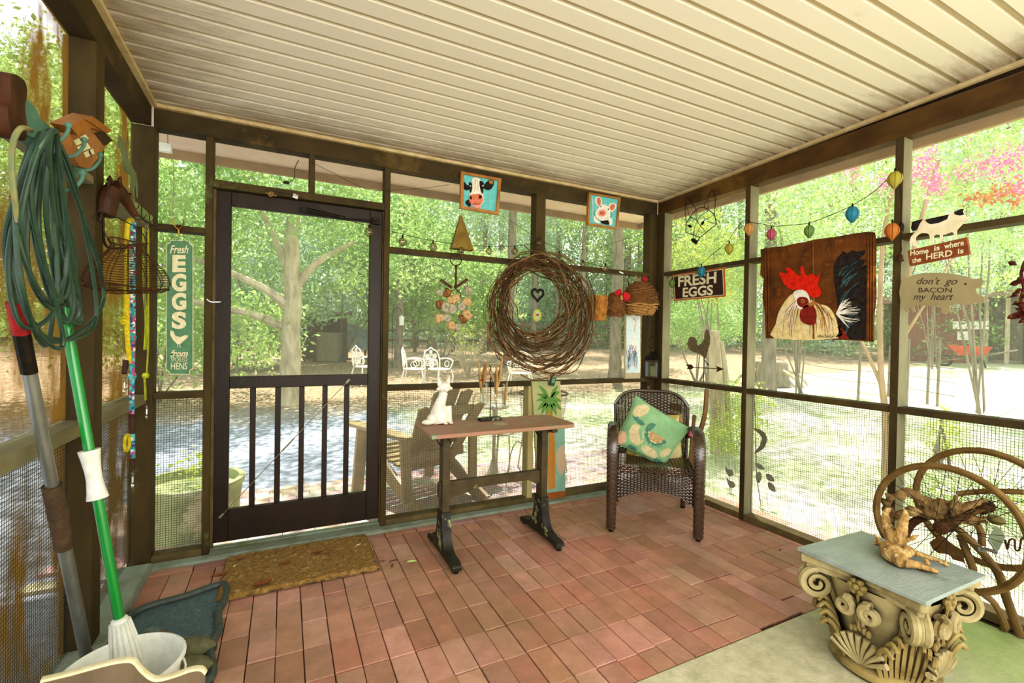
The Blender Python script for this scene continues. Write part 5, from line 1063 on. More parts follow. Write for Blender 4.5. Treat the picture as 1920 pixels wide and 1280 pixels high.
# lantern
lc = on(1, YB+.02, *ZH(745, 1215)); t = thing('lantern', 'square bronze candle lantern with pointed roof and ring handle on the mid rail corner', 'lantern', (lc.x-.0, YB+.0, ZMT+.0), math.radians(38))
M['bronze'] = mat('aged_bronze', '#4e4130', '#352b1e', .4, 20, metal=.6); M['glass'] = glass_mat('lantern_glass', '#e9efe2', .3)
hw = .058; H_ = .155
g = MB(); g.box(-hw, hw, -hw, hw, 0, .014); g.build('base', M['bronze'], t, bevel=.002)
for sx_ in (-1, 1):
    for sy_ in (-1, 1): g = MB(); g.box(sx_*hw-(.009 if sx_ > 0 else 0), sx_*hw+(.009 if sx_ < 0 else 0), sy_*hw-(.009 if sy_ > 0 else 0), sy_*hw+(.009 if sy_ < 0 else 0), .014, H_); g.build('corner_post', M['bronze'], t)
g = MB(); g.box(-hw, hw, -hw, -hw+.009, H_-.012, H_); g.box(-hw, hw, hw-.009, hw, H_-.012, H_); g.box(-hw, -hw+.009, -hw, hw, H_-.012, H_); g.box(hw-.009, hw, -hw, hw, H_-.012, H_); g.build('top_frame', M['bronze'], t)
for a_ in range(4):
    g = MB(); g.xf = Matrix.Rotation(a_*PI/2, 4, 'Z'); g.box(-hw+.009, hw-.009, -hw+.003, -hw+.005, .014, H_-.012); g.build('glass_pane', M['glass'], t)
g = MB(); e_ = hw+.008
g.add([(-e_, -e_, H_), (e_, -e_, H_), (e_, e_, H_), (-e_, e_, H_), (-.02, -.02, H_+.075), (.02, -.02, H_+.075), (.02, .02, H_+.075), (-.02, .02, H_+.075)], [(0, 1, 5, 4), (1, 2, 6, 5), (2, 3, 7, 6), (3, 0, 4, 7), (4, 5, 6, 7), (3, 2, 1, 0)]); g.build('roof', mat('blue_sheen_bronze', '#54504a', '#3c3830', .22, 10, metal=.8), t, bevel=.002)
g = MB(); g.box(-.02, .02, -.02, .02, H_+.075, H_+.095); g.box(-.028, .028, -.028, .028, H_+.093, H_+.1); g.build('chimney', M['bronze'], t)
g = MB(); g.torus((0, 0, H_+.15), .05, .0035, 26, 7, M=Matrix.Rotation(-.6, 4, 'Z')); g.build('ring_handle', M['bronze'], t)
g = MB(); g.lathe([(0, .014), (.026, .014), (.026, .10), (.02, .104), (0, .1)], 18); g.build('candle', M['cream'], t)

# white tag and twisted clips on the cord above the door; white switch box outside
t, Lc = wall_thing('cord_clip', 'twisted tan clip holding the light cord on the rail above the screen door', 'clip', 'back', 508, 364, .01)
g = MB()
for k_ in range(3): g.torus((0, -.004, 0), .012+.003*k_, .0028, 14, 5, M=Matrix.Rotation(k_*1.0, 4, 'Z') @ Matrix.Rotation(k_*.7, 4, 'X'))
g.tube([(-.03, 0, .004), (.03, 0, -.006)], .003, 5); g.build('clip', M['rope_twine'], t)
t, Lc = wall_thing('white_tag', 'small white paper tag on the rail above the middle of the screen door', 'tag', 'back', 554, 368, .008)
g = MB(); g.obox((0, 0, 0), (.028, .003, .024), Matrix.Rotation(.25, 4, 'Y')); g.build('tag', M['white_pl'], t)
t, Lc = wall_thing('white_tag', 'small white tag hanging from the upper rail above the bark bucket and hen baskets', 'tag', 'back', 1165, 511, .01)
g = MB(); g.obox((0, 0, 0), (.042, .003, .012), Matrix.Rotation(.25, 4, 'Y')); g.build('tag', M['white_pl'], t)
c = on(1, 3.4, 303, 276); t = MB().box(-.04, .05, -.02, .02, -.025, .025).build('junction_box', M['white_pl'], bevel=.004); t.location = c; tag(t, 'small white junction box under the eave left of the door', 'junction box')
g = MB(); g.tube(smooth([(.03, 0, .02), (.028, 0, .12), (.03, 0, .19)], 3), .003, 5); g.build('cable', M['rope_twine'], t); g = MB(); g.tube(smooth([(.04, 0, -.02), (.06, 0, -.1), (.055, 0, -.4), (.05, 0, -.62)], 3), .002, 5); g.build('hanging_cord', M['rope_twine'], t)
# ================================================================ right wall things
def Rw(px, py, off=.04): return on(0, XR-off, px, py)
# FRESH EGGS sign
ZS2 = lambda x, y: (1180+x/3.2, 340+y/3.2)
t, Lc = wall_thing('egg_sign', 'dark brown orange-rimmed FRESH EGGS sign hanging beside the back corner', 'sign', 'right', *ZS2(420, 615), .025)
Q = [Lc(*ZS2(*q)) for q in ((258, 562), (570, 515), (578, 690), (268, 718))]
g = MB(); g.prism(Q, 0, .006); g.build('rim_plate', mat('orange_rim_enamel', '#c0672c', '#9c4e1e', .4, 20), t, bevel=.003)
mx = sum(a for a, b in Q)/4; mz = sum(b for a, b in Q)/4; I1 = [(mx+(a-mx)*.955, mz+(b-mz)*.90) for a, b in Q]; I2 = [(mx+(a-mx)*.93, mz+(b-mz)*.86) for a, b in Q]
g = MB(); g.flat(I1, -.0006, 0); g.flat(I2, -.0012, 1); g.build('face', [M['cream'], mat('dark_maroon_enamel', '#3d2620', '#33201a', .45, 10)], t, sharp=0)
for s_, xa, ya, xb, yb, h0, h1 in (('FRESH', 294, 602, 524, 575, 555, 622), ('EGGS', 322, 667, 504, 650, 630, 690)):
    tfit(s_, M['cream'], t, Lc(*ZS2(xa, ya)), Lc(*ZS2(xb, yb)), Lc(*ZS2(410, h0))[1]-Lc(*ZS2(410, h1))[1], off=.03, y=-.003)
for x_ in (298, 528):
    a = Lc(*ZS2(x_, 545)); g = MB(); g.tube([(a[0]-.012, 0, a[1]-.01), (a[0], .01, a[1]+.012), (a[0]+.012, 0, a[1]-.01)], .0012, 5); g.build('hanger', M['wire'], t)
# wire fox head
ZF = lambda x, y: (1140+x/6.4, 320+y/6.4)
t, Lc = wall_thing('wire_fox_head', 'bent black wire fox head outline with leaf eyes hung on the right beam', 'wall ornament', 'right', *ZF(1110, 560), .035)
f3 = lambda x, y, d=0.0: (lambda p_: (p_[0], d, p_[1]))(Lc(*ZF(x, y)))
M['bwire'] = mat('black_iron_wire', '#2b241b', '#1b1712', .5, 40, metal=.5)
def wl_(nm, pts_, r=.0028, d=0.0, sm_=True):
    P = [f3(x, y, d) for x, y in pts_]; g = MB(); g.tube(smooth(P, 5) if sm_ else P, r, 6); return g.build(nm, M['bwire'], t)
wl_('ear', [(940, 620), (925, 470), (935, 380), (955, 325), (1010, 390), (1060, 470)], .003); wl_('ear', [(1150, 445), (1190, 330), (1255, 235), (1285, 330), (1285, 430), (1275, 530)], .003)
wl_('ear', [(945, 390), (965, 470), (1000, 560), (1070, 600)], .002, -.01); wl_('ear', [(1255, 240), (1215, 330), (1210, 440), (1210, 480)], .002, -.01)
wl_('crown', [(945, 620), (1000, 540), (1060, 470), (1110, 440), (1160, 445), (1220, 480), (1275, 530), (1300, 640)], .0034)
wl_('jaw', [(940, 620), (932, 735), (1020, 770), (1105, 800), (1180, 740), (1300, 640)], .0034, 0, False); wl_('jaw', [(1105, 800), (1085, 830), (1060, 880)], .003)
for P_ in ([(1060, 470), (1060, 590), (1110, 660), (1175, 740)], [(985, 550), (1070, 600), (1040, 680), (1030, 800)], [(1070, 600), (1110, 540), (1200, 480)], [(1275, 530), (1190, 580), (1130, 620), (1095, 690), (1055, 770)], [(1170, 600), (1300, 640)], [(945, 650), (960, 660), (1000, 680)], [(1035, 700), (1025, 770), (1020, 810)]): wl_('whisker', P_, .002)
for nm, P_ in (('eye', [(950, 655), (985, 645), (1012, 670), (985, 685)]), ('eye', [(1120, 630), (1150, 600), (1155, 625), (1135, 650), (1118, 650)]), ('nose', [(1000, 820), (1030, 808), (1080, 840), (1062, 885), (1010, 855)])):
    g = MB(); g.prism([(f3(*q_)[0], f3(*q_)[2]) for q_ in P_], -.006, .002); g.build(nm, M['bwire'], t)
# corrugated rooster vane standing on the rail
t, Lc = wall_thing('rooster_weathervane', 'corrugated metal rooster on a rod with arrow standing on the right mid rail', 'weathervane', 'right', *ZS2(448, 1200), -.035)
t.location.z = ZMT
f2 = lambda x, y: (lambda p_: (p_[0]+Lc.__defaults__ if False else p_[0], p_[1]+0))(Lc(*ZS2(x, y)))
zo = Lc(*ZS2(448, 1200))[1]
rp_ = [f2(*q_) for q_ in ((352, 965), (358, 930), (375, 922), (395, 925), (410, 945), (412, 975), (430, 965), (450, 940), (455, 905), (460, 880), (470, 876), (482, 888), (484, 905), (488, 925), (486, 965), (478, 990), (470, 1030), (462, 1055), (450, 1050), (430, 1030), (410, 1020), (385, 1015), (362, 1000))]
g = MB(); g.prism(rp_, -.003, .003); g.build('rooster_body', mat('pale_galvanised_sheet', '#ab9d7c', '#8f8262', .6, 8, metal=.1), t)
g = MB(); xs = [p_[0] for p_ in rp_]; zs = [p_[1] for p_ in rp_]
def inside(x, z, pl):
    c_ = False; j = len(pl)-1
    for i in range(len(pl)):
        if (pl[i][1] > z) != (pl[j][1] > z) and x < (pl[j][0]-pl[i][0])*(z-pl[i][1])/(pl[j][1]-pl[i][1])+pl[i][0]: c_ = not c_
        j = i
    return c_
for k_ in range(-14, 26):   # corrugation ridges, slanted
    base = min(xs)+k_*.014; run = []
    for i in range(60):
        z = min(zs)+(max(zs)-min(zs))*i/59; x = base-(z-min(zs))*.28+.05
        if inside(x, z, rp_): run.append((x, -.005, z))
        elif len(run) > 2: g.tube([run[0], run[-1]], .003, 5); run = []
        else: run = []
    if len(run) > 2: g.tube([run[0], run[-1]], .003, 5)
g.build('corrugation', mat('dark_ridge_paint', '#4c4128', None, .7), t)
g = MB(); a, b_ = f2(448, 1045), f2(446, 1195); g.tube([(a[0], 0, a[1]), (b_[0], 0, 0)], .003, 7); g.build('rod', M['bwire'], t)
g = MB(); 
for q_ in ((452, 1060), (465, 1075), (470, 1085)): a = f2(*q_); g.bar((a[0]-.01, 0, a[1]), (a[0]+.012, 0, a[1]-.012), .004, .006)
g.build('feet', M['rust'], t)
g = MB(); a, b_ = f2(350, 1105), f2(560, 1115); g.tube([(a[0], 0, a[1]), (b_[0], 0, b_[1])], .003, 7); g.build('arrow_shaft', M['rust'], t)
g = MB(); g.prism([f2(*q_) for q_ in ((520, 1097), (568, 1116), (522, 1133), (530, 1115))], -.003, .003); g.build('arrow_head', M['rust'], t)
g = MB(); g.prism([f2(*q_) for q_ in ((340, 1090), (372, 1088), (384, 1104), (374, 1118), (345, 1117), (356, 1104))], -.003, .003); g.build('arrow_fletching', M['rust'], t)
g = MB(); g.box(-.07, .09, -.03, .03, 0, .01); g.build('base', mat('grey_weathered_base', '#8f8c78', '#77735f', .8, 20), t, bevel=.002)
# coloured lantern string
o = Rw(1400, 450, .05); P = [(1250, 522), (1262, 514), (1285, 508), (1310, 498), (1335, 477), (1362, 455), (1380, 430), (1395, 413), (1408, 417), (1430, 420), (1450, 424), (1480, 422), (1517, 418), (1560, 402), (1598, 385), (1640, 358), (1672, 330), (1686, 345), (1690, 380), (1688, 420)]
g = MB(); g.tube(smooth([Rw(x, y, .05)-o for x, y in P], 4), .002, 6); t = g.build('light_cord', M['black_metal']); t.location = o; tag(t, 'black cord of the coloured lantern lights swagged along the right wall', 'string lights')
lc_ = {'green': '#8fae62', 'blue': '#4aa5bd', 'yellow': '#cfc35c', 'orange': '#dcb06a', 'pink': '#d4748c', 'amber': '#dd9448'}
lm = {k_: mat(k_+'_lampion', v_, None, .35, trans=.55) for k_, v_ in lc_.items()}
for px, py, cl_, s_, lb in ((1260, 531, 'green', .8, 'small green lantern light at the left end of the FRESH EGGS sign'), (1315, 509, 'blue', .95, 'blue lantern light over the top of the FRESH EGGS sign'), (1367, 466, 'yellow', .9, 'yellow green lantern light between the wire fox and the wall stud'), (1404, 429, 'orange', .95, 'pale orange lantern light on the wall stud left of the pink one'), (1446, 439, 'pink', .85, 'pink lantern light above the left edge of the rooster painting'), (1517, 433, 'green', .85, 'green lantern light directly above the painted rooster'), (1598, 401, 'blue', 1, 'blue lantern light above the right half of the rooster painting'), (1678, 336, 'yellow', 1, 'large yellow lantern light highest on the right wall stud'), (1673, 433, 'amber', 1, 'amber lantern light beside the cow sign below the yellow one')):
    c = Rw(px, py, .055); t = thing('lantern_light', lb, 'lantern light', c, 0); R = .033*s_
    pr_ = [(.004, R*1.25), (R*.55, R*1.1), (R*.95, R*.5), (R, 0), (R*.8, -R*.6), (R*.35, -R*1.2), (.005, -R*1.5)]
    g = MB(); g.lathe(pr_, 16); g.build('shade', lm[cl_], t)
    g = MB()
    for k_ in range(7): a_ = 2*PI*k_/7; g.tube([((r_+.0008)*math.cos(a_), (r_+.0008)*math.sin(a_), z_) for r_, z_ in pr_], .0009, 4)
    g.build('wire_ribs', M['bwire'], t)
    g = MB(); g.lathe([(.005, R*1.2), (.005, R*1.2+.016), (.002, R*1.2+.02)], 8); g.build('cap', M['bwire'], t)
# rooster painting on rusty corrugated tin
ZR = lambda x, y: (1380+x/3.048, 260+y/3.048)
t, Lc = wall_thing('rooster_painting', 'rooster with red comb painted on a rusty ridged tin sheet hanging on the right wall', 'painting', 'right', *ZR(460, 850), .03)
M['tin'] = mat('rusty_brown_tin', '#7a4715', '#4c2a0c', .6, 9, (1, 1, 1), .6, 60, metal=.15, c3='#9a5c1c', spots=5, spot_lo=.6)
fr = lambda x, y: Lc(*ZR(x, y))
sheet = [(140, 632), (200, 620), (270, 615), (330, 600), (400, 588), (450, 575), (560, 562), (650, 545), (755, 530), (795, 535), (803, 620), (798, 750), (803, 900), (790, 1020), (787, 1160), (740, 1158), (640, 1150), (450, 1145), (170, 1140), (165, 1000), (150, 900), (160, 800), (137, 780), (143, 700)]
g = MB(); g.prism([fr(*q_) for q_ in sheet], 0, .003); g.build('tin_sheet', M['tin'], t)
for xs_, w_ in ((( 168, 180), .008), ((185, 190), .005), ((758, 757), .007), ((775, 772), .006), ((790, 786), .006)):
    a, b_ = fr(xs_[0], 622 if xs_[0] < 300 else 535), fr(xs_[1], 1138 if xs_[0] < 300 else 1156); g = MB(); g.bar((a[0], -.002, a[1]), (b_[0], -.002, b_[1]), w_, .012); g.build('side_ridge', M['tin'], t, bevel=.002)
g = MB(); a, b_ = fr(438, 580), fr(445, 1143); g.tube([(a[0], .002, a[1]), (b_[0], .002, b_[1])], .007, 10); g.build('centre_ridge', M['tin'], t)
PM = [M['paint_black'], M['paint_red'], M['paint_cream'], M['paint_white'], M['paint_darkgreen'], mat('dark_red_paint', '#8a2410', '#6c1a0c', .7, 30), M['paint_ltbrown'], mat('slate_feather_paint', '#51686c', '#31423f', .9, 30, spec=.05), mat('brown_feather_paint', '#4a3016', '#33200e', .9, 30, spec=.05)]
g = MB(); FL = lambda pl, y, m_: g.flat([fr(*q_) for q_ in pl], y, m_); ST = lambda pl, w0, w1, y, m_: stroke(g, [fr(*q_) for q_ in pl], w0, w1, y, m_)
rr = random.Random(14)
FL([(556, 760), (562, 715), (580, 680), (600, 660), (612, 640), (635, 655), (665, 636), (690, 645), (742, 634), (738, 655), (705, 690), (745, 690), (720, 730), (748, 720), (740, 780), (746, 800), (742, 1140), (735, 1150), (650, 1146), (610, 1090), (585, 1050), (575, 1000), (580, 930), (565, 850)], -.001, 0)
for i in range(48):
    x, y = rr.uniform(572, 640), rr.uniform(700, 1100); dx = rr.uniform(45, 98); ST([(x, y+40), (x+dx*.4, y), (x+dx, y-20+rr.uniform(-25, 10))], .010, .003, -.0014-.00003*i, rr.choice([4, 7, 7, 0, 8]))
FL(sm([(345, 880), (300, 905), (250, 980), (228, 1060), (222, 1140), (585, 1140), (580, 1060), (560, 1000), (520, 955), (450, 940), (400, 900)]), -.002, 2)
FL([(585, 1138), (590, 1060), (620, 1090), (645, 1148)], -.002, 5)
for i in range(90):
    s_ = rr.random(); x0 = 330+s_*150; y0 = 900+abs(s_-.4)*80; x1 = 235+s_*335+rr.uniform(-15, 15)
    ST([(x0, y0), ((x0+x1)/2+rr.uniform(-15, 15)-18*(.5-s_)*2, (y0+1100)/2-20), (x1, rr.uniform(1030, 1138))], .006, .0015, -.0026-.00002*i, rr.choice([2, 3, 3, 2, 6, 6, 8 if rr.random() < .5 else 2]))
FL(sm([(250, 765), (300, 770), (285, 740), (312, 740), (345, 768), (372, 785), (372, 730), (390, 735), (402, 780), (425, 775), (440, 770), (462, 790), (484, 768), (478, 810), (470, 830), (490, 870), (480, 900), (440, 905), (400, 880), (370, 860), (330, 865), (285, 840), (265, 805)]), -.005, 1)
FL(sm([(330, 880), (370, 862), (410, 880), (425, 930), (400, 975), (360, 970), (345, 930)]), -.0052, 3); FL(sm([(350, 920), (375, 903), (412, 912), (418, 950), (395, 966), (362, 955)]), -.0056, 5)
FL(sm([(372, 985), (400, 955), (440, 950), (462, 990), (460, 1050), (430, 1065), (385, 1050), (368, 1020)]), -.0056, 5); FL([(405, 945), (445, 930), (460, 945), (430, 958)], -.0062, 6)
FL(circ2 if False else [(x, y) for x, y in circ(385, 928, 11, 11)], -.0062, 6); FL([(x, y) for x, y in circ(385, 928, 5, 5)], -.0066, 0)
for i in range(26): a_ = rr.uniform(-.9, 1.2); ST([(575, 1000), (575+60*math.cos(a_), 1000-60*math.sin(a_)), (575+rr.uniform(90, 150)*math.cos(a_), 1000-rr.uniform(60, 120)*math.sin(a_))], .006, .0015, -.003-.00004*i, 3)
for i in range(7): ST([(470+i*14, 1125-(i % 2)*8), (476+i*14, 1135), (484+i*14, 1122+(i % 3)*6)], .003, .002, -.0068, 0)
g.build('painted_rooster', PM, t, sharp=0)
# cow sign + pig sign
ZC = lambda x, y: (1680+x/5.817, 380+y/5.817)
t, Lc = wall_thing('cow_sign', 'brown Home is where the HERD is sign topped by a cream metal cow', 'sign', 'right', *ZC(470, 530), .03)
f2 = lambda x, y: Lc(*ZC(x, y)); M['cowcream'] = mat('cream_painted_metal', '#e6dcc0', '#d2c39a', .5, 10)
g = MB(); g.prism([f2(*q_) for q_ in ((125, 522), (768, 375), (800, 560), (148, 690))], 0, .02); g.build('sign_board', mat('chestnut_board', '#8a4a20', '#713a16', .6, 14, (1, 1, 3)), t, bevel=.001)
for s_, xa, ya, xb, yb, h_ in (('Home', 158, 550, 356, 520, 62), ('is', 418, 500, 478, 488, 56), ('where', 527, 475, 742, 432, 62), ('the', 176, 632, 276, 614, 58), ('HERD', 330, 592, 616, 545, 66), ('is', 676, 532, 740, 520, 54)):
    tfit(s_, M['cowcream'], t, f2(xa, ya), f2(xb, yb), f2(470, 500)[1]-f2(470, 500+h_)[1], off=.02)
cow = [(160, 470), (150, 420), (165, 370), (200, 330), (235, 310), (250, 260), (262, 230), (240, 190), (300, 178), (420, 160), (560, 128), (610, 110), (635, 90), (700, 72), (748, 66), (735, 100), (752, 130), (800, 190), (790, 205), (735, 205), (720, 240), (690, 270), (665, 300), (662, 395), (640, 400), (630, 330), (610, 318), (540, 345), (510, 350), (505, 420), (480, 425), (478, 350), (440, 345), (415, 360), (405, 445), (380, 450), (365, 350), (345, 335), (280, 330), (240, 350), (215, 380), (225, 470), (195, 480), (180, 430), (172, 480)]
g = MB(); g.prism([f2(*q_) for q_ in cow], -.002, .002); g.build('cow_figure', M['cowcream'], t)
g = MB()
for pl in ([(165, 280), (175, 210), (240, 190), (300, 178), (262, 230), (235, 290), (190, 320)], [(318, 185), (430, 160), (580, 128), (560, 180), (470, 220), (380, 235), (340, 215)], [(635, 100), (700, 72), (748, 66), (732, 95), (748, 130), (700, 140), (645, 130)]): g.flat([f2(*q_) for q_ in pl], -.0028, 0)
g.build('dark_patches', M['paint_black'], t, sharp=0)
g = MB()
for a_, b_ in (((215, 675), (180, 780)), ((625, 600), (728, 780))):
    A, B_ = f2(*a_), f2(*b_); n_ = 8
    for i in range(n_): f_ = (i+.5)/n_; c_ = (A[0]+(B_[0]-A[0])*f_, 0, A[1]+(B_[1]-A[1])*f_); g.torus(c_, .0042, .0008, 8, 4, M=Matrix.Rotation((i % 2)*PI/2, 4, 'Z'))
g.build('chain', M['bwire'], t)
t, Lc = wall_thing('pig_sign', "flat tan pig silhouette sign reading don't go BACON my heart below the cow sign", 'sign', 'right', *ZC(480, 970), .03)
f2 = lambda x, y: Lc(*ZC(x, y))
pig = [(50, 830), (55, 800), (85, 795), (110, 805), (112, 825), (190, 785), (290, 768), (420, 762), (560, 768), (680, 785), (760, 800), (830, 830), (880, 832), (935, 820), (950, 850), (965, 855), (945, 880), (925, 925), (875, 935), (868, 965), (905, 1010), (960, 1025), (965, 1050), (955, 1085), (850, 1100), (740, 1115), (640, 1100), (610, 1110), (585, 1130), (590, 1180), (602, 1200), (560, 1195), (548, 1218), (520, 1210), (490, 1195), (500, 1160), (485, 1125), (340, 1125), (240, 1120), (195, 1125), (205, 1170), (215, 1190), (180, 1195), (165, 1160), (155, 1145), (135, 1155), (135, 1180), (150, 1195), (115, 1195), (80, 1160), (70, 1110), (45, 1050), (35, 980), (50, 880), (85, 840)]
g = MB(); g.prism([f2(*q_) for q_ in pig], 0, .006); g.build('pig_board', mat('tan_painted_board', '#9c8f6a', '#8e815e', .7, 6), t)
for s_, xa, ya, xb, yb, h_, sh_ in (("don't  go", 228, 862, 672, 866, 100, .4), ('BACON', 248, 952, 610, 952, 52, 0), ('my  heart', 190, 1035, 630, 1035, 95, .4)):
    tfit(s_, M['ink'], t, f2(xa, ya), f2(xb, yb), f2(430, 950)[1]-f2(430, 950+h_)[1], shear=sh_, off=-.002 if sh_ else .0)
g = MB(); g.ball((f2(760, 885)[0], -.001, f2(760, 885)[1]), .004, 8, sc=(1, .4, 1.4)); g.build('eye', M['ink'], t)
# small bell on a hook by the stud
t, Lc = wall_thing('small_bell', 'small dark bell hanging on a twisted hook beside the amber lantern light', 'bell', 'right', *ZC(48, 590), .03)
f3 = lambda x, y, d=0.0: (lambda p_: (p_[0], d, p_[1]))(Lc(*ZC(x, y)))
g = MB(); a = f3(42, 600); g.lathe([(.003, .025), (.012, .012), (.014, -.008), (.019, -.018), (.016, -.018), (0, -.005)], 14, c=a); g.build('bell_body', M['rust'], t)
g = MB(); g.tube(smooth([f3(60, 210), f3(80, 260), f3(75, 320), f3(55, 400), f3(45, 440), f3(60, 500), f3(48, 560)], 5), .0025, 6); g.ball(f3(72, 265, -.01), .012, 8, sc=(1, 1, 1.8)); g.build('hanging_wire', M['bwire'], t)
# rusty leaf ornament at the far right edge
ZE = lambda x, y: (1780+x/3.371, 480+y/3.371)
t, Lc = wall_thing('rusty_leaf_ornament', 'dark red rusted metal leaf cluster hanging at the right edge of the view', 'wall ornament', 'right', *ZE(470, 230), .04)
f3 = lambda x, y, d=0.0: (lambda p_: (p_[0], d, p_[1]))(Lc(*ZE(x, y)))
rr = random.Random(31); M['rustred'] = mat('dark_red_rust', '#5c2012', '#3a150c', .6, 30, metal=.3, c3='#8a6a2c', spots=20, spot_lo=.6)
g = MB(); g.tube(smooth([f3(480, 30), f3(455, 110), f3(470, 200), f3(450, 300), f3(475, 420)]), .006, 7); g.build('stem', M['rustred'], t)
for i in range(22):
    x, y = rr.uniform(440, 540), 60+i*16; s_ = rr.choice([-1, 1]); g = MB(); l_ = rr.uniform(.02, .045); c_ = Vector(f3(x, y, rr.uniform(-.02, .0))); d_ = Vector((s_*rr.uniform(.5, 1), 0, rr.uniform(-.8, .4))).normalized(); n_ = Vector((-d_.z, -.3, d_.x))
    g.add([c_, c_+d_*l_*.5+n_*l_*.3, c_+d_*l_, c_+d_*l_*.5-n_*l_*.3, c_+d_*l_*.5+Vector((0, -.008, 0))], [(0, 1, 4), (1, 2, 4), (2, 3, 4), (3, 0, 4)]); g.build('metal_leaf', M['rustred'], t, sharp=0)
g = MB(); g.prism([(f3(*q_)[0], f3(*q_)[2]) for q_ in ((365, 395), (375, 375), (410, 360), (475, 335), (540, 340), (500, 385), (400, 400))], -.004, .002); g.build('metal_feather', M['rustred'], t)
g = MB(); g.prism([(f3(*q_)[0], f3(*q_)[2]) for q_ in ((375, 185), (400, 160), (450, 140), (480, 150), (470, 170), (410, 180))], -.004, .002); g.build('metal_feather', M['rustred'], t)
# ================================================================ furniture on the floor
M['tabletop'] = mat('faded_rose_painted_top', '#a57a66', '#957a5c', .6, 6, (1, 1, 1), .3, 60, c3='#8a9a80', spots=3.2, spot_lo=.6)
M['tableleg'] = mat('chipped_dark_olive_paint', '#54472c', '#3f351f', .5, 12, (1, 1, 1), .4, 60, c3='#7f8a5c', spots=11, spot_lo=.66)
M['tableleg_d'] = mat('worn_dark_runner_paint', '#2e2a1e', '#23201a', .45, 14, bump=.5, c3='#9aa474', spots=16, spot_lo=.6)
t = thing('trestle_table', 'narrow trestle table with faded rose top and chipped dark legs', 'table', (1.15, 2.53, 0), 0)
g = MB(); c_ = .035; x0, x1, y0, y1 = -.455, .465, -.19, .185
g.prism_z([(x0+.0, y0+.0), (x1-c_*1.4, y0), (x1-c_*.5, y0+c_*.4), (x1, y0+c_*1.6), (x1, y1-c_), (x1-c_, y1), (x0+c_*.6, y1), (x0, y1-c_*.6)], .715, .737); g.build('table_top', M['tabletop'], t, bevel=.003)
g = MB(); g.lathe([(0, .7374), (.03, .7374), (.045, .7372)], 20, c=(.02, -.02, 0)); g.build('worn_ring', mat('pale_worn_ring', '#b0a48a', None, .7), t)
for x_ in (-.32, .325):
    lg = MB(); lg.box(x_-.022, x_+.022, -.035, .035, .05, .69); lo = lg.build('leg', M['tableleg'], t, bevel=.003)
    g = MB(); g.box(x_-.02, x_+.02, -.15, .15, .685, .715); g.build('cleat', M['tableleg'], lo, bevel=.004)
    g = MB(); f_ = MB(); f_.xf = Matrix(((0, 1, 0, 0), (1, 0, 0, 0), (0, 0, 1, 0), (0, 0, 0, 1)))
    prof = smooth([(-.235, .012, 0), (-.235, .04, 0), (-.2, .055, 0), (-.15, .058, 0), (-.10, .075, 0), (-.065, .13, 0), (-.05, .20, 0), (-.04, .26, 0)], 4)
    pl = [(p_.x, p_.y) for p_ in prof]+[(-p_.x, p_.y) for p_ in prof[::-1]]+[(.2, .02), (.13, .025), (-.13, .025), (-.2, .02)]
    f_.prism(pl, x_-.026, x_+.026); f_.build('runner', M['tableleg_d'], t, bevel=.004)
    for s_ in (-1, 1): g = MB(); g.lathe([(.016, 0), (.018, .012), (.014, .02)], 10, c=(x_, s_*.215, 0)); g.build('foot', M['black_metal'], t)
    for s_ in (-1, 1): g = MB(); g.bar((x_+s_*.022, 0, .70), (x_+s_*.075, 0, .708), .03, .008); g.bar((x_+s_*.024, 0, .63), (x_+s_*.07, 0, .70), .012, .006); g.build('metal_brace', M['bwire'], t)
g = MB(); g.prism([(-.355, .335), (-.355, .425), (.345, .425), (.345, .34), (.27, .345), (.22, .372), (-.12, .372), (-.20, .345), (-.28, .335)], -.016, .016); g.build('stretcher', M['tableleg'], t, bevel=.004)
TZ = .737
# cat figurine
c = on(2, TZ, 828, 795); t = thing('cat_figurine', 'white pierced ceramic fox-like cat figurine sitting at the left end of the table', 'figurine', (c.x, c.y+.03, TZ), .15)
g = MB(); 
g.tube(smooth([(-.0, 0, .01), (-.008, 0, .05), (-.004, 0, .10), (.012, 0, .145), (.018, 0, .17)]), [.05, .052, .053, .054, .053, .052, .050, .048, .046, .043, .040, .037, .034, .032, .030, .028, .027, .026, .025, .025, .025, .025, .025, .025, .025][:25], 16)
g.ball((.018, -.008, .2), .036, 14, sc=(1.05, .85, .85)); g.ball((.016, -.036, .19), .013, 10); g.ball((-.04, .0, .03), .038, 12, sc=(1, .9, .8)); g.ball((-.075, -.015, .016), .03, 12, sc=(1.4, .8, .55))
for s_ in (-1, 1): g.lathe([(.016, -.01), (.011, .012), (.001, .04)], 8, c=(.018+s_*.026, 0, .225), M=lathe_m((s_*.25, 0, 1))); g.ball((.018+s_*.04, -.012, .192), .010, 8); g.tube([(.02+s_*.014, -.035, .10), (.022+s_*.015, -.04, .05), (.024+s_*.016, -.042, .008)], [.016, .013, .013], 10); g.ball((.024+s_*.016, -.05, .008), .014, 8, sc=(1, 1.3, .6))
m_ = mat('white_pierced_ceramic', '#e8e2d4', '#ddd6c4', .35, 20, spec=.5, c3='#8d8a78', spots=62, spot_lo=.66)
o_ = g.build('cat_body', m_, t, sharp=0); md = o_.modifiers.new('fuse', 'REMESH'); md.mode = 'VOXEL'; md.voxel_size = .0028; md.use_smooth_shade = True; t.scale = (1.08,)*3
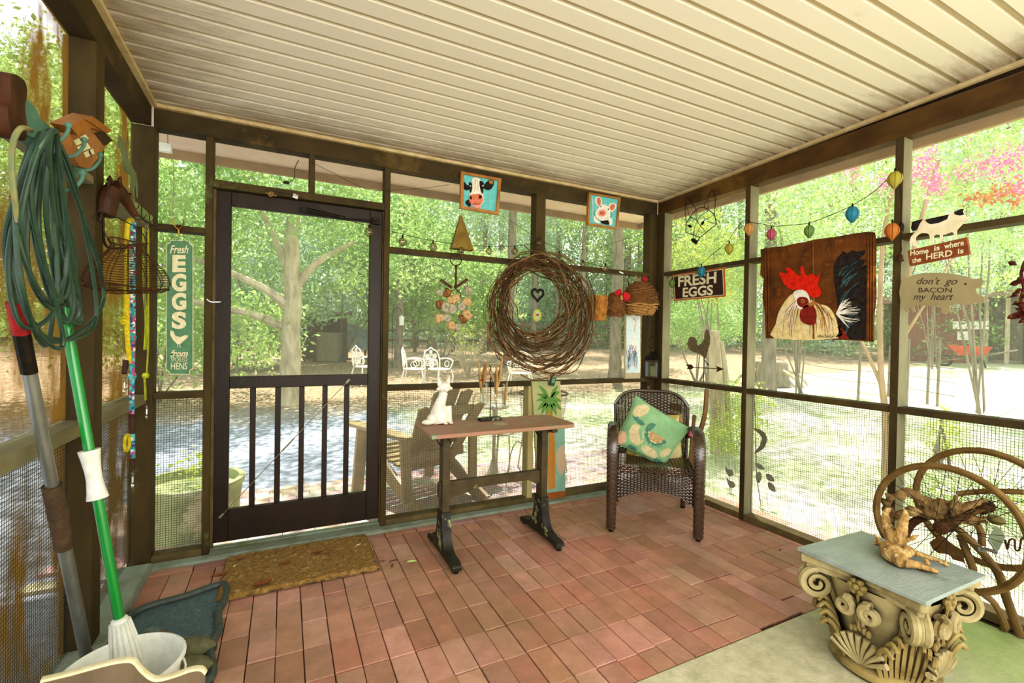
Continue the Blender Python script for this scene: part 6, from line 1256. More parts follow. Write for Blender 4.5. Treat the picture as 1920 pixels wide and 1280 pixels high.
# test tube vase stand
c = on(2, TZ, 920, 788); t = thing('bud_vase_stand', 'dark metal stand holding glass tubes of dried pods and feathers on the table', 'vase stand', (c.x, c.y+.01, TZ), .05)
g = MB(); g.box(-.075, .075, -.028, .028, 0, .018); g.build('base', M['tableleg_d'], t, bevel=.002)
g = MB(); g.tube([(0, 0, .018), (0, 0, .33), (-.01, 0, .345)], .0035, 7); g.build('rod', M['bwire'], t)
g = MB(); g.tube([(-.09, 0, .285), (.08, 0, .285)], .0025, 6); g.tube([(-.075, .0, .215), (.12, .0, .215)], .0025, 6); g.build('crossbar', M['bwire'], t)
M['feather'] = mat('brown_dried_pod', '#c4a06a', '#8c6638', .8, 30, (1, 1, .3)); M['tube_glass'] = glass_mat('clear_tube_glass', '#eef0e8', .3)
for x_, zt_, l_ in ((-.062, .30, .20), (-.03, .235, .14), (.035, .285, .155), (.095, .225, .155)):
    g = MB(); g.lathe([(.0, zt_-l_), (.008, zt_-l_+.004), (.0125, zt_-l_+.015), (.0125, zt_-.01), (.015, zt_)], 14, c=(x_, -.004, 0)); g.build('glass_tube', M['tube_glass'], t)
for x_, zb_, l_, w_, tl_ in ((-.066, .17, .22, .012, -.1), (-.055, .22, .15, .02, .12), (.015, .24, .10, .010, -.35), (.038, .16, .19, .016, .0), (.05, .2, .21, .014, .14), (.097, .09, .17, .012, .12)):
    g = MB(); d_ = Vector((tl_, 0, 1)).normalized(); b_ = Vector((x_, -.004, zb_)); g.tube([b_+d_*l_*f_ for f_ in (0, .15, .35, .6, .85, 1)], [.004, w_*.9, w_*1.25, w_*1.05, w_*.6, .001], 8, flat=.6); g.build('dried_pod', M['feather'], t)
g = MB(); g.ball((-.068, -.008, .255), .016, 8, sc=(1, 1, .7)); g.build('dried_flower', mat('rust_dried_flower', '#8c3d1c', '#6c2b12', .9, 40), t)
# palm painted board and green clip
ZQ = lambda x, y: (860+x/4, 640+y/4); YP = YB-.022
fp = lambda x, y: (lambda p_: (p_.x, p_.z))(on(1, YP, *ZQ(x, y)))
a0 = fp(730, 1200); t = thing('palm_board', 'tall worn board painted with a green palm tree leaning behind the table', 'painted board', (a0[0], YP, 0), 0)
P = lambda x, y: (fp(x, y)[0]-a0[0], fp(x, y)[1])
tl, tr, br, bl = P(550, 300), P(762, 298), P(802, 1190), P(600, 1222); br = (br[0], .002); bl = (bl[0], .002)
g = MB(); g.prism([tl, tr, br, bl], 0, .02); g.build('board', mat('pale_olive_board_paint', '#b3ab72', '#9fa67c', .75, 5, (1, 1, .4), .3, 40), t, bevel=.001)
g = MB(); M['palmg'] = mat('palm_green_paint', '#557f3c', '#6b9148', .8, 20)
flat_ = lambda pl, y, m_: g.flat([P(*q_) for q_ in pl], y, m_)
flat_([(690, 640), (795, 640), (800, 1125), (660, 1135), (655, 900)], -.0005, 1); flat_(sm([(740, 820), (790, 780), (795, 950), (760, 1000), (735, 920)]), -.0008, 3)
flat_([(668, 500), (695, 500), (715, 640), (722, 800), (722, 1100), (672, 1110), (668, 900), (680, 700)], -.001, 2)
flat_([(655, 1135), (800, 1118), (803, 1188), (655, 1220)], -.0012, 4)
for ex, ey, w_ in ((600, 330, 14), (745, 330, 14), (585, 395, 14), (758, 375, 16), (580, 445, 16), (772, 450, 16), (592, 515, 18), (770, 515, 18), (620, 545, 16), (735, 555, 16), (655, 560, 12), (700, 560, 12)):
    mx_, my_ = (683+ex)/2, (440+ey)/2-12; dx, dy = ex-683, ey-440; l_ = math.hypot(dx, dy); nx_, ny_ = -dy/l_*w_, dx/l_*w_
    flat_(sm([(683, 440), (mx_+nx_, my_+ny_), (ex, ey), (mx_-nx_, my_-ny_)]), -.0016, 0)
flat_(circ(683, 445, 34, 30), -.0018, 0)
g.build('painting', [M['palmg'], mat('pale_aqua_paint', '#8fb5a0', '#7ca590', .8, 8), mat('ochre_trunk_paint', '#c08a3c', '#a8722c', .8, 12, (1, 1, .2)), mat('pink_beige_paint', '#c4ab8c', None, .8), mat('orange_brown_base_paint', '#a5602c', '#864a22', .8, 10)], t, sharp=0)
c_ = on(1, YB-.05, *ZQ(703, 295)); t = thing('green_clip', 'small dark green clamp clipped on the top edge of the palm board', 'clip', c_, 0)
g = MB(); R_ = Matrix.Rotation(.25, 4, 'Y'); g.obox((0, 0, 0), (.04, .03, .075), R_); g.build('clip_body', mat('dark_green_clip', '#33553c', '#274330', .5, 20), t, bevel=.004)
g = MB(); g.obox((.0, -.016, .01), (.026, .004, .05), R_); g.build('clip_face', mat('pale_green_clip_face', '#6d8f6c', None, .5), t)
# ---- wicker armchair with real strands
M['wicker'] = mat('dark_brown_wicker', '#4a3623', '#332417', .32, 60, spec=.7, coat=.5)
M['wicker_d'] = mat('dark_wicker_core', '#2a1d12', None, .6)
def weave(parent, name, fn, nst, nrow, wf=.86, amp=.0028, m=None, samples=3, stakes=True):
    g = MB()
    for i in range(nrow):
        v0, v1 = (i+.5-wf/2)/nrow, (i+.5+wf/2)/nrow; k_ = nst*samples; vs = []
        for j in range(k_+1):
            u = j/k_; p0, p1 = Vector(fn(u, v0)), Vector(fn(u, v1)); e_ = 1e-3; uu = min(max(u, e_), 1-e_); vm = (v0+v1)/2
            du = Vector(fn(uu+e_, vm))-Vector(fn(uu-e_, vm)); dv = Vector(fn(uu, min(1, vm+e_)))-Vector(fn(uu, max(0, vm-e_))); n_ = du.cross(dv)
            n_ = n_.normalized() if n_.length > 1e-12 else Vector((0, -1, 0)); q_ = amp*math.cos(PI*(u*nst+i)); mid = (p0+p1)/2+n_*(q_+.0015)
            vs += [p0+n_*q_, mid, p1+n_*q_]
        fs = []
        for j in range(k_): a_ = j*3; fs += [(a_, a_+3, a_+4, a_+1), (a_+1, a_+4, a_+5, a_+2)]
        g.add(vs, fs)
    o_ = g.build(name, m or M['wicker'], parent)
    if stakes:
        g = MB()
        for j in range(nst+1): g.tube([fn((j)/nst, v_/10) for v_ in range(11)], .003, 4)
        g.build('stakes', M['wicker_d'], o_)
    return o_
ch = thing('wicker_armchair', 'dark brown wicker armchair with two cushions in the back right corner', 'armchair', (2.325, 2.455, 0), math.radians(-40))
def backf(u, v):
    a_ = (u-.5)*2; z = .40+v*(.46-.10*abs(a_)**5); w = .245+.02*v; y = .22+.10*v-.05*(a_*a_); return (a_*w, y, z)
weave(ch, 'backrest', backf, 22, 44)
def seatf(u, v):
    a_ = (u-.5)*2; y = -.27+v*.52; w = .235; z = .425-.018*(1-a_*a_)*math.sin(PI*v)-(.045*(1-v*8)**2 if v < .125 else 0); return (a_*w, y, z)
weave(ch, 'seat', seatf, 22, 40)
def skirtf(u, v):
    a_ = (u-.5)*2; zb_ = .285-.10*abs(a_)**2.6; z = .40-(.40-zb_)*v; y = -.285-.012*(1-a_*a_); return (a_*.255, y, z)
weave(ch, 'front_apron', skirtf, 24, 17)
for s_ in (-1, 1):
    def sidef(u, v, s_=s_): return (s_*.262, -.27+u*.50, .40-v*(.12+.0*u))
    weave(ch, 'side_apron', sidef, 22, 12)
    def armf(u, v, s_=s_):   # wraps: front leg up, over, back
        P_ = [(-.295, .02), (-.30, .20), (-.305, .40), (-.30, .55), (-.255, .635), (-.16, .665), (-.03, .655), (.10, .62), (.20, .56)]
        f_ = u*(len(P_)-1); k_ = min(int(f_), len(P_)-2); a_ = f_-k_
        p0, p1, p2, p3 = [P_[min(max(k_+q, 0), len(P_)-1)] for q in (-1, 0, 1, 2)]
        c2 = [.5*((2*p1[i])+(p2[i]-p0[i])*a_+(2*p0[i]-5*p1[i]+4*p2[i]-p3[i])*a_*a_+(3*p1[i]-p0[i]-3*p2[i]+p3[i])*a_**3) for i in (0, 1)]
        ph = 2*PI*v; w_ = .030+.006*math.sin(PI*u); tk = .016+.014*(1-min(1, u*2.2)); tx = (p2[0]-p0[0], p2[1]-p0[1]); l_ = math.hypot(*tx) or 1; nx_, nz_ = -tx[1]/l_, tx[0]/l_
        return (s_*(.268-.0)+w_*math.cos(ph)*(.75+.25), c2[0]+nx_*tk*math.sin(ph), c2[1]+nz_*tk*math.sin(ph))
    g = MB(); nu, nv = 200, 14; vs = []
    for i in range(nu+1):
        for j in range(nv):
            p_ = Vector(armf(i/nu, j/nv)); c0 = sum((Vector(armf(i/nu, q/4)) for q in range(4)), Vector())/4; bump_ = .003*math.cos(PI*i/2)*(1 if j % 2 else -1); vs.append(p_+(p_-c0).normalized()*bump_)
    g.add(vs, [(i*nv+j, i*nv+(j+1) % nv, (i+1)*nv+(j+1) % nv, (i+1)*nv+j) for i in range(nu) for j in range(nv)]+[tuple(range(nv)), tuple(nu*nv+j for j in range(nv))]); g.build('armrest', M['wicker'], ch)
    g = MB(); g.tube([(s_*.25, .24, .40), (s_*.245, .27, .2), (s_*.245, .295, .012)], [.024, .02, .017], 10); lg = g.build('leg', M['wicker'], ch)
    g = MB(); g.lathe([(.017, 0), (.019, .014)], 10, c=(s_*.245, .297, 0)); g.build('foot_cap', M['black_metal'], lg)
    g = MB(); g.lathe([(.014, 0), (.017, .024)], 10, c=(s_*.268, -.295, 0)); g.build('foot_cap', M['black_metal'], ch)
g = MB(); g.tube([Vector(backf(u/24, 1))+Vector((0, 0, .004)) for u in range(25)], .013, 8); g.tube([backf(0, v/8) for v in range(9)], .013, 8); g.tube([backf(1, v/8) for v in range(9)], .013, 8); g.build('back_frame', M['wicker'], ch)
# ---- cushions
def on_plane(P0, n, px, py):
    d = FW*F+RT*(px-960)-UP*(py-640); c_ = Vector((0, 0, Hc)); return c_+d*((P0-c_).dot(n)/d.dot(n))
n_ = Vector((math.sin(math.radians(40)), math.cos(math.radians(40)), .0)); n_ = (n_+Vector((0, 0, -.18))).normalized()
def cushion(label, corners, P0, thick, paintf, mats, name='cushion', n=44, tass=(), puff=1.0):
    K = [on_plane(P0, n_, *c_) for c_ in corners]; o_ = sum(K, Vector())/4; K = [k_-o_ for k_ in K]
    t_ = thing(name, label, 'cushion', o_, 0); g = MB()
    def S(u, v, s_):
        p_ = (K[0]*(1-u)+K[1]*u)*(1-v)+(K[3]*(1-u)+K[2]*u)*v; e_ = (4*u*(1-u))*(4*v*(1-v)); f_ = e_**.42; pin = 1-.055*(1-4*u*(1-u))*0-.06*((4*v*(1-v))**.8*(abs(2*u-1)**5)+(4*u*(1-u))**.8*(abs(2*v-1)**5))
        w_ = .0035*math.sin(19*u+7*v)*math.sin(13*v-5*u)*e_**.3
        return p_*pin+n_*(s_*(thick*f_+w_))
    for s_, mp_ in ((-1, True), (1, False)):
        vs = [S(i/n, j/n, s_) for j in range(n+1) for i in range(n+1)]; base = len(g.v)
        for v_ in vs: g.v.append(tuple(v_))
        for j in range(n):
            for i in range(n):
                q_ = [base+j*(n+1)+i, base+j*(n+1)+i+1, base+(j+1)*(n+1)+i+1, base+(j+1)*(n+1)+i]
                A, B_, C_ = [Vector(g.v[k_]) for k_ in q_[:3]]
                if (B_-A).cross(C_-A).dot(n_)*s_ < 0: q_ = q_[::-1]
                g.f.append(q_); g.mi.append(paintf((i+.5)/n, (j+.5)/n) if mp_ else 0); g.tint.append((1,)*4)
    cv = g.build('cover', mats, t_, sharp=70)
    g = MB(); rim = [S(i/20, 0, 0) for i in range(20)]+[S(1, i/20, 0) for i in range(20)]+[S(1-i/20, 1, 0) for i in range(20)]+[S(0, 1-i/20, 0) for i in range(20)]; g.tube(rim, .0035, 6, closed=True); g.build('piping', mats[0], t_)
    for k_, mm in tass:
        c_ = K[k_]; g = MB(); g.ball(c_+Vector((0, 0, -.004)), .010, 8); g.lathe([(.004, -.008), (.011, -.02), (.016, -.05), (.012, -.052), (0, -.03)], 10, c=c_-n_*.008); g.build('tassel', mm, t_)
    return t_, S
M['cmint'] = mat('mint_green_cotton', '#8fb487', '#7da576', .85, 12, bump=.3, bscale=200); M['ccream'] = mat('cream_applique', '#d6c8a0', '#c2b285', .9, 40, bump=.5, bscale=160)
M['cfringe'] = mat('teal_fringe_yarn', '#5f8d76', '#4c7863', .95, 80, bump=.8, bscale=300); M['cbrown'] = mat('brown_mandala_print', '#9a7a52', '#c9ac7a', .85, 60); M['ctass'] = mat('coral_pink_tassel', '#e0788a', '#cf6276', .9, 40); M['cpeach'] = mat('peach_floral_print', '#d8a083', '#e0c09c', .9, 30)
def paint1(u, v):
    def el(a, b, ra, rb, r=0.0):
        x, y = u-a, v-b; c_, s_ = math.cos(r), math.sin(r); return ((x*c_+y*s_)/ra)**2+((-x*s_+y*c_)/rb)**2 < 1
    if el(.60, .50, .135, .135) and v > .45-.0*u: return 3 if math.hypot(u-.60, v-.50) < .125 else 1
    if .125 < math.hypot(u-.60, v-.50) < .19+.02*math.sin(40*math.atan2(v-.5, u-.6)) and v > .47: return 2
    if el(.18, .2, .10, .17, .5): return 1
    if el(.22, .40, .13, .045, .2): return 2
    if el(.30, .66, .13, .20, -.5) and not el(.36, .6, .03, .14, -.5): return 1
    if el(.34, .93, .09, .05): return 2
    if el(.07, .86, .11, .13): return 4
    if el(.64, .84, .17, .09, .2) or el(.88, .70, .07, .12, .4): return 1
    if el(.44, .40, .05, .12, .3): return 2
    if el(.85, .93, .10, .04): return 2
    return 0
P1 = ch.location+Matrix.Rotation(math.radians(-40), 3, 'Z') @ Vector((0, .03, .62))
cushion('mint green cushion with cream applique and brown half mandala tilted on the wicker chair', [(1192, 741), (1295, 803), (1244, 877), (1150, 829)], P1, .055, paint1, [M['cmint'], M['ccream'], M['cfringe'], M['cbrown'], M['cpeach']], tass=((1, M['ctass']), (2, M['ctass']), (3, M['ctass'])))
P2 = ch.location+Matrix.Rotation(math.radians(-40), 3, 'Z') @ Vector((0, .15, .62))
M['colive'] = mat('olive_gold_cotton', '#b3a45c', '#94893e', .85, 14); M['cwhite'] = mat('cream_cotton_back', '#cdbf8f', '#b5a672', .85, 10)
cushion('olive and cream cushion with small tassels mostly hidden behind the mint cushion', [(1178, 772), (1276, 778), (1282, 878), (1172, 870)], P2, .045, lambda u, v: 1 if (u+v) % .5 < .25 else 0, [M['colive'], M['cwhite']], tass=((1, M['rope_twine']), (2, M['ctass']), (0, M['rope_twine'])))
# ---- folded wooden chair behind
t = thing('folding_chair', 'folded slatted wooden chair leaning on the right wall behind the wicker chair', 'chair', (2.80, 2.62, 0), 0)
M['teak'] = mat('weathered_teak', '#8f6f44', '#6f5230', .7, 10, (1, 1, .3), .3)
fx = lambda X, px, py: Vector(on(0, X, px, py))-Vector((2.80, 2.62, 0))
def brd(nm, pts_, w_, d_): g = MB(); P_ = smooth(pts_, 4); g.tube(P_, w_, 4, flat=d_, upv=(1, 0, 0)); g.build(nm, M['teak'], t)
brd('back_post', [fx(2.83, 1325, 731), fx(2.83, 1321, 780), fx(2.83, 1306, 830), fx(2.82, 1297, 870), fx(2.80, 1290, 900)], .022, .6)
brd('back_post', [Vector((0.02, .42, .86)), Vector((.02, .40, .6)), Vector((.0, .36, .3)), Vector((-.02, .34, .01))], .020, .6)
brd('leg', [fx(2.80, 1302, 778), fx(2.79, 1296, 840), fx(2.78, 1290, 905)]+[Vector((-.03, -.02, .01))], .018, .6)
brd('leg', [Vector((0, .38, .62)), Vector((-.02, .33, .3)), Vector((-.04, .30, .01))], .018, .6)
for z_ in (.70, .62, .50, .42, .34, .26): g = MB(); g.box(-.01, .01, .03, .39, z_, z_+.05); g.build('slat', M['teak'], t, bevel=.003)
# ---- column capital with slate slab
CX, CY = 2.115, .955
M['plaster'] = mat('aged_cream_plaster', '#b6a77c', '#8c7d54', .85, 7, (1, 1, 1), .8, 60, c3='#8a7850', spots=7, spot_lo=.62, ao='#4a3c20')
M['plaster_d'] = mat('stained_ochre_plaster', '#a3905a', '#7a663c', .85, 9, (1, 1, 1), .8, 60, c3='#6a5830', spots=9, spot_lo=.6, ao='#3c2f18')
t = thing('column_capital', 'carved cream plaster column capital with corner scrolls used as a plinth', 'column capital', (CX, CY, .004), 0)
g = MB(); g.lathe([(.165, 0), (.175, .012), (.175, .03), (.16, .045), (.145, .055)], 32); g.build('base_ring', M['plaster_d'], t)
g = MB(); vs = []; nz, na = 18, 48
for i in range(nz+1):
    f_ = i/nz; z = .04+f_*.30; r_ = .135+.045*f_**2.2
    for j in range(na): a_ = 2*PI*j/na; sq = 1+.10*f_*abs(math.sin(2*a_))**2; vs.append((r_*sq*math.cos(a_), r_*sq*math.sin(a_), z))
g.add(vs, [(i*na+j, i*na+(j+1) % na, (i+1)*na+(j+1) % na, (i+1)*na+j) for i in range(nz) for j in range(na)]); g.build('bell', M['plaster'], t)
g = MB()   # abacus: square with concave sides
def aba(h): 
    pl = []; 
    for k_ in range(4):
        for i in range(9):
            f_ = i/8-.5; x, y = h*2*f_*.93, -h+.035*(1-(2*f_)**2); a_ = k_*PI/2; pl.append((x*math.cos(a_)-y*math.sin(a_), x*math.sin(a_)+y*math.cos(a_)))
    return pl
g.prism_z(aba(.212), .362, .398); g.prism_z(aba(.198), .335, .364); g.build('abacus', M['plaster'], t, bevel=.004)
def spiral(g, c_, dirx, R0, turns=1.9, w=.032, sgn=1, y=(0, 0, 1)):
    dx = Vector(dirx).normalized(); P_ = []; rs = []
    for i in range(44):
        f_ = i/43; a_ = PI*.5-sgn*f_*turns*2*PI; r_ = R0*(1-f_*.86); P_.append(Vector(c_)+dx*r_*math.cos(a_)+Vector((0, 0, r_*math.sin(a_)))); rs.append(.015*(1-.45*f_))
    side = dx.cross(Vector((0, 0, 1)))
    for s_ in (-1, 0, 1): g.tube([p_+side*s_*w*.5 for p_ in P_], [r_*(1.0 if s_ else .7) for r_ in rs], 7)
for k_ in range(4):
    a_ = PI/4+k_*PI/2; d_ = Vector((math.cos(a_), math.sin(a_), 0)); c_ = d_*.232+Vector((0, 0, .285))
    g = MB(); spiral(g, c_, d_, .058, sgn=1); g.tube(smooth([d_*.155+Vector((0, 0, .20)), d_*.18+Vector((0, 0, .27)), d_*.20+Vector((0, 0, .32)), d_*.235+Vector((0, 0, .345))]), .017, 8); g.build('corner_volute', M['plaster'], t)
    # acanthus leaf under the corner
    g = MB(); s_ = d_.cross(Vector((0, 0, 1)))
    for w0 in range(-4, 5):
        x_ = w0*.016; h_ = .22-.012*abs(w0)**1.35; P_ = [d_*(.145)+s_*x_*.9+Vector((0, 0, .03)), d_*(.158)+s_*x_*1.2+Vector((0, 0, .03+h_*.4)), d_*(.175)+s_*x_*1.25+Vector((0, 0, .03+h_*.75)), d_*(.205)+s_*x_*1.1+Vector((0, 0, .03+h_)), d_*(.225)+s_*x_*.9+Vector((0, 0, .01+h_))]
        g.tube(smooth(P_, 4), [.009]*17, 6)
    g.build('acanthus_leaf', M['plaster_d'], t)
    a2 = k_*PI/2; e_ = Vector((math.cos(a2), math.sin(a2), 0)); s_ = e_.cross(Vector((0, 0, 1)))
    g = MB()   # scallop shell on each face
    for q in range(-4, 5):
        an = q*.27; tip = e_*.178+s_*math.sin(an)*.105+Vector((0, 0, .05+.115*math.cos(an))); g.tube(smooth([e_*.150+Vector((0, 0, .04)), (e_*.176+s_*math.sin(an)*.055+Vector((0, 0, .05+.06*math.cos(an)))), tip], 5), [.004+.0008*i for i in range(11)], 7)
    g.build('scallop_shell', M['plaster'], t)
    for sg in (-1, 1):   # inner scrolls and stem
        g = MB(); c_ = e_*.188+s_*sg*.042+Vector((0, 0, .262)); spiral(g, c_, s_*sg, .032, 1.6, .016, sgn=-1); g.tube(smooth([e_*.160+s_*sg*.006+Vector((0, 0, .18)), e_*.172+s_*sg*.008+Vector((0, 0, .23)), c_+Vector((0, 0, .034))-s_*sg*.02, c_+Vector((0, 0, .034))]), .009, 7); g.build('inner_scroll', M['plaster'], t)
    g = MB(); c_ = e_*.188+Vector((0, 0, .352))
    for q in range(6): an = q*PI/3; g.ball(c_+s_*.020*math.cos(an)+Vector((0, 0, .020*math.sin(an)))+e_*.006, .014, 8)
    g.ball(c_+e_*.014, .013, 8); g.tube(smooth([e_*.178+Vector((0, 0, .19)), e_*.180+Vector((0, 0, .25)), e_*.188+Vector((0, 0, .32))]), [.006]*9, 6)
    for q in range(5): g.ball(e_*(.168)+s_*.014*(q-2)+Vector((0, 0, .19-.006*abs(q-2))), .010, 8, sc=(1, 1, 1.6))
    g.build('rosette', M['plaster_d'], t)
SZ = .407; sc_ = [on(2, SZ+.014, *q_) for q_ in ((1495, 1024), (1737, 1127), (1850, 1076), (1615, 993))]
cx_, cy_ = sum(p_.x for p_ in sc_)/4, sum(p_.y for p_ in sc_)/4; pl = [(p_.x-cx_, p_.y-cy_) for p_ in sc_]
t = MB().prism_z(pl, 0, .014).build('slate_slab', mat('blue_grey_slate', '#99a39c', '#87928a', .35, 5, (1, 3, 1), .5, 30, spec=.6, c3='#78837a', spots=3, spot_lo=.62), bevel=.0015); t.location = (cx_, cy_, SZ-.003); tag(t, 'blue grey square slate slab lying on the carved capital', 'slab')
SZT = SZ+.011
# ---- driftwood root on the slate
b0 = on(2, SZT, 1697, 1042); t = thing('driftwood_root', 'gnarled golden driftwood root standing on the slate slab', 'driftwood', (b0.x, b0.y, SZT), 0)
ZD = lambda x, y: (1600+x/5.334, 880+y/5.334)
def dz(x, y, z): q_ = on(2, SZT+z, *ZD(x, y)); return Vector((q_.x-b0.x, q_.y-b0.y, z))
def dx_(x, y, dX=0): q_ = on(0, b0.x+dX, *ZD(x, y)); return Vector((dX, q_.y-b0.y, max(.004, q_.z-SZT)))
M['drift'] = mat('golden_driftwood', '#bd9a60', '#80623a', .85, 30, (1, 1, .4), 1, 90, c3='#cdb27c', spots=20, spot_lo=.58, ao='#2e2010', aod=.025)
g = MB()
core = [dz(340, 780, .03), dz(420, 860, .03), dz(500, 940, .022)]
g.tube(smooth(core, 4), [.026, .032, .036, .038, .036, .032, .028, .024, .02], 12)
g.tube(smooth([dx_(440, 800), dx_(400, 720), dx_(350, 600), dx_(320, 500), dx_(325, 430), dx_(350, 385)], 4), [.03-.0011*i for i in range(21)], 9)
g.tube(smooth([dx_(450, 800), dx_(470, 680), dx_(490, 560), dx_(520, 470), dx_(520, 400)], 4), [.027-.0012*i for i in range(17)], 9)
g.tube(smooth([dz(360, 800, .03), dz(290, 750, .03), dz(235, 735, .025), dz(200, 740, .03)], 4), [.014-.0008*i for i in range(13)], 8); g.tube(smooth([dz(260, 740, .03), dz(240, 680, .045), dz(205, 650, .05)], 4), [.009-.0006*i for i in range(9)], 7)
g.tube(smooth([dz(500, 930, .025), dz(640, 960, .018), dz(760, 1000, .012), dz(840, 1025, .008)], 4), [.018-.0009*i for i in range(13)], 8); g.tube(smooth([dz(560, 800, .03), dz(680, 860, .025), dz(820, 900, .018), dz(945, 960, .01)], 4), [.014-.0007*i for i in range(13)], 8)
g.tube(smooth([dz(500, 860, .04), dz(560, 810, .035), dz(600, 820, .03)], 4), [.018]*5+[.012]*4, 8); g.tube([dz(920, 945, .012), dz(935, 900, .03)], [.007, .004], 6); g.tube([dz(740, 950, .014), dz(725, 900, .03)], [.01, .006], 6)
g.tube(smooth([dx_(470, 740), dx_(560, 700), dx_(660, 655)], 4), [.012, .011, .010, .009, .008, .007, .006, .005, .004], 7)
root_o = o_ = g.build('root_wood', M['drift'], t, sharp=0); md = o_.modifiers.new('fuse', 'REMESH'); md.mode = 'VOXEL'; md.voxel_size = .003; md.use_smooth_shade = True
# ---- old two-wheeled cart
HF, HB = Vector((2.45, .903, .51)), Vector((2.75, .88, .553)); RW = .246
t = thing('wheeled_cart', 'old two-wheeled wire-spoke cart frame on bent legs against the right wall', 'cart', (2.6, .89, 0), 0); T0 = Vector((2.6, .89, 0))
M['rim'] = mat('rust_brown_rim', '#5f4722', '#7c6236', .6, 12, metal=.2, bump=.4); M['bent'] = mat('bent_weathered_wood', '#5c4426', '#7a6038', .75, 12, (1, 1, .4), .5)
for H_ in (HF, HB):
    w = MB(); c_ = H_-T0; w.torus(c_, RW, .0115, 64, 9, M=Matrix.Rotation(PI/2, 4, 'Z')); wo = w.build('wheel_rim', M['rim'], t)
    g = MB(); g.torus(c_, RW-.011, .006, 64, 6, M=Matrix.Rotation(PI/2, 4, 'Z')); g.build('inner_rim', M['rim'], wo)
    g = MB(); g.lathe([(.012, -.04), (.026, -.034), (.026, -.026), (.014, -.02), (.014, .02), (.026, .026), (.026, .034), (.012, .04)], 18, c=c_, M=lathe_m((1, 0, 0))); g.build('hub', M['rust'], wo)
    g = MB()
    for i in range(32):
        a_ = 2*PI*i/32; b_ = a_+(1.1 if i % 2 else -1.1); s_ = .028 if (i//2) % 2 else -.028
        g.tube([c_+Vector((s_, .024*math.cos(b_), .024*math.sin(b_))), c_+Vector((0, (RW-.01)*math.cos(a_), (RW-.01)*math.sin(a_)))], .0011, 4)
    g.build('spokes', M['bwire'], wo)
g = MB(); g.tube([HF-T0-Vector((.05, 0, 0)), HB-T0+Vector((.05, 0, 0))], .011, 8); g.build('axle', M['rust'], t)
RX = lambda X, x, y: Vector(on(0, X, *ZD(x, y)))-T0
g = MB(); g.tube(smooth([RX(2.5, 1000, 560), RX(2.55, 1140, 680), RX(2.6, 1250, 790), RX(2.66, 1350, 900), RX(2.72, 1460, 1060), RX(2.80, 1530, 1280), Vector((.25, -.10, .015))], 5), [.020]*31, 10, flat=.7); g.build('bent_leg', M['bent'], t)
g = MB(); g.tube(smooth([RX(2.72, 1290, 1240), RX(2.76, 1420, 1350), RX(2.82, 1520, 1560), Vector((.255, -.045, .01))], 5), .013, 8); g.build('bent_leg', M['bent'], t)
g = MB(); g.tube(smooth([RX(2.66, 1230, 540), RX(2.68, 1275, 620), RX(2.68, 1290, 760)], 5), .013, 8); g.tube(smooth([RX(2.6, 1070, 660), RX(2.62, 1140, 840), RX(2.66, 1200, 1000)], 5), .015, 8); g.build('cross_brace', M['bent'], t)
g = MB(); g.tube(smooth([RX(2.55, 520, 660), RX(2.58, 560, 570), RX(2.6, 640, 500), RX(2.62, 720, 480)], 5), .017, 9); g.build('curved_arm', M['rust'], t)
g = MB(); g.tube(smooth([RX(2.72, 1035, 245), RX(2.74, 1200, 225), RX(2.74, 1400, 215), RX(2.74, 1707, 225)], 5), [.012]*16, 8); g.build('side_rod', M['rim'], t)
g = MB(); g.tube(smooth([RX(2.6, 1520, 700), RX(2.6, 1540, 800), RX(2.6, 1560, 710), RX(2.6, 1610, 700), RX(2.6, 1620, 800), RX(2.6, 1660, 800), RX(2.6, 1680, 700), RX(2.6, 1707, 690)], 4), .0035, 6); g.build('wavy_spring', M['rust'], t)
# driftwood lying in the cart
t = thing('driftwood_log', 'long twisted driftwood limb lying through the cart wheels', 'driftwood', HF+Vector((.1, .1, .08)), 0); T1 = Vector(t.location)
RX = lambda X, x, y: Vector(on(0, X, *ZD(x, y)))-T1
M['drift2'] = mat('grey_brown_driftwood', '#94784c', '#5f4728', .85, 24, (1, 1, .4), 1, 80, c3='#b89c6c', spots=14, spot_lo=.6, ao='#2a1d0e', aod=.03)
tx_ = bpy.data.textures.new('knots', 'CLOUDS'); tx_.noise_scale = .018; tx_.noise_depth = 4
def gnarl(o_, s_): d_ = o_.modifiers.new('gnarl', 'DISPLACE'); d_.texture = tx_; d_.strength = s_; d_.mid_level = .5
g = MB(); 
def lim(pts_, rs_): P_ = smooth(pts_, 5); k_ = len(P_); g.tube(P_, [rs_[0]+(rs_[1]-rs_[0])*i/(k_-1)+.004*math.sin(i*1.3) for i in range(k_)], 10)
lim([RX(2.50, 330, 280), RX(2.52, 440, 265), RX(2.55, 520, 225), RX(2.57, 600, 245), RX(2.6, 700, 320), RX(2.6, 820, 400), RX(2.62, 930, 470)], (.016, .026))
lim([RX(2.53, 330, 380), RX(2.55, 420, 460), RX(2.56, 560, 420), RX(2.58, 720, 440), RX(2.58, 850, 490), RX(2.58, 950, 550)], (.018, .020))
lim([RX(2.62, 700, 310), RX(2.62, 850, 330), RX(2.63, 1000, 345), RX(2.64, 1150, 360), RX(2.66, 1320, 300)], (.02, .012))
lim([RX(2.62, 900, 380), RX(2.62, 1050, 400), RX(2.64, 1200, 380)], (.018, .012)); lim([RX(2.60, 1045, 470), RX(2.60, 1010, 400), RX(2.6, 1025, 260)], (.024, .006))
lim([RX(2.6, 960, 540), RX(2.62, 1120, 500), RX(2.64, 1330, 510)], (.02, .014)); lim([RX(2.53, 330, 300), RX(2.53, 340, 400), RX(2.54, 370, 520)], (.02, .014))
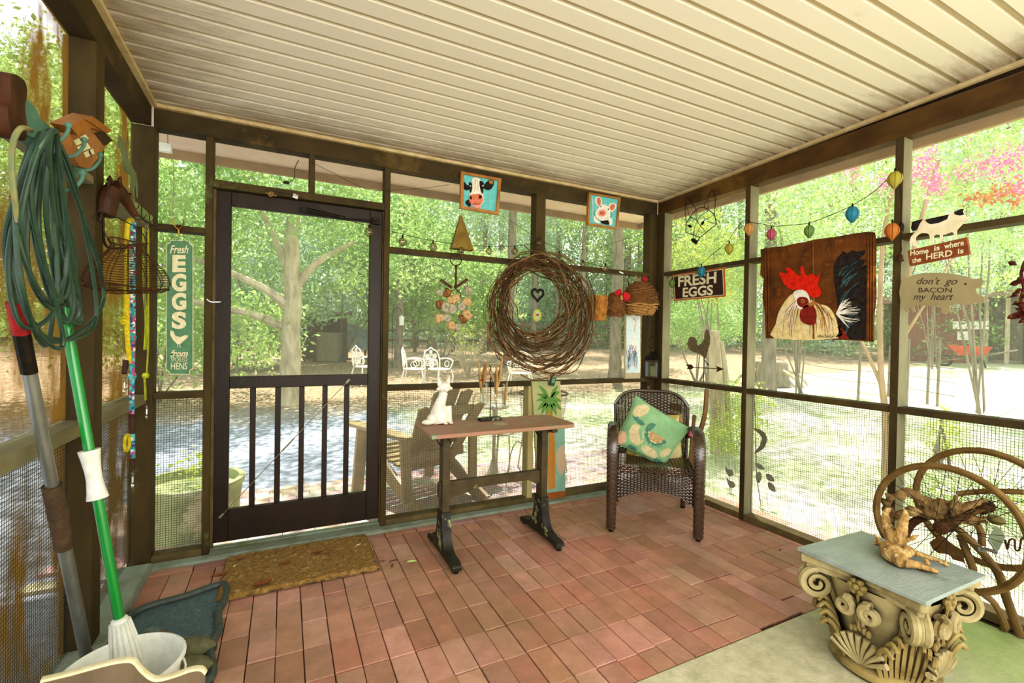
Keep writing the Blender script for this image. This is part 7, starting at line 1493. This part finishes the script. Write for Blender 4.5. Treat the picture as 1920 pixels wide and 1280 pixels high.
o_ = g.build('limb', M['drift2'], t, sharp=0); md = o_.modifiers.new('fuse', 'REMESH'); md.mode = 'VOXEL'; md.voxel_size = .004; md.use_smooth_shade = True; gnarl(o_, .018); gnarl(root_o, .013)
rr = random.Random(77)
c_ = Vector(on(0, 2.64, *ZD(1180, 480))); t = thing('stick_bundle', 'bundle of thin dry sticks tied across the cart axle', 'stick bundle', c_, 0)
for i in range(16): g = MB(); a_ = RX(2.6+rr.uniform(0, .06), 1000+rr.uniform(-30, 60), 500+rr.uniform(-20, 60))+T1-c_; b_ = RX(2.62+rr.uniform(0, .05), 1180+rr.uniform(0, 140), 460+rr.uniform(-60, 70))+T1-c_; g.tube(smooth([a_, (a_+b_)/2+Vector((0, 0, rr.uniform(-.01, .01))), b_], 4), .003, 5); g.build('stick', M['bent'], t)
c_ = Vector(on(0, 2.66, *ZD(1430, 505))); t = thing('seed_pod', 'round olive brown dry seed pod at the right end of the stick bundle', 'seed pod', c_, 0)
g = MB(); g.ball((0, 0, 0), .022, 12, sc=(1, 1.3, .9)); g.build('pod', M['oliveleaf'], t); g = MB(); g.tube([(0, .02, 0), (0, .05, -.002)], .004, 6); g.build('stem', M['bent'], t)
c_ = Vector(on(0, 2.6, *ZD(860, 760))); t = thing('dried_leaf', 'large brown crinkled dry leaf hanging under the wheel hub', 'leaf', c_, 0)
g = MB(); pl = [((lambda q_: (q_.y, q_.z))(Vector(on(0, 2.6, *ZD(*q_)))-c_)) for q_ in ((760, 730), (800, 700), (850, 665), (920, 680), (960, 740), (1010, 760), (1060, 800), (1100, 860), (1110, 930), (1060, 915), (1000, 900), (960, 850), (900, 840), (850, 835), (800, 800))]
g.xf = Matrix(((0, 1, 0, 0), (1, 0, 0, 0), (0, 0, 1, 0), (0, 0, 0, 1))); g.prism(pl, -.0015, .0015); g.build('leaf_blade', mat('crinkled_brown_leaf', '#6e5026', '#4e3618', .9, 40, bump=1, bscale=90), t)
c_ = Vector(on(0, 2.55, *ZD(1440, 700))); t = thing('glass_panel_ornament', 'small pale green angular glass ornament leaning on the cart wheel', 'ornament', c_, 0)
g = MB(); pl = [((lambda q_: (q_.y, q_.z))(Vector(on(0, 2.55, *ZD(*q_)))-c_)) for q_ in ((1415, 560), (1490, 605), (1520, 680), (1440, 830), (1350, 700))]
g.xf = Matrix(((0, 1, 0, 0), (1, 0, 0, 0), (0, 0, 1, 0), (0, 0, 0, 1))); g.prism(pl, -.003, .003); g.build('pane', mat('pale_green_glass', '#a9b598', '#8f9c7e', .3, 10, trans=.3), t)
g = MB(); a_, b_ = Vector(on(0, 2.55, *ZD(1350, 700)))-c_, Vector(on(0, 2.55, *ZD(1440, 830)))-c_; g.tube([a_, b_], .005, 6); g.tube(smooth([b_, b_+Vector((0, .03, .0)), Vector(on(0, 2.55, *ZD(1270, 810)))-c_, Vector(on(0, 2.55, *ZD(1255, 770)))-c_]), .007, 7); g.build('lead_edge', M['alu'], t)
c_ = Vector(on(2, .004, 1463, 1031)); t = MB().tube(smooth([(-.01, 0, .002), (0, .002, .004), (.01, 0, .002)]), .003, 5).build('twig', M['carve']); t.location = c_; tag(t, 'tiny dark twig on the bricks near the slate slab corner', 'twig')
# ================================================================ yard things
def loc_px(px, py): p_ = Gp(px, py); return p_, p_.z
# crape myrtle close on the right
p_ = Vector((5.28, 2.40, GZ)); t = thing('crepe_myrtle', 'crepe myrtle with pale bare stems and pink blossom close outside the right wall', 'tree', p_, 0)
def RXp(X, px, py): return Vector(on(0, X, px, py))-p_
for P_, r_ in (([(0, 0, -.05), RXp(5.3, 1660, 780), RXp(5.3, 1652, 700), RXp(5.4, 1650, 560), RXp(5.5, 1660, 420), RXp(5.6, 1690, 300)], .035), ([(0.0, 0, -.05), RXp(5.3, 1664, 850), RXp(5.3, 1680, 740), RXp(5.3, 1690, 600), RXp(5.3, 1720, 440), RXp(5.3, 1760, 300)], .035), ([RXp(5.3, 1652, 720), RXp(5.3, 1630, 670), RXp(5.4, 1600, 600), RXp(5.5, 1570, 480)], .02), ([RXp(5.3, 1690, 640), RXp(5.3, 1740, 560), RXp(5.3, 1800, 460)], .015)):
    g = MB(); g.tube(smooth(P_, 5), [r_, r_*.45], 8); g.build('stem', mat('smooth_tan_bark', '#b99d78', '#94795a', .8, 8, (1, 1, .3)) if 'tanbark' not in M else M['tanbark'], t)
bl = [(.1, -.1, 2.9, .55), (.6, .4, 3.1, .7), (.5, -.7, 3.0, .6), (-.3, .5, 2.8, .45), (1.2, -.3, 3.4, .8), (.2, 1.0, 3.0, .5), (1.3, -1.4, 2.8, .7), (.9, .9, 2.4, .4), (1.5, -.9, 2.2, .5)]
crown('foliage', bl, 12000, .026, [M['leafA'], M['leafC']], t, 500, .25)
rr = random.Random(12)
for i, (px, py, X) in enumerate(((1560, 305, 5.2), (1598, 318, 5.3), (1660, 345, 5.4), (1718, 322, 5.2), (1738, 315, 5.3), (1752, 345, 5.3), (1757, 348, 5.4), (1814, 322, 5.5), (1853, 308, 5.5), (1903, 292, 5.4), (1905, 350, 5.3), (1765, 232, 5.5), (1816, 235, 5.5), (1735, 290, 5.2), (1880, 305, 5.4))):
    c_ = RXp(X-.9, px, py); g = MB()
    for _ in range(110): leaf(g, c_+Vector((rr.gauss(0, .045), rr.gauss(0, .045), rr.gauss(0, .05))), .014, rr)
    g.build('blossom', M['pink'], t, sharp=0)
for i, (px, py) in enumerate(((1860, 368), (1885, 360), (1910, 372), (1840, 372))):
    c_ = RXp(5.2, px, py); g = MB()
    for _ in range(50): leaf(g, c_+Vector((rr.gauss(0, .07), rr.gauss(0, .07), rr.gauss(0, .035))), .024, rr)
    g.build('copper_leaves', M['redleaf'], t, sharp=0)
# bright shrubs outside the right wall
for i, (px, Y, lb, bl, a, b_, n_, s_) in enumerate((
  (1335, 7.0, 'feathery yellow green tree behind the wire fox head', [(0, 0, 3.2, .75), (-.7, 0, 3.0, .6), (.7, 0, 2.8, .6), (.2, 0, 2.3, .5), (-.3, .2, 3.9, .5)], 'leafD', 'leafA', 9000, .032),
  (1310, 8.6, 'mid green shrub mass behind the FRESH EGGS sign and vane', [(0, 0, 1.5, .9), (1.0, 0, 1.7, .8), (-.9, 0, 1.6, .7), (.2, 0, 2.3, .7)], 'leafB', 'leafA', 13000, .036))):
    q = at_y(px, Y); bush(lb, q.x, q.y, 0, bl, n_, s_, [M[a], M[b_]], 520+i)
for i, (px, Y, lb, s_) in enumerate(((1500, 6.5, 'leafy tree behind the rooster painting', 1), (1840, 3.6, 'broad bright tree behind the pig sign', 1.2), (1750, 7.5, 'pale leafy tree beside the brown outbuilding', 1.1))):
    q = at_y(px, Y); bush(lb, q.x, q.y, 0, [(0, 0, 3.0*s_, 1.2), (1.2, 0, 2.4*s_, .9), (-1.1, .2, 2.6*s_, 1.0), (.3, 0, 4.2*s_, 1.2), (-.9, 0, 4.0*s_, .9)], 16000, .032, [M['leafA' if i != 2 else 'leafC'], M['leafC']], 540+i, name='small_tree', cat='tree')
# weathered trunk by the vane
t = thing('dead_tree_trunk', 'weathered pale split tree trunk standing in weeds behind the weathervane', 'tree trunk', (4.72, 3.85, GZ), 0); Tq = Vector((4.72, 3.85, GZ))
g = MB(); XX = lambda px, py: Vector(on(1, 3.85, px, py))-Tq
g.tube(smooth([XX(1348, 870), XX(1345, 780), XX(1342, 700), XX(1338, 620)], 5), [.10, .09, .08, .07, .06], 9); g.build('trunk', M['barkpale'], t)
g = MB(); g.tube(smooth([XX(1368, 860), XX(1362, 740), XX(1357, 680), XX(1352, 640)], 5), [.05, .03], 7); g.build('split_stem', M['barkpale'], t)
bush('yellow green weeds around the weathered trunk', 4.6, 3.55, 0, [(0, 0, .35, .35), (.3, .1, .55, .3), (-.25, 0, .25, .25), (.1, 0, .8, .2)], 2600, .022, [M['leafD'], M['leafA']], 560, name='weed_clump', cat='weeds', stem=False)
q = Gp(1445, 722); t = thing('tree_stump', 'low rooty tree stump in the sun left of the rooster painting', 'stump', q, 0)
g = MB(); g.lathe([(.55, 0), (.42, .15), (.38, .55), (.34, .6), (0, .58)], 18); g.build('stump_wood', M['barkgrey'], t)
for i in range(7): a_ = i*.9; g = MB(); g.tube(smooth([(.3*math.cos(a_), .3*math.sin(a_), .4), (.6*math.cos(a_), .6*math.sin(a_), .3), (.85*math.cos(a_+.2), .85*math.sin(a_+.2), .02)]), [.06, .02], 6); g.build('root', M['barkpale'], t)
# garden stake ornament
T0s = Vector(on(0, 3.55, 1428, 940)); T0s.z = GZ; t = thing('plant_stake', 'rusty metal garden stake with crescent and paired leaves outside the right screen', 'garden stake', T0s, 0)
W = lambda px, py: (lambda v: (v.y, v.z))(Vector(on(0, 3.55, px, py))-T0s)
Fx = Matrix(((0, 1, 0, 0), (1, 0, 0, 0), (0, 0, 1, 0), (0, 0, 0, 1)))
g = MB(); g.xf = Fx; g.prism(smooth2([W(*q_) for q_ in ((1412, 802), (1430, 808), (1438, 822), (1432, 840), (1414, 850), (1425, 834), (1428, 820), (1420, 810))], 4), -.002, .002); g.build('crescent', M['rust'], t)
for pl in (((1417, 890), (1425, 884), (1428, 896), (1421, 906)), ((1436, 888), (1446, 890), (1452, 902), (1440, 900)), ((1440, 904), (1450, 908), (1454, 922), (1442, 916)), ((1416, 868), (1426, 870), (1434, 880), (1422, 878))): g = MB(); g.xf = Fx; g.prism(smooth2([W(*q_) for q_ in pl], 3), -.002, .002); g.build('metal_leaf', M['rust'], t)
g = MB(); g.xf = Fx; P_ = [W(*q_) for q_ in ((1414, 740), (1417, 800), (1418, 880), (1424, 930), (1432, 975))]; g.tube(smooth([(a, 0, b) for a, b in P_], 4), .004, 6); g.build('stem', M['rust'], t)
for px, py in ((1368, 886), (1371, 908)):
    T1s = Vector(on(0, 3.6, px, py)); b_ = T1s.copy(); b_.z = GZ; t = thing('bird_stake', ('upper' if py < 900 else 'lower')+' small brown metal bird on a stake left of the wall stud', 'garden stake', b_, 0)
    z_ = T1s.z-GZ; g = MB(); g.xf = Fx; g.prism(smooth2([(-.04, z_), (-.02, z_+.03), (.02, z_+.03), (.045, z_+.045), (.035, z_+.0), (.01, z_-.03), (-.02, z_-.025)], 3), -.003, .003); g.build('bird', M['rust'], t); g = MB(); g.tube([(0, 0, -.02), (0, 0, z_-.02)], .003, 5); g.build('rod', M['rust'], t)
# wire garden fence posts and white pole on the right
for i, (px, py, h_, lb) in enumerate(((1498, 700, 1.0, 'leftmost'), (1608, 758, 1.2, 'second'), (1665, 745, 1.1, 'third'), (1699, 770, 1.3, 'fourth'), (1738, 760, 1.3, 'fifth'), (1757, 762, 1.3, 'rightmost'))):
    q = Gp(px, py); t = MB().bar((0, 0, -.1), (rnd.uniform(.02, .12), 0, h_), .035, .035).build('fence_post', M['barkgrey']); t.location = q; tag(t, f'thin dark wire fence post in the right yard, {lb} of six', 'fence post', 'thin fence posts')
q0, q1 = Gp(1500, 715), Gp(1790, 770)
t = thing('wire_fence', 'sagging wire garden fence across the right yard', 'fence', q0, 0); d_ = q1-q0
for z_ in (.25, .5, .75, .95): g = MB(); g.tube(smooth([Vector((0, 0, z_)), d_*.33+Vector((0, 0, z_-.04)), d_*.66+Vector((0, 0, z_+.02)), d_+Vector((0, 0, z_))], 4), .006, 4); g.build('wire_strand', M['wire'], t)
q = Gp(1838, 800); t = MB().tube([(0, 0, 0), Vector(on(1, q.y+.6, 1882, 690))-q], .018, 8).build('garden_pole', M['white_paint']); t.location = q; tag(t, 'slanting white pole in the yard at the right', 'pole')
o = Gp(1780, 740); o.z += .9; t = thing('garden_string_lights', 'white festoon lights swagged over the right yard', 'string lights', o, 0)
Wp = lambda px, py, Y: Vector(on(1, Y, px, py))-o
P_ = [Wp(1778, 725, 4.6), Wp(1800, 715, 4.4), Wp(1822, 688, 4.2), Wp(1840, 702, 4.1), Wp(1862, 708, 4.0), Wp(1885, 712, 3.9), Wp(1918, 705, 3.8)]
g = MB(); g.tube(smooth(P_, 4), .006, 5); g.build('cord', M['white_paint'], t)
for q_ in P_[1:]: g = MB(); g.ball(q_+Vector((0, 0, -.05)), .045, 10); g.build('bulb', M['white_paint'], t)
# brown outbuilding
A, B_ = away(1672, 24), away(1990, 24); A.z -= .1; B_.z = A.z
dB_ = B_-A; ang = math.atan2(dB_.y, dB_.x); Lb = dB_.length; t = thing('outbuilding', 'low reddish brown outbuilding beyond the yard behind the pig sign', 'building', A, ang)
g = MB(); g.box(0, Lb*.55, 0, 4, 0, 2.4); g.build('wall', mat('reddish_brown_siding', '#8a5a48', '#74493a', .9, 3, (6, 6, .3)), t)
g = MB(); g.prism([(-.3, 2.35), (Lb+.2, 2.55), (Lb+.2, 2.75), (-.3, 2.6)], -.5, 4.3); g.build('roof', mat('dull_roof', '#8a7462', '#6f5c4c', .9, 3), t)
for f_ in (.60, .72, .86, 1.0): g = MB(); g.box(Lb*f_-.06, Lb*f_+.06, 0, .12, 0, 2.45); g.build('porch_post', M['barkpale'], t)
g = MB(); g.box(Lb*.55, Lb, 2.4, 2.6, 0, 2.4); g.build('back_wall', M['barkgrey'], t)
g = MB(); g.box(Lb*.82, Lb*.97, .6, 1.4, 0, 1.7); g.build('cabinet', mat('grey_green_cabinet', '#6f6b58', None, .8), t)
for x_, z_, w_, h_ in ((.40, 1.35, .95, .3), (.43, .95, .32, .32)): g = MB(); g.box(Lb*x_, Lb*x_+w_, -.03, 0, z_, z_+h_); g.build('wall_plate', M['white_paint'], t)
q = away(1818, 22); t = thing('wheelbarrow', 'orange red wheelbarrow parked before the brown outbuilding', 'wheelbarrow', q, ang)
g = MB(); g.add([(-.55, -.35, .75), (.55, -.35, .7), (.55, .35, .7), (-.55, .35, .75), (-.25, -.2, .4), (.35, -.2, .38), (.35, .2, .38), (-.25, .2, .4)], [(4, 5, 1, 0), (5, 6, 2, 1), (6, 7, 3, 2), (7, 4, 0, 3), (7, 6, 5, 4)]); g.build('tray', mat('orange_red_enamel', '#c8502a', '#a8401f', .5, 5), t)
g = MB(); g.torus((-.6, 0, .2), .17, .04, 16, 7); g.build('wheel', M['black_metal'], t)
for s2 in (-1, 1): g = MB(); g.tube([(-.6, s2*.08, .2), (.3, s2*.22, .38), (1.1, s2*.3, .62)], .025, 6); g.build('handle', M['barkgrey'], t); g = MB(); g.tube([(.3, s2*.22, .38), (.4, s2*.25, 0)], .02, 6); g.build('leg', M['bwire'], t)
# split rail fence behind
A, B_ = at_y(700, 21), at_y(1235, 21); t = thing('rail_fence', 'weathered three-rail wooden fence crossing behind the back yard', 'fence', (A.x, 21, gh(A.x, 21)), 0)
n_ = 9; L_ = B_.x-A.x; M['fencew'] = mat('weathered_fence_wood', '#6f5a48', '#5a4839', .9, 6)
for i in range(n_+1): g = MB(); g.box(i*L_/n_-.07, i*L_/n_+.07, -.07, .07, -.1, 1.55); g.build('post', M['fencew'], t)
for i in range(n_):
    for z_ in (.55, 1.0, 1.42): g = MB(); g.bar((i*L_/n_, -.08, z_+rnd.uniform(-.03, .03)), ((i+1)*L_/n_, -.08, z_+rnd.uniform(-.03, .03)), .05, .12); g.build('rail', M['fencew'], t)
# shed and bin left of the door tree
q = Gp(608, 676); t = thing('woodshed', 'dark open woodshed with orange brown posts right of the pale trunk', 'shed', q, -.1)
g = MB(); g.box(-.75, .75, .5, .56, 0, 1.5); g.build('back_wall', mat('dark_shed_boards', '#5d4a36', '#463626', .9, 4, (6, 1, .4)), t)
for x_ in (-.65, -.3, .68): g = MB(); g.box(x_-.06, x_+.06, -.5, -.38, 0, 1.5); g.build('post', M['carve'], t)
g = MB(); g.box(-.25, .65, -.3, .3, 0, 1.0); g.build('pallet_panel', mat('grey_pallet_wood', '#9c8f78', '#7c705a', .9, 5, (8, 1, .5)), t)
g = MB(); g.prism([(-.95, 1.45), (.9, 1.65), (.9, 1.75), (-.95, 1.55)], -.7, .7); g.build('roof', M['barkgrey'], t)
q = Gp(668, 672); t = thing('animal_hutch', 'small blue grey hutch with slanted lid right of the woodshed', 'hutch', q, .2)
g = MB(); g.prism([(-.5, .35), (.5, .35), (.5, 1.0), (-.5, 1.35)], -.35, .35); g.build('hutch_body', mat('blue_grey_hutch_paint', '#9aa4ad', '#7f8a92', .8, 4), t)
for x_ in (-.45, .45):
    for y_ in (-.3, .3): g = MB(); g.box(x_-.035, x_+.035, y_-.035, y_+.035, 0, .36); g.build('leg', M['fencew'], t)
# shepherd hook feeder
q = Gp(735, 690); t = thing('feeder_pole', 'thin shepherd hook pole with hanging feeder right of the door post', 'bird feeder', q, 0)
g = MB(); g.tube(smooth([(0, 0, 0), (0, 0, 1.6), (.05, 0, 1.85), (.2, 0, 1.9), (.28, 0, 1.75)], 5), .012, 6); g.build('pole', M['bwire'], t); g = MB(); g.lathe([(.02, 1.68), (.09, 1.62), (.07, 1.4), (.09, 1.36), (0, 1.35)], 12, c=(.28, 0, 0)); g.build('feeder', M['white_pl'], t)
# vase-shaped twiggy shrub
q = Gp(876, 708); t = thing('twiggy_shrub', 'vase-shaped twiggy shrub left of the vine wreath', 'shrub', q, 0); rr = random.Random(15)
for i in range(26): a_ = rr.uniform(0, 6.28); R_ = rr.uniform(.2, .75); h_ = rr.uniform(.8, 1.35); g = MB(); g.tube([(0, 0, -.02), (R_*.4*math.cos(a_), R_*.4*math.sin(a_), h_*.5), (R_*math.cos(a_), R_*math.sin(a_), h_)], [.014, .004], 5); g.build('twig', M['barkpale'], t)
crown('foliage', [(0, 0, 1.1, .55)], 500, .03, [M['leafD']], t, 70)
# white cast garden chairs
t = thing('garden_chair', 'white ornate cast metal garden chair left of the twiggy shrub, seen side on', 'garden chair', (0, 0, 0), 0, None); ga = t
W_ = M['white_paint']
for s2 in (-1, 1):
    for y_ in (-.2, .2): g = MB(); g.tube(smooth([(s2*.21, y_, .42), (s2*.25, y_*1.15, .25), (s2*.21, y_*1.05, .08), (s2*.26, y_*1.25, 0)], 4), .017, 7); g.build('leg', W_, t)
    g = MB(); g.tube(smooth([(s2*.24, .2, .66), (s2*.28, .0, .68), (s2*.27, -.19, .63), (s2*.24, -.2, .54), (s2*.22, -.16, .44)], 4), .015, 7); g.torus((s2*.255, -.02, .55), .07, .01, 16, 6, M=Matrix.Rotation(PI/2, 4, 'Z')); g.build('armrest', W_, t)
g = MB(); g.lathe([(0, .42), (.25, .42), (.26, .435), (.25, .45), (0, .445)], 24); g.build('seat', W_, t)
g = MB(); P_ = [(-.24, .2, .44), (-.26, .23, .65), (-.2, .26, .83), (-.09, .27, .88), (0, .27, .93), (.09, .27, .88), (.2, .26, .83), (.26, .23, .65), (.24, .2, .44)]; g.tube(smooth(P_, 4), .016, 7); g.build('back_frame', W_, t)
g = MB()
for x_, z_, R_ in ((-.12, .58, .075), (.12, .58, .075), (0, .70, .08), (-.13, .73, .05), (.13, .73, .05), (0, .53, .05), (0, .83, .04)): g.torus((x_, .235+.1*(z_-.5), z_), R_, .010, 16, 6); g.torus((x_, .235+.1*(z_-.5), z_), R_*.5, .008, 12, 5)
g.build('scrollwork', W_, t)
q = Gp(776, 727); ga.location = q; ga.rotation_euler.z = 1.2
for px, py, rz, lb in ((822, 727, .5, 'white ornate cast metal garden chair nearest left of the twiggy shrub'), (975, 735, -.6, 'white ornate cast metal garden chair mostly hidden behind the vine wreath'), (686, 722, 1.9, 'white ornate cast metal garden chair at the right edge of the door opening')): dup(ga, Gp(px, py), rz, lb)
# adirondack chair outside the back wall, its back to the porch
t = thing('adirondack_chair', 'tan plastic slatted adirondack chair outside behind the table, back turned to the porch', 'adirondack chair', (1.04, 3.82, GZ), .30); t.scale = (1.06,)*3; M['adir'] = mat('tan_moulded_plastic', '#a8916a', '#8d784f', .5, 4)
for i in range(5):
    x_ = (i-2)*.108; h_ = .93-.035*(i-2)**2; g = MB()
    g.add([(x_*.82-.042, -.10, .26), (x_*.82+.042, -.10, .26), (x_*1.12+.05, -.42, h_-.02), (x_*1.12, -.425, h_), (x_*1.12-.05, -.42, h_-.02), (x_*.82-.042, -.125, .26), (x_*.82+.042, -.125, .26), (x_*1.12+.05, -.445, h_-.02), (x_*1.12, -.45, h_), (x_*1.12-.05, -.445, h_-.02)], [(0, 1, 2, 3, 4), (9, 8, 7, 6, 5), (0, 5, 6, 1), (1, 6, 7, 2), (2, 7, 8, 3), (3, 8, 9, 4), (4, 9, 5, 0)]); g.build('back_slat', M['adir'], t)
for z_, y_ in ((.34, -.17), (.70, -.37)): g = MB(); g.box(-.27, .27, y_-.035, y_-.01, z_, z_+.07); g.build('back_brace', M['adir'], t)
for i in range(6): g = MB(); g.box(-.26, .26, -.1+i*.085, -.03+i*.085, .30+i*.012, .32+i*.012); g.build('seat_slat', M['adir'], t)
for s2 in (-1, 1):
    g = MB(); g.prism_z(smooth2([(s2*.27, -.32), (s2*.37, -.3), (s2*.40, .2), (s2*.42, .42), (s2*.36, .5), (s2*.29, .42), (s2*.28, .1)], 3), .55, .575); g.build('armrest', M['adir'], t)
    g = MB(); g.bar((s2*.33, .34, .55), (s2*.34, .40, 0), .09, .03, up=(0, 1, 0)); g.build('leg', M['adir'], t)
    g = MB(); g.bar((s2*.28, .36, .40), (s2*.28, -.48, .02), .03, .11); g.build('leg', M['adir'], t); g = MB(); g.bar((s2*.31, -.27, .55), (s2*.29, -.3, .1), .07, .03, up=(0, 1, 0)); g.build('arm_support', M['adir'], t)
# pedestal table, mesh barrel chair, thin arch chair
q = Gp(925, 905); t = thing('pedestal_table', 'small round pedestal side table with flared foot outside behind the trestle table', 'table', (q.x, q.y, GZ), 0); M['pale_metal'] = mat('pale_powdercoat', '#cfc6b2', '#b8ae98', .5, 10)
g = MB(); g.lathe([(0, .70), (.13, .70), (.14, .715), (.13, .73), (0, .73)], 24); g.build('table_top', M['pale_metal'], t); g = MB(); g.lathe([(.02, .7), (.016, .35), (.02, .22), (.05, .12), (.10, .02), (.11, 0)], 16); g.build('pedestal', M['pale_metal'], t)
q = Vector((2.36, 4.05, GZ)); t = thing('mesh_chair', 'round wire mesh patio chair outside between the palm board and wicker chair', 'patio chair', q, 0)
g = MB()
for i in range(22): z_ = .40+i*.018; g.tube([((.20+.0008*i*i*.2)*math.cos(2*PI*k_/26), (.20+.0008*i*i*.2)*math.sin(2*PI*k_/26), z_) for k_ in range(26)], .002, 4, closed=True)
for k_ in range(46): a_ = 2*PI*k_/46; g.tube([(.20*math.cos(a_), .20*math.sin(a_), .40), (.235*math.cos(a_), .235*math.sin(a_), .78)], .002, 4)
g.build('mesh_shell', M['pale_metal'], t); g = MB(); g.tube([(.25*math.cos(2*PI*k_/26), .25*math.sin(2*PI*k_/26), .80) for k_ in range(26)], .011, 6, closed=True); g.build('top_ring', M['rust'], t)
for k_ in range(4): a_ = PI/4+k_*PI/2; g = MB(); g.tube([(.2*math.cos(a_), .2*math.sin(a_), .40), (.26*math.cos(a_), .26*math.sin(a_), 0)], .009, 6); g.build('leg', M['pale_metal'], t)
q = Vector((1.87, 3.95, GZ)); t = thing('wire_chair', 'thin pale metal framed patio chair outside left of the palm board', 'patio chair', q, .2)
for y_ in (-.18, .18): g = MB(); g.tube(smooth([(-.2, y_, 0), (-.19, y_, .45), (-.1, y_, .47), (.18, y_, .46), (.22, y_, 0)], 4), .009, 6); g.build('leg_frame', M['pale_metal'], t)
g = MB(); g.tube(smooth([(-.19, -.18, .45), (-.22, -.18, .78), (-.16, -.05, .84), (-.16, .05, .84), (-.22, .18, .78), (-.19, .18, .45)], 4), .009, 6); g.build('back_frame', M['pale_metal'], t); g = MB()
for k_ in range(9): g.tube([(-.18+.045*k_, -.18, .465), (-.18+.045*k_, .18, .465)], .003, 5)
g.build('seat_wires', M['pale_metal'], t)
g = MB(); g.tube(smooth([(-.1, -.19, .0), (-.05, -.19, .30), (.03, -.19, .40), (.11, -.19, .3), (.16, -.19, 0)], 4), .006, 6); g.build('arch_brace', M['pale_metal'], t)
# planter drum outside the left bay
t = thing('planter_drum', 'round mossy concrete planter outside the lower left bay beside the corner post', 'planter', (-.56, 3.75, GZ), 0)
g = MB(); g.lathe([(.27, 0), (.30, .30), (.315, .32), (.315, .36), (.28, .36), (.27, .3), (0, .3)], 32); g.build('drum', mat('mossy_concrete', '#9aa06c', '#7f8556', .9, 7, bump=.5, c3='#c5c0a0', spots=4, spot_lo=.55), t)
bush('low sprig growing in the mossy planter', -.56, 3.75, 0, [(0, 0, .45, .10)], 90, .022, [M['leafD']], 90, name='planter_sprig', cat='plant', stem=False)
# small bright sapling and plants right of the wall stud
q = Gp(1765, 880); bush('bright yellow green sapling outside right of the wall stud', q.x, q.y, 0, [(0, 0, .25, .10), (0, 0, .45, .10), (0, 0, .62, .06)], 260, .03, [M['leafD']], 91, name='sapling', cat='sapling')
for i, (px, py) in enumerate(((1740, 960), (1800, 985), (1860, 960), (1900, 1000))):
    q = Gp(px, py); bush('low leafy weeds seen through the cart wheels', q.x, q.y, 0, [(0, 0, .12, .12), (.15, 0, .2, .1)], 160, .022, [M['leafA'], M['leafD']], 92+i, name='weed_clump', cat='weeds', stem=False, group='weeds behind the cart wheels')
# ================================================================ light and view
w = bpy.data.worlds.new('sky'); scn.world = w; w.use_nodes = True
nt = w.node_tree; nt.nodes.clear(); out = nt.nodes.new('ShaderNodeOutputWorld'); bg = nt.nodes.new('ShaderNodeBackground')
tc = nt.nodes.new('ShaderNodeTexCoord'); sx = nt.nodes.new('ShaderNodeSeparateXYZ'); nt.links.new(tc.outputs['Generated'], sx.inputs[0])
rp = nt.nodes.new('ShaderNodeValToRGB'); nt.links.new(sx.outputs['Z'], rp.inputs[0])
e = rp.color_ramp.elements; e[0].position = 0; e[0].color = (1, .98, .9, 1); e[1].position = .8; e[1].color = (.72, .84, 1, 1)
nt.links.new(rp.outputs[0], bg.inputs[0]); bg.inputs[1].default_value = 2.0; nt.links.new(bg.outputs[0], out.inputs[0])
sun = bpy.data.lights.new('sun', 'SUN'); sun.energy = 10.5; sun.angle = math.radians(.6); sun.color = (1, .96, .9)
so = bpy.data.objects.new('sun', sun); C.objects.link(so)
d = Vector((-.22, -.30, -1)).normalized(); so.rotation_euler = d.to_track_quat('-Z', 'Y').to_euler()
# added soft fill lamp behind the camera, lifting the porch interior
ar = bpy.data.lights.new('rear_fill_light', 'AREA'); ar.shape = 'RECTANGLE'; ar.size = 3.2; ar.size_y = 2.0; ar.energy = 68; ar.color = (1, .96, .88)
ao = bpy.data.objects.new('rear_fill_light', ar); C.objects.link(ao); ao.location = (1.0, -.9, 1.45); ao.rotation_euler = (math.radians(88), 0, math.radians(-12))
scn.view_settings.view_transform = 'Standard'; 
try: scn.view_settings.look = 'Medium High Contrast'
except Exception as ex: print(ex)
pass; scn.view_settings.exposure = .12; scn.view_settings.gamma = 1
cy = scn.cycles; cy.max_bounces = 8; cy.transparent_max_bounces = 24; cy.diffuse_bounces = 4; cy.sample_clamp_indirect = 4; cy.sample_clamp_direct = 12; cy.use_denoising = True
